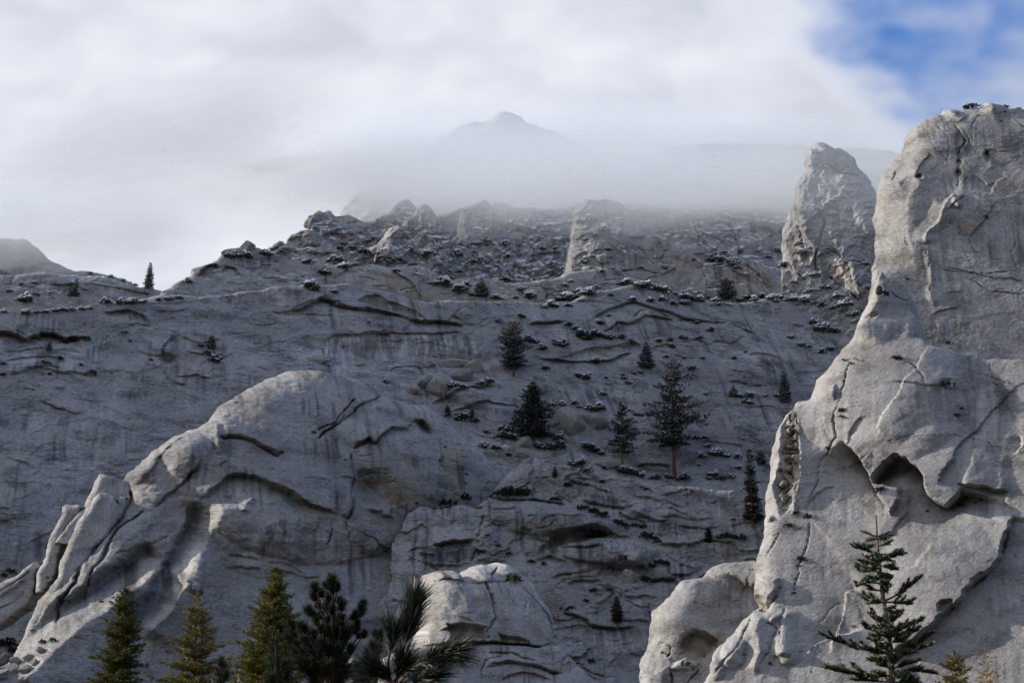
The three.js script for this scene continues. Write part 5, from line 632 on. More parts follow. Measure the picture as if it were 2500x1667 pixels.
cloudBank('mist over the snowy gully', 1780, 440, 560, 900, 330, { n: 2, dense: 1.6, sd: 6, gap: 8, low: 0.2 });
cloudBank('faint mist across the front of the knobbed pillar', 2030, 420, 385, 640, 600, { n: 1, dense: 1.1, sd: 7, lean: 74, gap: 8, thick: 6, low: 0.2 });

// ---------------------------------------------------------------- plants
// the nearest rock on a sight line
function onRock(px, py, tries = 40) {
  let best = null;
  for (const m of Object.values(masses)) if (insidePoly(m.outline, px, py)) { const p = m.hit(px, py); if (m.hit.miss < 0.6 && (!best || p.z > best.z)) best = p; }
  return best ?? (tries > 0 ? onRock(px, py + 4, tries - 1) : null);
}
class Buf {
  constructor() { this.p = []; this.c = []; }
  tri(a, b, c, col) { this.p.push(a[0], a[1], a[2], b[0], b[1], b[2], c[0], c[1], c[2]); for (let i = 0; i < 3; i++) this.c.push(col[0], col[1], col[2]); }
  tube(pts, rad, col, sides = 5) {
    let prev = null;
    for (let i = 0; i < pts.length; i++) {
      const q = pts[Math.min(i + 1, pts.length - 1)], r = pts[Math.max(i - 1, 0)], d = unit([q[0] - r[0], q[1] - r[1], q[2] - r[2]]), u = unit(cross(d, Math.abs(d[1]) > 0.9 ? [1, 0, 0] : [0, 1, 0])), v = cross(d, u), ring = [];
      for (let k = 0; k < sides; k++) { const t = k / sides * Math.PI * 2, x = Math.cos(t) * rad[i], y = Math.sin(t) * rad[i]; ring.push([pts[i][0] + u[0] * x + v[0] * y, pts[i][1] + u[1] * x + v[1] * y, pts[i][2] + u[2] * x + v[2] * y]); }
      if (prev) for (let k = 0; k < sides; k++) { const k2 = (k + 1) % sides, cc = col.map((x) => x * (0.8 + 0.4 * rnd())); this.tri(prev[k], prev[k2], ring[k2], cc); this.tri(prev[k], ring[k2], ring[k], cc); }
      prev = ring;
    }
  }
  // a spray of needles: thin blades fanning from p about direction d
  spray(p, d, len, n, width, col, spread = 0.8) {
    for (let i = 0; i < n; i++) {
      const e = unit([d[0] + spread * between(-1, 1), d[1] + spread * between(-1, 1), d[2] + spread * between(-1, 1)]), l = len * between(0.65, 1.15), s = unit(cross(e, [between(-1, 1), between(-1, 1), between(-1, 1)])), w = width * between(0.7, 1.2), f = between(0.7, 1.35);
      const b = [p[0] + e[0] * l * 0.1, p[1] + e[1] * l * 0.1, p[2] + e[2] * l * 0.1];
      this.tri([b[0] - s[0] * w, b[1] - s[1] * w, b[2] - s[2] * w], [b[0] + s[0] * w, b[1] + s[1] * w, b[2] + s[2] * w], [p[0] + e[0] * l, p[1] + e[1] * l, p[2] + e[2] * l], [col[0] * f, col[1] * f, col[2] * f]);
    }
  }
  // a small uneven lump (snow)
  lump(p, rx, ry, rz, col) {
    const v = [[1, 0, 0], [0.3, 0, 0.9], [-0.8, 0, 0.6], [-0.8, 0, -0.6], [0.3, 0, -0.9]].map((q) => [p[0] + q[0] * rx * between(0.7, 1.2), p[1] + ry * between(-0.25, 0.15), p[2] + q[2] * rz * between(0.7, 1.2)]), t = [p[0] + rx * between(-0.2, 0.2), p[1] + ry, p[2] + rz * between(-0.2, 0.2)], bt = [p[0], p[1] - ry * 0.4, p[2]];
    for (let i = 0; i < 5; i++) { const j = (i + 1) % 5; this.tri(v[i], t, v[j], col); this.tri(v[j], bt, v[i], col); }
  }
  build() { const g = new THREE.BufferGeometry(); g.setAttribute('position', new THREE.Float32BufferAttribute(this.p, 3)); g.setAttribute('color', new THREE.Float32BufferAttribute(this.c, 3)); g.computeVertexNormals(); return g; }
}
const cross = (a, b) => [a[1] * b[2] - a[2] * b[1], a[2] * b[0] - a[0] * b[2], a[0] * b[1] - a[1] * b[0]];
const unit = (a) => { const l = Math.hypot(a[0], a[1], a[2]) || 1; return [a[0] / l, a[1] / l, a[2] / l]; };
const needleMat = new THREE.MeshPhysicalMaterial({ name: 'needles', vertexColors: true, roughness: 0.75, specularIntensity: 0.35, transmission: 0.25, thickness: 0, side: THREE.DoubleSide });
const nearNeedle = new THREE.MeshPhysicalMaterial({ name: 'needles_near', vertexColors: true, roughness: 0.42, specularIntensity: 0.8, transmission: 0.15, thickness: 0, side: THREE.DoubleSide });
const barkMat = new THREE.MeshPhysicalMaterial({ name: 'bark', vertexColors: true, roughness: 0.95, specularIntensity: 0.2 });
const snowMat = new THREE.MeshPhysicalMaterial({ name: 'snow', vertexColors: true, roughness: 0.85, specularIntensity: 0.3 });
const SNOW = [0.84, 0.87, 0.92];

// a conifer with its base at the origin
function conifer(o) {
  const { H, R, from = 0.12, whorls = 26, per = 5, tuft = 0.4, blades = 7, col = [0.035, 0.05, 0.032], bark = [0.16, 0.085, 0.06], snow = 0, droop = 0.15, ragged = 0.35, shape = 'cone', lean = 0, trunk = 0.02 * H, sd = 1, step = tuft * 0.75, gap = 0 } = o;
  seed(sd);
  const wood = new Buf(), leaf = new Buf(), white = new Buf(), g = new THREE.Group();
  const axis = (t) => [lean * H * t * t + 0.012 * H * noise(t * 4, sd, 501), H * t, 0.012 * H * noise(t * 4 + 9, sd, 503)];
  const tp = [], tr = []; for (let i = 0; i <= 10; i++) { tp.push(axis(i / 10 * 0.985)); tr.push(trunk * (1 - i / 10 * 0.93)); }
  tp[0][1] -= 0.03 * H + 0.4;
  const tb = new Buf(); tb.tube(tp, tr, bark, 7);
  const prof = { cone: (t) => Math.pow(1 - t, 0.8), pine: (t) => Math.pow(1 - t, 0.55) * (0.55 + 0.45 * smooth(0, 0.35, t)), column: (t) => Math.pow(1 - t, 0.5) * 0.9, egg: (t) => Math.sqrt(Math.max(0, 1 - t)) * smooth(-0.25, 0.3, t), tiers: (t) => Math.pow(1 - t, 0.6) * (0.62 + 0.38 * Math.abs(Math.sin(t * 15 + sd))) }[shape];
  for (let w = 0; w < whorls; w++) {
    const t = from + (1 - from) * (w + between(0, 0.9)) / whorls, u = (t - from) / (1 - from), az0 = between(0, 6.28), n = Math.max(2, Math.round(per * (0.6 + 0.6 * (1 - u))));
    for (let b = 0; b < n; b++) {
      if (rnd() < gap) continue;
      const az = az0 + b / n * 6.28 + between(-0.4, 0.4), L = R * prof(u) * (1 - ragged + ragged * 1.6 * rnd()) + 0.2 * tuft, rise = between(-0.05, 0.35) - droop * (1.4 - u) + u * 0.5, root = axis(Math.min(t, 0.98)), dir = [Math.cos(az), 0, Math.sin(az)], steps = Math.max(2, Math.ceil(L / step)), pts = [];
      for (let i = 0; i <= steps; i++) { const s = i / steps, l = L * s; pts.push([root[0] + dir[0] * l + 0.04 * L * between(-1, 1), root[1] + l * rise + 0.28 * droop * L * s * s * 2 - 0.16 * L * droop * s + 0.03 * L * between(-1, 1), root[2] + dir[2] * l + 0.04 * L * between(-1, 1)]); }
      if (L > tuft * 0.8) wood.tube(pts, pts.map((_, i) => Math.max(trunk * 0.05, trunk * 0.22 * (1 - u * 0.6) * (1 - i / pts.length))), bark.map((x) => x * 0.6), 3);
      for (let i = 1; i <= steps; i++) {
        const s = i / steps; if (s < 0.25 && rnd() < 0.65) continue;
        const side = Math.min(1, (1 - s) * 1.2 + 0.25) * L * 0.34, m = 1 + (side > tuft * 0.5 ? 2 : 0);
        for (let k = 0; k < m; k++) {
          const q = k ? (k === 1 ? 1 : -1) * side * between(0.5, 1) : 0, p = [pts[i][0] - dir[2] * q, pts[i][1] + between(-0.1, 0.12) * tuft, pts[i][2] + dir[0] * q], f = between(0.7, 1.3);
          leaf.spray(p, unit([dir[0] * 0.8 - dir[2] * q * 0.5, 0.42, dir[2] * 0.8 + dir[0] * q * 0.5]), tuft, blades, tuft * 0.13, [col[0] * f, col[1] * f, col[2] * f], 0.95);
          if (rnd() < snow) white.lump([p[0] + between(-0.2, 0.2) * tuft, p[1] + tuft * 0.42, p[2] + between(-0.2, 0.2) * tuft], tuft * between(0.25, 0.6), tuft * between(0.1, 0.25), tuft * between(0.25, 0.6), SNOW);
        }
      }
    }
  }
  for (let i = 0; i < 5; i++) leaf.spray(axis(0.95 + 0.012 * i), [0, 1, 0], tuft * 0.9, blades, tuft * 0.12, col, 0.6);
  part(g, 'trunk', tb.build(), barkMat);
  if (wood.p.length) part(g, 'branches', wood.build(), barkMat).userData.kind = 'stuff';
  part(g, 'crown', leaf.build(), needleMat).userData.kind = 'stuff';
  if (white.p.length) part(g, 'snow', white.build(), snowMat).userData.kind = 'stuff';
  return g;
}
// a tree by its foot and top in the view, standing on the rock
function rockTree(name, label, category, foot, top, o, group) {
  const p = onRock(foot[0], foot[1]), q = at(foot[0], top, -p.z), H = q.y - p.y, g = conifer({ H, R: H * o.wide, tuft: H * (o.fine ?? 0.035), ...o });
  g.position.copy(p); return thing(g, name, label, category, group);
}
const K1 = (k, x, y) => k(x, y)[0];
const RED = [0.095, 0.05, 0.038];
rockTree('pine_tree', 'tallest dark pine with a bare red trunk standing on the rock terrace', 'pine tree', K1(KG, 1042, 1475), 600 + 0.3827 * 745, { wide: 0.27, from: 0.27, whorls: 26, per: 6, shape: 'pine', snow: 0.16, ragged: 0.85, bark: RED, trunk: 0.55, sd: 11, fine: 0.024, gap: 0.3, col: [0.03, 0.042, 0.028], droop: 0.25 });
rockTree('pine_tree', 'dense dark conical pine left of the cracked tan block', 'pine tree', K1(KG, 135, 1225), 600 + 0.3827 * 870, { wide: 0.4, from: 0.03, whorls: 36, per: 8, shape: 'cone', snow: 0.1, ragged: 0.5, sd: 12, fine: 0.034, gap: 0.1, col: [0.026, 0.036, 0.026] });
rockTree('pine_tree', 'slim open pine with a thin trunk left of the tallest pine', 'pine tree', K1(KG, 708, 1410), 600 + 0.3827 * 1000, { wide: 0.24, from: 0.2, whorls: 26, per: 5, shape: 'pine', snow: 0.1, ragged: 0.65, sd: 13, fine: 0.032, bark: [0.12, 0.07, 0.055], trunk: 0.3, gap: 0.25 });
rockTree('pine_tree', 'frosted pine with a red trunk foot above the boulder pile', 'pine tree', K1(KC, 1578, 1475), 400 + 0.3507 * 1105, { wide: 0.3, from: 0.18, whorls: 30, per: 7, shape: 'pine', snow: 0.34, ragged: 0.6, gap: 0.15, sd: 14, fine: 0.036, bark: RED, trunk: 0.32, col: [0.05, 0.058, 0.05] });
rockTree('fir_tree', 'small snow laden fir on the ledge above the tallest pine', 'fir tree', K1(KG, 858, 780), 600 + 0.3827 * 620, { wide: 0.33, from: 0.04, whorls: 22, per: 7, snow: 0.5, sd: 15, fine: 0.07, shape: 'cone' });
rockTree('fir_tree', 'narrow snow covered fir beside the pale buttress edge', 'fir tree', K1(KG, 1745, 1000), 600 + 0.3827 * 805, { wide: 0.2, from: 0.02, whorls: 26, per: 7, snow: 0.6, sd: 16, fine: 0.05, shape: 'column' });
rockTree('fir_tree', 'broad snow covered tree on the long ledge below the round dome', 'fir tree', K1(KG, 1375, 342), 600 + 0.3827 * 215, { wide: 0.42, from: 0.02, whorls: 20, per: 8, snow: 0.7, sd: 17, fine: 0.07, shape: 'egg' });
rockTree('fir_tree', 'small snowy cone shaped tree under the arched slab', 'fir tree', K1(KC, 1355, 925), 400 + 0.3507 * 800, { wide: 0.4, from: 0.02, whorls: 18, per: 7, snow: 0.7, sd: 18, fine: 0.08 });
rockTree('fir_tree', 'lone small tree dusted with snow on the left face ledge', 'fir tree', K1(KA, 1415, 1115), 450 + 0.3636 * 1020, { wide: 0.36, from: 0.02, whorls: 18, per: 7, snow: 0.35, sd: 19, fine: 0.08, shape: 'egg', col: [0.06, 0.065, 0.05] });
rockTree('fir_tree', 'snowy bent tree below the left skyline', 'fir tree', K1(KA, 490, 750), 450 + 0.3636 * 640, { wide: 0.3, from: 0.02, whorls: 18, per: 6, snow: 0.6, sd: 20, fine: 0.07, lean: 0.12 });
rockTree('fir_tree', 'tiny frosted tree beside the dark cave at left', 'fir tree', K1(KA, 325, 1115), 450 + 0.3636 * 1055, { wide: 0.3, from: 0.02, whorls: 14, per: 6, snow: 0.4, sd: 21, fine: 0.1, col: [0.07, 0.075, 0.06] });
rockTree('fir_tree', 'hazy tall fir on the skyline notch at left', 'fir tree', K1(KA, 995, 700), 450 + 0.3636 * 530, { wide: 0.2, from: 0.02, whorls: 24, per: 6, snow: 0.15, sd: 22, fine: 0.05 });
rockTree('fir_tree', 'dark spindly fir hugging the shadowed foot of the buttress edge', 'fir tree', K1(KH, 1628, 500), 1100 - 0.3616 * 10, { wide: 0.13, from: 0.05, whorls: 46, per: 6, snow: 0.03, sd: 23, fine: 0.028, shape: 'tiers', col: [0.018, 0.022, 0.017], gap: 0.15 });
rockTree('pine_tree', 'small olive green pine below the white block', 'pine tree', K1(KH, 712, 1185), 1100 + 0.3616 * 990, { wide: 0.25, from: 0.12, whorls: 22, per: 7, sd: 24, fine: 0.05, col: [0.045, 0.05, 0.022], shape: 'egg' });
rockTree('pine_tree', 'small dark tree on the streaked ledge left of the buttress', 'pine tree', K1(KH, 1330, 625), 1100 + 0.3616 * 525, { wide: 0.34, from: 0.05, whorls: 18, per: 7, sd: 25, fine: 0.08, col: [0.02, 0.025, 0.018], shape: 'egg' });
rockTree('pine_tree', 'small yellow green sapling on the bare slab below the terrace', 'sapling', K1(KE, 1868, 905), 850 + 0.3507 * 828, { wide: 0.3, from: 0.06, whorls: 16, per: 6, sd: 26, fine: 0.09, col: [0.07, 0.065, 0.03], shape: 'egg' });
rockTree('pine_tree', 'snowy sapling with a reddish trunk right of the dome crest', 'sapling', K1(KE, 1290, 500), 850 + 0.3507 * 395, { wide: 0.16, from: 0.1, whorls: 18, per: 5, sd: 27, fine: 0.06, snow: 0.25, bark: [0.2, 0.08, 0.05], trunk: 0.22, shape: 'column' });
rockTree('pine_tree', 'dark yellowish sapling at the dome crest', 'sapling', K1(KE, 1118, 468), 850 + 0.3507 * 400, { wide: 0.36, from: 0.05, whorls: 14, per: 6, sd: 28, fine: 0.1, col: [0.06, 0.055, 0.025], shape: 'egg' });
rockTree('fir_tree', 'snow bowed young tree left of the narrow snowy fir', 'sapling', K1(KG, 1415, 965), 600 + 0.3827 * 895, { wide: 0.45, from: 0.02, whorls: 12, per: 6, snow: 0.75, sd: 29, fine: 0.11 });
rockTree('fir_tree', 'snowy shrub sized tree behind the spindly dark fir', 'sapling', K1(KG, 1590, 1400), 600 + 0.3827 * 1310, { wide: 0.36, from: 0.02, whorls: 14, per: 6, snow: 0.5, sd: 30, fine: 0.1, shape: 'egg' });

// shrubs: a few kinds, copied along the ledges
function shrub(sd, snow, col, flat) {
  seed(sd);
  const leaf = new Buf(), white = new Buf(), g = new THREE.Group();
  for (let i = 0; i < 52; i++) {
    const a = between(0, 6.28), r = Math.sqrt(rnd()), lobe = 0.75 + 0.35 * Math.sin(a * 3 + sd) * r, x = Math.cos(a) * r * 0.5 * lobe, z = Math.sin(a) * r * 0.34 * lobe, y = flat * (0.03 + 0.5 * Math.sqrt(Math.max(0, 1 - r * r)) * between(0.2, 1)), f = between(0.6, 1.3);
    leaf.spray([x, y, z], unit([x * 1.6, 0.4, z * 1.6]), 0.17, 7, 0.04, col.map((c) => c * f), 0.9);
    if (i % 4 === 0) leaf.tri([x * 0.2, -0.12, z * 0.2], [x * 0.2 + 0.02, -0.12, z * 0.2], [x, y, z], [0.07, 0.05, 0.04]);
    if (rnd() < snow) white.lump([x * 1.05, y + between(0.1, 0.17), z + 0.06], between(0.06, 0.17), between(0.03, 0.08), between(0.06, 0.15), SNOW);
  }
  part(g, 'foliage', leaf.build(), needleMat).userData.kind = 'stuff';
  if (white.p.length) part(g, 'snow', white.build(), snowMat).userData.kind = 'stuff';
  return g;
}
const DK = [0.045, 0.048, 0.034], GN = [0.055, 0.06, 0.025];
const shrubKinds = { w: [1, 2, 3, 4].map((k) => shrub(40 + k, 0.85, [0.07, 0.072, 0.06], 0.9)), h: [5, 6, 7].map((k) => shrub(40 + k, 0.45, [0.05, 0.055, 0.04], 0.95)), d: [8, 9, 10].map((k) => shrub(40 + k, 0.0, DK, 0.9)), g: [11, 12].map((k) => shrub(40 + k, 0.0, GN, 1)) };
const shrubSpots = [];
function shrubs(kindKey, k, label, group, ...v) {
  for (let i = 0; i + 2 < v.length; i += 3) { const [px, py] = K1(k, v[i], v[i + 1]), sc = k(1, 0)[0][0] - k(0, 0)[0][0]; shrubSpots.push({ kindKey, px, py, w: v[i + 2] * sc, label, group }); }
}
const ordinal = (n) => n + (n % 10 === 1 && n !== 11 ? 'st' : n % 10 === 2 && n !== 12 ? 'nd' : n % 10 === 3 && n !== 13 ? 'rd' : 'th');
function plantShrubs() {
  shrubSpots.sort((a, b) => b.w - a.w).forEach((s, i) => { s.own = i < 290; });
  const rest = { foliage: [], snow: [] }, byGroup = new Map();
  for (const s of shrubSpots) if (s.own) byGroup.set(s.group, [...(byGroup.get(s.group) ?? []), s]);
  for (const list of byGroup.values()) list.sort((a, b) => a.px - b.px).forEach((s, i) => { s.rank = list.length === 1 ? '' : i === 0 ? ', leftmost' : i === list.length - 1 ? ', rightmost' : ', ' + ordinal(i + 1) + ' from left'; });
  for (const s of shrubSpots) {
    const p = onRock(s.px, s.py + s.w * 0.12); if (!p) continue; const dist = p.clone().sub(EYE).length(), kinds = shrubKinds[s.kindKey];
    seed(s.px * 7 + s.py); const k = s.w * dist / FOCAL * between(1.05, 1.25), g = kinds[Math.floor(rnd() * kinds.length)].clone();
    g.position.copy(p); g.scale.set(k, k * between(0.75, 1.15), k); g.rotation.y = between(-0.5, 0.5) + (rnd() < 0.5 ? Math.PI : 0);
    if (s.own) thing(g, 'shrub', s.label + s.rank, 'shrub', s.group);
    else { g.updateMatrixWorld(true); for (const c of g.children) rest[c.name].push(c.geometry.clone().applyMatrix4(c.matrixWorld)); }
  }
  const g = new THREE.Group();
  part(g, 'foliage', mergeGeometries(rest.foliage), needleMat).userData.kind = 'stuff'; part(g, 'snow', mergeGeometries(rest.snow), snowMat).userData.kind = 'stuff';
  thing(g, 'scrub', 'tiny scattered scrub in the cracks all over the rock', 'scrub', undefined, 'stuff');
}
shrubs('w', KA, 'snow capped shrub on the long ledge at the left of the face', 'shrubs on the left ledge', 165, 785, 110, 20, 858, 50, 170, 868, 60, 240, 860, 50, 300, 858, 55, 360, 852, 50, 420, 850, 55, 480, 846, 50, 540, 840, 50, 600, 836, 45, 700, 795, 80, 800, 805, 70, 880, 800, 90, 960, 795, 50, 1060, 780, 50, 1130, 775, 70, 1190, 765, 60, 60, 720, 40, 240, 740, 40, 140, 675, 36, 230, 665, 40);
shrubs('w', KA, 'snow flecked shrub along the left end of the skyline', 'shrubs along the left skyline', 1260, 655, 70, 1560, 490, 90, 1640, 490, 80, 1780, 470, 90, 1840, 440, 60, 1880, 450, 50, 2080, 690, 90, 2180, 600, 80, 2250, 725, 40, 2280, 520, 80, 2320, 560, 70, 2060, 525, 60, 600, 600, 40, 740, 625, 44, 820, 650, 40, 900, 680, 36, 980, 735, 50);
shrubs('h', KA, 'small shrub tucked on the broken ledges left of the dome', 'shrubs on the left broken ledges', 1350, 1085, 50, 1440, 1190, 90, 1400, 1135, 60, 1480, 1150, 40, 610, 1280, 80, 400, 1175, 60, 300, 1200, 60, 845, 995, 40, 15, 1280, 60, 330, 1275, 40, 540, 1215, 40, 870, 1055, 30, 1010, 1180, 36, 20, 1210, 50);
shrubs('d', KA, 'dark snowless shrub on the ramp above the left cave', 'dark shrubs by the left cave', 570, 1040, 70, 480, 1050, 80, 430, 1065, 50);
shrubs('w', KC, 'snow dusted shrub among the ridge pinnacles', 'shrubs among the pinnacles', 150, 685, 70, 330, 680, 110, 265, 765, 90, 110, 785, 30, 560, 540, 60, 600, 525, 50, 700, 690, 90, 760, 750, 60, 880, 700, 60, 980, 650, 120, 1190, 640, 90, 1180, 615, 60, 1060, 705, 60, 1350, 690, 80, 1200, 750, 50, 540, 620, 80, 580, 640, 60, 460, 590, 80, 400, 560, 60, 370, 590, 70, 1330, 560, 70, 1400, 545, 80, 1520, 570, 70, 1540, 645, 50, 1310, 620, 40, 1300, 690, 60, 1070, 590, 50, 440, 490, 60, 320, 490, 70, 390, 720, 60, 640, 685, 60, 790, 680, 70);
shrubs('w', KC, 'snowy shrub at the foot of the arched upper slab', 'shrubs under the arched slab', 1010, 835, 60, 1090, 845, 120, 1200, 885, 110, 1250, 850, 80, 1450, 935, 80, 1640, 880, 70, 1690, 930, 90, 1590, 935, 50, 1520, 815, 70, 1290, 915, 60);
shrubs('w', KC, 'snow capped shrub on the round dome front', 'shrubs on the round dome', 2080, 690, 70, 2050, 410, 80, 2110, 400, 90, 2210, 470, 80, 2150, 495, 50, 1780, 595, 60, 1750, 630, 40, 1870, 590, 40, 2080, 530, 40, 2240, 600, 50, 2195, 750, 36, 1930, 850, 60, 1980, 820, 40);
shrubs('w', KC, 'snowy shrub on the rising ledge left of the great arch', 'shrubs on the rising ledge', 1900, 950, 90, 1960, 940, 90, 2040, 915, 90, 2100, 905, 90, 2150, 870, 60, 1840, 990, 90, 1800, 1000, 50);
shrubs('h', KC, 'small snow flecked shrub on the sheets right of the frosted pine', 'shrubs right of the frosted pine', 1470, 1100, 60, 1690, 1235, 90, 1730, 1245, 60, 1970, 1120, 50, 2010, 1155, 70, 2190, 1110, 60, 2060, 1200, 100, 2150, 1195, 80, 2250, 1210, 60, 1780, 1290, 70, 1910, 1265, 90, 1630, 1070, 60, 2150, 1385, 80, 1940, 1250, 50, 1860, 1240, 40, 1800, 1425, 50, 570, 1105, 24);
shrubs('h', KC, 'scrubby shrub on the slab above the long overhang', 'shrubs above the long overhang', 160, 860, 100, 190, 880, 70, 330, 895, 50, 110, 845, 40);
shrubs('w', KG, 'snow laden shrub on the long ledge under the round dome', 'shrubs on the long right ledge', 700, 245, 60, 735, 240, 70, 820, 262, 80, 870, 270, 80, 930, 285, 80, 980, 292, 80, 1050, 310, 50, 1110, 340, 90, 1150, 350, 70, 1200, 350, 80, 1250, 335, 60, 880, 355, 60, 960, 350, 70, 1030, 372, 60, 1100, 370, 70, 1300, 350, 60, 1450, 350, 60, 1520, 340, 80, 1590, 330, 80, 1660, 340, 70, 1720, 335, 60, 1760, 350, 60, 1810, 350, 70, 1870, 360, 60, 1940, 370, 50, 1680, 355, 50, 1550, 350, 60, 340, 345, 80, 400, 330, 60, 460, 310, 70, 510, 290, 60, 260, 385, 70, 360, 385, 50, 770, 345, 60);
shrubs('w', KG, 'snowy shrub scattered on the wall above the long right ledge', 'shrubs above the long right ledge', 1280, 95, 80, 1340, 100, 80, 1420, 120, 60, 820, 145, 50, 975, 145, 40, 470, 105, 60, 720, 160, 36, 760, 155, 30, 650, 145, 24, 1160, 88, 30, 1240, 70, 30, 1350, 45, 40, 570, 165, 24, 630, 75, 24, 60, 285, 60, 100, 320, 90);
shrubs('h', KG, 'low snow flecked shrub on the sheets above the tallest pine', 'shrubs on the stepped sheets', 530, 745, 70, 480, 850, 70, 420, 835, 60, 600, 845, 30, 720, 850, 50, 710, 825, 40, 780, 815, 40, 820, 812, 36, 1150, 790, 80, 870, 775, 70, 450, 580, 110, 540, 575, 90, 480, 595, 80, 620, 590, 80, 700, 590, 60, 770, 630, 60, 760, 610, 40, 940, 610, 60, 1010, 605, 50, 1020, 650, 50, 1270, 545, 50, 1090, 590, 60, 1200, 595, 60, 1180, 495, 40, 330, 635, 60, 270, 630, 40, 190, 660, 50, 400, 535, 50, 560, 500, 60, 360, 510, 50, 630, 320, 36, 1420, 720, 40, 985, 712, 40, 1100, 718, 30, 1220, 720, 40, 1320, 380, 40, 740, 880, 50, 1490, 680, 30, 210, 785, 50, 620, 450, 30);
shrubs('w', KG, 'snowy shrub on the dark wall left of the narrow fir', 'shrubs left of the narrow fir', 1510, 1005, 70, 1240, 950, 40, 1460, 965, 60, 1510, 960, 70, 1250, 1280, 50, 1230, 1225, 60, 1300, 1335, 80, 1360, 1345, 60, 1440, 1350, 60, 1210, 1350, 60, 1620, 960, 30, 1690, 960, 50, 1190, 1400, 30, 1470, 1235, 30, 1180, 1230, 60, 580, 950, 50, 1240, 1140, 24);
shrubs('w', KI, 'snow capped shrub below the knobbed pillar', 'shrubs below the pillar', 650, 1060, 50, 720, 1130, 70, 780, 1180, 60, 820, 1230, 70, 860, 1280, 60, 620, 1150, 60, 590, 1200, 60, 690, 1230, 60, 740, 1240, 60, 480, 1015, 60, 110, 975, 90, 200, 990, 60, 230, 1020, 40, 400, 960, 40, 440, 925, 50, 660, 1320, 60, 690, 1360, 80, 750, 1365, 70, 640, 1325, 60, 730, 1465, 60, 690, 1480, 60, 520, 1400, 40, 580, 1440, 40, 620, 1450, 30, 530, 1100, 40);
shrubs('w', KI, 'small snow dusted shrub clinging to the knobbed pillar', 'shrubs on the pillar', 720, 680, 50, 760, 660, 60, 800, 640, 50, 845, 600, 40, 850, 560, 30, 940, 690, 50, 700, 475, 50, 930, 1000, 40, 680, 640, 40, 560, 890, 50, 580, 940, 50, 850, 710, 40, 750, 730, 40, 860, 785, 24, 1000, 750, 24);
shrubs('w', KE, 'snow covered shrub beside the boulder pile', 'shrubs by the boulder pile', 1130, 275, 90, 1200, 275, 100, 1220, 205, 80, 1400, 240, 90, 1350, 250, 60, 1210, 110, 50);
shrubs('h', KE, 'tangled snow flecked shrub on the terrace left of tan block', 'shrubs on the terrace', 1230, 490, 110, 1180, 500, 60, 1310, 510, 70, 1520, 580, 110, 1500, 620, 90, 1560, 630, 90, 1370, 690, 70, 1450, 700, 80, 1540, 745, 60, 1390, 590, 60, 1740, 690, 60, 1880, 640, 80, 1830, 680, 60, 1120, 470, 50, 690, 240, 50);
shrubs('w', KG, 'snow capped shrub on top of the cracked tan block', 'shrubs on the tan block', 500, 1045, 90, 560, 1040, 100, 320, 1020, 70, 250, 1020, 50, 400, 1010, 60, 430, 1030, 40, 230, 1050, 50);
shrubs('h', KG, 'dense low shrub on the boulder strewn terrace foot', 'shrubs at the terrace foot', 300, 1290, 110, 250, 1300, 80, 480, 1290, 110, 520, 1310, 90, 570, 1330, 60, 440, 1395, 90, 480, 1440, 80, 720, 1450, 110, 780, 1460, 70, 690, 1440, 60, 300, 1240, 90, 170, 1290, 70, 380, 1400, 60, 590, 1420, 60, 830, 1475, 60, 920, 1485, 70, 1100, 1490, 80, 1000, 1480, 60, 1290, 1470, 90, 1340, 1490, 70, 1260, 1490, 50, 1450, 1420, 60, 1400, 1480, 50);
shrubs('d', KE, 'dark rounded shrub in the seam below the dome', 'dark shrubs below the dome', 1250, 1055, 90, 1125, 1088, 110, 1480, 1025, 90, 1550, 1015, 130, 1640, 1025, 120, 1430, 1040, 50, 1860, 1070, 70, 1900, 1085, 50, 2130, 1140, 90, 2200, 1170, 90, 2080, 1115, 60, 1960, 960, 60, 1400, 1305, 40, 1550, 1440, 50, 1340, 1425, 60, 900, 1085, 40, 990, 1050, 30, 1470, 1380, 36, 1710, 1490, 40, 2200, 935, 40, 1740, 905, 24, 1800, 900, 40);
shrubs('d', KE, 'tiny plant rooted in a crack of the dome', 'plants in dome cracks', 225, 570, 24, 185, 590, 34, 1255, 880, 28, 1235, 1010, 32, 1245, 940, 24, 1060, 790, 34, 1100, 690, 24, 630, 345, 20, 400, 780, 20, 285, 1275, 22);
shrubs('d', KB, 'dark shrub in the hollows of the sunlit ribs', 'shrubs on the ribs', 1615, 250, 30, 850, 810, 40, 575, 1105, 30, 370, 1105, 50, 345, 1110, 40, 180, 1270, 30, 270, 965, 24, 30, 1360, 90, 60, 1390, 60, 0, 1340, 60, 240, 1340, 50, 60, 935, 60, 20, 955, 50, 300, 1330, 40);
shrubs('d', KH, 'dark shrub along the seams of the stepped lower slabs', 'shrubs on the lower slabs', 60, 300, 120, 20, 290, 60, 290, 345, 80, 610, 215, 40, 380, 240, 50, 460, 395, 60, 560, 410, 70, 630, 430, 60, 720, 490, 80, 760, 510, 60, 830, 510, 60, 890, 520, 60, 920, 590, 90, 960, 600, 60, 990, 620, 60, 760, 740, 70, 740, 720, 50, 690, 800, 80, 640, 760, 60, 990, 760, 90, 1030, 770, 70, 940, 790, 60, 900, 880, 70, 960, 890, 60, 1020, 880, 80, 1080, 885, 60, 540, 950, 50, 500, 1020, 50, 560, 940, 40, 660, 945, 50, 400, 1065, 50, 370, 1080, 40, 1440, 590, 80, 1500, 595, 60, 1560, 600, 70, 1390, 590, 50, 600, 575, 90, 520, 585, 60, 640, 570, 50, 540, 1430, 60, 1500, 470, 40, 640, 275, 36, 910, 265, 40, 690, 560, 60, 830, 850, 40, 330, 1070, 30);
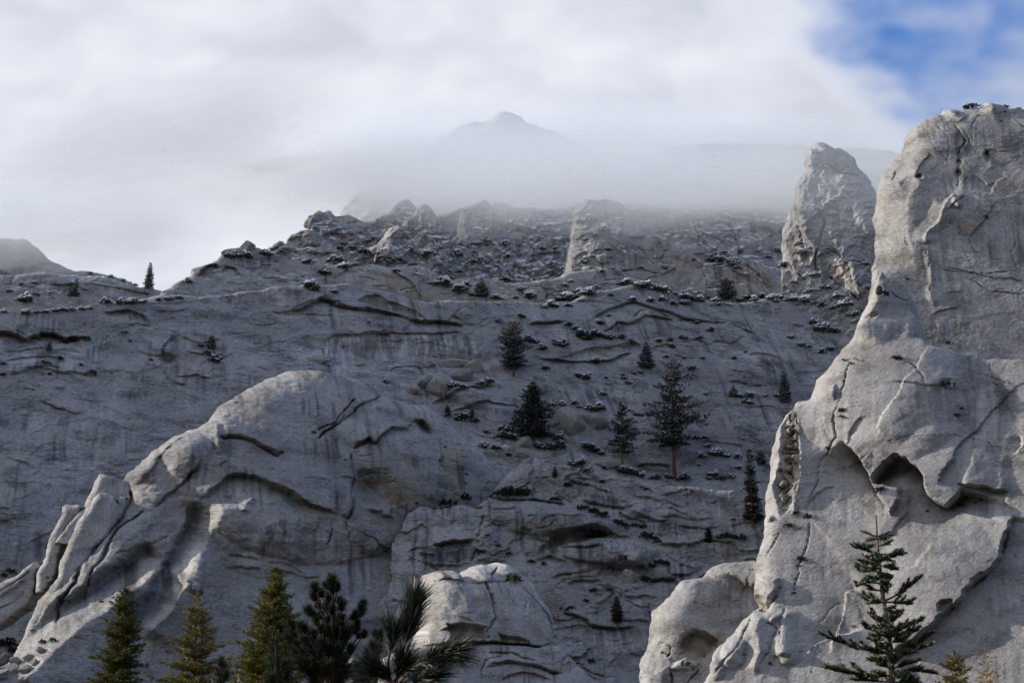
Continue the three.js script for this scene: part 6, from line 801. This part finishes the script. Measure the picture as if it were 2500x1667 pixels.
shrubs('d', KJ, 'small dark shrub in a crack of the pale buttress', 'shrubs in buttress cracks', 855, 778, 44, 910, 795, 50, 820, 838, 44, 880, 995, 44, 860, 1020, 24, 1065, 295, 40, 1070, 325, 34, 1250, 670, 60, 1560, 178, 70, 1630, 285, 28, 1605, 318, 34, 1625, 738, 36, 1725, 714, 28, 1660, 705, 24, 1695, 725, 20, 1470, 765, 20, 780, 580, 40, 785, 650, 24, 1330, 50, 40, 1125, 1305, 24, 1080, 60, 24, 1110, 75, 24, 845, 1150, 20, 1000, 470, 24);
shrubs('g', KJ, 'bright green shrub on the sunlit foot of the buttress', 'green shrubs at the buttress foot', 335, 1490, 60, 370, 1495, 40, 310, 1500, 30, 608, 1440, 26, 730, 1482, 24, 690, 1235, 24);
shrubs('d', KI, 'dark shrub on the crest of the great tower', 'shrubs on the tower crest', 1500, 122, 60, 1530, 125, 50, 1480, 120, 30, 1700, 112, 34, 1670, 215, 20, 1215, 515, 36, 1545, 185, 16, 1440, 432, 16, 1440, 492, 18, 1770, 130, 24, 1690, 165, 20, 1600, 395, 20);
shrubs('d', KI, 'round dark shrub in the scar of the buttress spine', 'shrubs on the buttress spine', 1020, 1160, 70, 1385, 1432, 40, 1100, 1510, 50, 1000, 930, 30, 1160, 1080, 24);
shrubs('g', KW, 'low bush on the shoulder of the cleft knoll', 'bushes on the cleft knoll', 2080, 600, 100, 2200, 480, 50, 2290, 495, 40);
plantShrubs();

// ---------------------------------------------------------------- trees near the viewer
function groundTree(name, label, category, px, top, depth, o) {
  const q = at(px, top, depth), y0 = groundHeight(q.x, q.z), H = q.y - y0, g = conifer({ H, ...o });
  g.position.set(q.x, y0, q.z); return thing(g, name, label, category);
}
const OL = [0.155, 0.15, 0.04], OLD = [0.11, 0.112, 0.034];
groundTree('pine_tree', 'olive green conical pine at lower left in front of the pale rib', 'pine tree', 305, 1437, 100, { R: 1.75, from: 0.05, whorls: 64, per: 7, tuft: 0.24, blades: 9, col: OLD, bark: [0.2, 0.1, 0.06], trunk: 0.13, sd: 61, ragged: 0.7, shape: 'tiers', droop: 0.2, gap: 0.15 });
groundTree('pine_tree', 'sparse pine with bare branches second from the left', 'pine tree', 484, 1448, 104, { R: 2.3, from: 0.1, whorls: 52, per: 5, tuft: 0.26, blades: 7, col: [0.17, 0.15, 0.05], bark: [0.13, 0.075, 0.055], trunk: 0.14, sd: 62, ragged: 0.6, shape: 'cone', gap: 0.28, droop: 0.1 });
groundTree('pine_tree', 'bright yellow green pine, tallest at the bottom edge left of centre', 'pine tree', 672, 1385, 96, { R: 2.2, from: 0.05, whorls: 70, per: 8, tuft: 0.25, blades: 9, col: OL, bark: [0.19, 0.1, 0.06], trunk: 0.16, sd: 63, ragged: 0.68, shape: 'cone', gap: 0.16 });
groundTree('pine_tree', 'yellowish small pine at the bottom right corner', 'pine tree', 2330, 1592, 62, { R: 1.05, from: 0.2, whorls: 30, per: 5, tuft: 0.15, blades: 7, col: [0.17, 0.135, 0.035], trunk: 0.08, sd: 64, ragged: 0.75, shape: 'cone', gap: 0.3 });
groundTree('aspen_tree', 'thin yellow leaved sapling at the bottom right corner', 'sapling', 2403, 1580, 64, { R: 0.6, from: 0.2, whorls: 30, per: 4, tuft: 0.09, blades: 5, col: [0.30, 0.20, 0.05], bark: [0.30, 0.26, 0.2], trunk: 0.05, sd: 65, ragged: 0.8, shape: 'cone', gap: 0.4, droop: -0.3 });

// the dark long-needled pine: bursts of needles at the branch ends
function tuftedPine(label, px, top, depth, spots, needle, o = {}) {
  seed(o.sd ?? 71);
  const q = at(px, top, depth), y0 = groundHeight(q.x, q.z), base = new THREE.Vector3(q.x, y0, q.z), g = new THREE.Group(), wood = new Buf(), leaf = new Buf(), tb = new Buf();
  const bark = [0.055, 0.04, 0.032], col = o.col ?? [0.028, 0.032, 0.018];
  const loc = (x, y, dz = 0) => { const p = at(x, y, depth + dz).sub(base); return [p.x, p.y, p.z]; };
  tb.tube([[0.05, -0.4, 0], [0, (q.y - y0) * 0.4, 0], loc(px + 2, top + 60), loc(px, top + 14)], [0.09, 0.07, 0.035, 0.012], bark, 8);
  for (const [x, y, r, rx, ry] of spots) {
    const dz = between(-0.5, 0.5), p = loc(x, y, dz), root = loc(rx ?? px + between(-6, 6), ry ?? y + between(50, 110), dz * 0.3);
    const mid = [(p[0] + root[0]) / 2 + between(-0.03, 0.03), (p[1] + root[1]) / 2 - 0.06, (p[2] + root[2]) / 2];
    wood.tube([root, mid, p], [0.02, 0.014, 0.008], bark, 5);
    const d = unit([p[0] - mid[0], p[1] - mid[1] + 0.25, p[2] - mid[2]]), L = r * depth / FOCAL;
    for (let k = 0; k < 5; k++) { const t = k / 4 * 0.9, c = [p[0] - d[0] * L * t, p[1] - d[1] * L * t, p[2] - d[2] * L * t]; leaf.spray(c, d, L * 1.3, needle, 0.0075, col.map((x2) => x2 * between(0.7, 1.4)), 0.95); }
  }
  part(g, 'trunk', tb.build(), barkMat); part(g, 'branches', wood.build(), barkMat).userData.kind = 'stuff'; part(g, 'needles', leaf.build(), needleMat).userData.kind = 'stuff';
  g.position.copy(base); return thing(g, 'pine_tree', label, 'pine tree');
}
const K4 = crop(660, 1360, 0.2211);
{
  const list = [680, 260, 95, 690, 320, 95, 620, 300, 60, 740, 330, 60, 490, 330, 75, 480, 420, 85, 560, 390, 70, 790, 520, 85, 760, 480, 50, 420, 590, 90, 470, 620, 60, 530, 530, 60, 620, 540, 70, 680, 580, 70, 640, 450, 60, 1010, 530, 85, 1000, 600, 85, 930, 640, 70, 1030, 850, 60, 950, 790, 80, 900, 800, 70, 960, 720, 50, 510, 700, 70, 560, 640, 60, 370, 800, 110, 340, 760, 70, 700, 720, 80, 780, 690, 90, 640, 690, 70, 730, 800, 80, 820, 820, 80, 560, 780, 70, 620, 860, 90, 480, 850, 80, 700, 900, 90, 800, 930, 90, 880, 1010, 80, 760, 1030, 100, 560, 960, 100, 450, 960, 100, 380, 920, 80, 300, 960, 80, 230, 740, 80, 220, 840, 90, 270, 900, 80, 200, 900, 70, 640, 1010, 100, 700, 1130, 110, 560, 1080, 110, 460, 1090, 110, 360, 1060, 100, 280, 1050, 90, 800, 1140, 110, 620, 1220, 120, 500, 1220, 120, 730, 1260, 120, 400, 1200, 120, 840, 1250, 110, 860, 870, 50, 970, 870, 40, 640, 790, 60, 690, 660, 60, 330, 1180, 110, 590, 1320, 120, 760, 1350, 120, 460, 1330, 120];
  const spots = []; for (let i = 0; i < list.length; i += 3) { const [x, y] = K1(K4, list[i], list[i + 1]); spots.push([x, y, list[i + 2] * 0.2211]); }
  tuftedPine('dark tufted long needled pine in shade left of the near sprig', 810, 1412, 27, spots, 60);
  const s2 = [[40, 950, 110], [30, 1050, 120], [70, 1150, 120], [20, 1230, 130], [90, 1260, 120], [120, 1340, 120], [10, 1340, 120], [150, 1180, 80], [180, 1290, 90]].map(([x, y, r]) => [...K1(K4, x, y), r * 0.2211]);
  tuftedPine('low dark pine top in front of the bright yellow green pine', 672, 1560, 34, s2, 50, { sd: 73 });
  const s3 = [[1160, 840, 70], [1200, 900, 80], [1130, 970, 80], [1190, 1000, 90], [1080, 1060, 90], [1150, 1090, 90], [1040, 1170, 90], [960, 1210, 90], [900, 1280, 90], [1000, 1300, 100], [1100, 1240, 100], [950, 1360, 100], [1080, 1350, 100], [1210, 830, 60]].map(([x, y, r]) => [...K1(K4, x, y), r * 0.2211]);
  tuftedPine('dark pine clump behind the near needle sprig', 915, 1540, 30, s3, 50, { sd: 74 });
  const s4 = [[1530, 1200, 60], [1560, 1260, 70], [1500, 1290, 70], [1590, 1330, 70], [1540, 1380, 80]].map(([x, y, r]) => [200 + x * 0.2211, 1350 + y * 0.2211, r * 0.2211 + 4]);
  tuftedPine('small dark pine tip right of the sparse pine', 541, 1606, 40, s4, 40, { sd: 75 });
}

// the sprig close to the viewer: stems bristling with long needles
{
  seed(81);
  const depth = 7.6, foot = K1(K4, 1400, 1420), q = at(foot[0], foot[1], depth), y0 = groundHeight(q.x, q.z), base = new THREE.Vector3(q.x, y0, q.z), g = new THREE.Group();
  const loc = (x, y, dz = 0) => { const s = K1(K4, x, y), p = at(s[0], s[1], depth + dz).sub(base); return [p.x, p.y, p.z]; };
  const stems = [
    [[1400, 1420, 0], [1430, 1180, 0], [1480, 960, -0.02], [1540, 720, -0.05], [1590, 520, -0.06]], [[1300, 1400, 0.1], [1300, 1160, 0.08], [1340, 960, 0.05], [1350, 880, 0.03]], [[1420, 1380, 0], [1560, 1250, -0.1], [1720, 1150, -0.2], [1880, 1090, -0.28], [2000, 1060, -0.32]], [[1380, 1420, 0], [1300, 1330, -0.1], [1200, 1260, -0.15]], [[1450, 1400, 0], [1560, 1330, 0.1], [1680, 1260, 0.15]], [[1350, 1420, -0.1], [1420, 1280, -0.2], [1460, 1180, -0.25]], [[1500, 1420, 0], [1640, 1380, -0.05], [1800, 1290, -0.1]]];
  const trunk = new Buf(); trunk.tube([[0, -0.2, 0], [0.02, (q.y - y0) * 0.6, 0], loc(1400, 1420)], [0.03, 0.024, 0.012], [0.12, 0.09, 0.07], 8);
  part(g, 'trunk', trunk.build(), barkMat);
  const range = [[0.5, 1], [0.5, 1], [0.4, 1], [0.3, 1], [0.3, 1], [0.3, 1], [0.2, 1]];
  stems.forEach((st, si) => {
    const pts = st.map((p) => loc(...p)), w = new Buf(), n = new Buf(), curve = new THREE.CatmullRomCurve3(pts.map((p) => new THREE.Vector3(...p)));
    const cp = curve.getPoints(14).map((v) => [v.x, v.y, v.z]);
    w.tube(cp, cp.map((_, i) => 0.009 - 0.005 * i / 14), [0.13, 0.09, 0.075], 7);
    const m = part(g, 'branch', w.build(), barkMat);
    const count = si === 0 ? 1050 : si === 2 ? 1050 : si === 1 ? 420 : 620;
    for (let i = 0; i < count; i++) {
      const t = lerp(range[si][0], range[si][1], Math.pow(rnd(), 0.95)), p = curve.getPoint(t), d = curve.getTangent(t), r = new THREE.Vector3(between(-1, 1), between(-1, 1), between(-1, 1)).normalize(), e = d.clone().multiplyScalar(between(0.85, 1.5)).add(r.multiplyScalar(0.62)).normalize(), L = between(0.11, 0.19), s = e.clone().cross(new THREE.Vector3(between(-1, 1), between(-1, 1), between(-1, 1))).normalize(), wd = 0.0013, f = between(0.6, 1.5);
      const sag = new THREE.Vector3(0, -0.012 * rnd(), 0), mid = p.clone().addScaledVector(e, L * 0.55), tip = p.clone().addScaledVector(e, L).add(sag), c = [0.030 * f, 0.042 * f, 0.026 * f];
      const A1 = p.clone().addScaledVector(s, -wd), A2 = p.clone().addScaledVector(s, wd), B1 = mid.clone().addScaledVector(s, -wd), B2 = mid.clone().addScaledVector(s, wd), z = (v) => [v.x, v.y, v.z];
      n.tri(z(A1), z(A2), z(B2), c); n.tri(z(A1), z(B2), z(B1), c); n.tri(z(B1), z(B2), z(tip), c);
    }
    part(m, 'needles', n.build(), nearNeedle).userData.kind = 'stuff';
  });
  g.position.copy(base); thing(g, 'pine_sapling', 'close long needled pine sprig at the bottom centre', 'pine sapling');
}
// the fir on the right: tiers of bristly twigs
{
  seed(91);
  const K2 = crop(1950, 1230, 0.2788), depth = 24, top = K1(K2, 680, 100), q = at(...K1(K2, 810, 1600), depth), y0 = groundHeight(q.x, q.z), base = new THREE.Vector3(q.x, y0, q.z), g = new THREE.Group();
  const loc = (x, y, dz = 0) => { const s = K1(K2, x, y), p = at(s[0], s[1], depth + dz).sub(base); return [p.x, p.y, p.z]; };
  const stem = [[680, 100], [690, 290], [705, 450], [722, 620], [742, 830], [775, 1060], [800, 1290], [812, 1600]];
  const bark = [0.17, 0.15, 0.14], tb = new Buf(), tp = [...stem.map((p) => loc(...p)), [0.02, (q.y - y0) * 0.5, 0], [0.02, -0.3, 0]];
  tb.tube(tp, [0.008, 0.014, 0.02, 0.026, 0.034, 0.045, 0.058, 0.07, 0.085, 0.1], bark, 10);
  part(g, 'trunk', tb.build(), barkMat);
  const stemAt = (y) => { for (let i = 0; i + 1 < stem.length; i++) if (y <= stem[i + 1][1]) return lerp(stem[i][0], stem[i + 1][0], (y - stem[i][1]) / (stem[i + 1][1] - stem[i][1])); return 812; };
  // a bristly twig along a run of points
  const brush = (wood, leaf, pts, rad) => {
    const c = new THREE.CatmullRomCurve3(pts.map((p) => new THREE.Vector3(...p))), len = c.getLength(), n = Math.max(10, Math.round(len * 560));
    const cp = c.getPoints(5).map((v) => [v.x, v.y, v.z]); wood.tube(cp, cp.map((_, i) => 0.009 - i * 0.001), [0.10, 0.085, 0.06], 4);
    for (let i = 0; i < n; i++) {
      const t = rnd(), p = c.getPoint(t), d = c.getTangent(t), r = new THREE.Vector3(between(-1, 1), between(-0.35, 1), between(-1, 1)).normalize(), e = r.addScaledVector(d, 0.55).normalize(), L = rad * between(0.7, 1.15), s = e.clone().cross(d).normalize(), f = between(0.65, 1.45) * (t > 0.85 ? 1.3 : 1), wd = 0.0085;
      leaf.tri([p.x - s.x * wd, p.y - s.y * wd, p.z - s.z * wd], [p.x + s.x * wd, p.y + s.y * wd, p.z + s.z * wd], [p.x + e.x * L, p.y + e.y * L, p.z + e.z * L], [0.055 * f, 0.072 * f, 0.026 * f]);
    }
  };
  const RAD = 0.066;
  const branch = (x0, y0_, x1, y1, dz = 0, twigs = 5, sag = 0, tw = 1) => {
    const wood = new Buf(), leaf = new Buf(), mx = (x0 + x1) / 2, my = (y0_ + y1) / 2 + sag, A0 = loc(x0, y0_), M0 = loc(mx, my, dz * 0.5), E0 = loc(x1, y1, dz);
    const c = new THREE.CatmullRomCurve3([A0, M0, E0].map((p) => new THREE.Vector3(...p))), len = c.getLength(), cp = c.getPoints(8).map((v) => [v.x, v.y, v.z]);
    wood.tube(cp, cp.map((_, i) => 0.018 - i * 0.0017), [0.13, 0.11, 0.085], 5);
    brush(wood, leaf, [c.getPoint(0.3), c.getPoint(0.65), c.getPoint(1)].map((v) => [v.x, v.y, v.z]), RAD);
    twigs = Math.round(twigs * 1.1); for (let k = 0; k < twigs; k++) {
      const t = 0.3 + 0.62 * (k + 0.5 * rnd()) / twigs, p = c.getPoint(t), d = c.getTangent(t), up = new THREE.Vector3(0, 1, 0), sd = d.clone().cross(up).normalize(), sgn = k % 2 ? 1 : -1, l = tw * Math.max(0.14, len * (0.46 - 0.26 * t)) * between(0.7, 1.25);
      const e = d.clone().multiplyScalar(0.75).addScaledVector(sd, sgn * 0.75 * between(0.5, 1)).addScaledVector(up, between(-0.15, 0.6)).normalize();
      brush(wood, leaf, [p, p.clone().addScaledVector(e, l * 0.5), p.clone().addScaledVector(e, l).add(new THREE.Vector3(0, l * 0.12, 0))].map((v) => [v.x, v.y, v.z]), RAD * 0.92);
      if (rnd() < 0.75) { const b2 = p.clone().addScaledVector(e, l * 0.5), e2 = e.clone().addScaledVector(sd, -sgn * 0.6).addScaledVector(up, between(-0.1, 0.45)).normalize(); brush(wood, leaf, [b2, b2.clone().addScaledVector(e2, l * 0.28), b2.clone().addScaledVector(e2, l * 0.55)].map((v) => [v.x, v.y, v.z]), RAD * 0.85); }
    }
    const m = part(g, 'branch', wood.build(), barkMat); part(m, 'needles', leaf.build(), nearNeedle).userData.kind = 'stuff';
  };
  { const wood = new Buf(), leaf = new Buf(); brush(wood, leaf, [loc(690, 290), loc(686, 200), loc(680, 104)], 0.03); const m = part(g, 'branch', wood.build(), barkMat); part(m, 'needles', leaf.build(), nearNeedle).userData.kind = 'stuff'; }
  for (const [x0, y, x1, y1, dz, tw, sag, ts] of [
    [690, 290, 557, 240, 0.05, 0], [690, 290, 805, 245, -0.05, 0], [692, 300, 765, 310, -0.2, 0], [692, 300, 610, 322, -0.2, 0], [698, 360, 615, 385, 0.2, 1], [698, 370, 800, 350, -0.1, 1],
    [705, 440, 502, 382, 0.1, 5], [705, 440, 908, 445, -0.1, 5, 10], [706, 450, 620, 480, -0.3, 4], [708, 455, 800, 500, -0.3, 4], [708, 460, 700, 520, -0.45, 4], [712, 520, 560, 510, 0.2, 4, 10], [712, 540, 845, 570, -0.15, 5], [716, 560, 600, 590, -0.3, 4], [720, 600, 520, 575, 0.15, 4, -10], [720, 610, 790, 650, -0.3, 4], [722, 630, 660, 680, -0.4, 4],
    [730, 700, 520, 715, 0.1, 5, -20], [732, 720, 780, 690, -0.3, 3], [735, 760, 605, 750, 0.1, 2], [738, 780, 770, 765, -0.2, 2],
    [745, 850, 562, 798, 0.1, 2, 5], [748, 855, 1082, 630, -0.1, 9, 25, 0.75], [745, 860, 608, 872, -0.2, 2], [750, 860, 970, 880, -0.15, 6, -5], [756, 900, 820, 960, -0.3, 3],
    [775, 1060, 640, 960, 0.1, 5, 20], [778, 1080, 590, 1090, 0.15, 6, 15], [782, 1100, 700, 1010, -0.3, 5], [785, 1120, 1070, 1020, -0.1, 8, 20], [788, 1150, 1050, 1110, -0.25, 7, 10], [780, 1120, 680, 1160, -0.4, 5], [790, 1180, 880, 1080, -0.5, 6], [790, 1190, 640, 1190, 0.2, 5], [795, 1220, 940, 1180, -0.35, 5], [778, 1070, 900, 960, 0.2, 6], [792, 1200, 760, 1120, -0.55, 5],
    [800, 1300, 205, 1150, 0.15, 12, 30, 0.55], [800, 1310, 580, 1260, -0.3, 6, 20], [802, 1310, 1190, 1125, -0.1, 7, 25, 0.6], [803, 1320, 1190, 1222, 0.1, 5, 20, 0.5], [800, 1330, 640, 1370, 0.2, 4], [804, 1330, 1010, 1300, -0.2, 4], [798, 1290, 700, 1240, -0.4, 4],
    [808, 1470, 222, 1435, 0.1, 12, 40, 0.6], [810, 1480, 1218, 1490, -0.1, 10, -30, 0.55], [808, 1440, 700, 1400, -0.3, 5], [808, 1450, 1000, 1385, -0.25, 6], [810, 1500, 640, 1520, -0.35, 7], [812, 1500, 940, 1520, -0.4, 7], [812, 1560, 480, 1540, 0.2, 8], [812, 1560, 1030, 1570, -0.3, 7], [806, 1420, 880, 1350, -0.4, 4]]) branch(x0, y, x1, y1, dz, tw, sag ?? 0, ts ?? 1);
  g.position.copy(base); thing(g, 'fir_tree', 'near dark green fir with tiered bristly branches at lower right', 'fir tree');
}

const renderer = new THREE.WebGLRenderer({ antialias: true });
renderer.setSize(1024, 682);
renderer.toneMapping = THREE.LinearToneMapping;
renderer.toneMappingExposure = EXPOSURE;
renderer.shadowMap.enabled = true;
renderer.render(scene, camera);
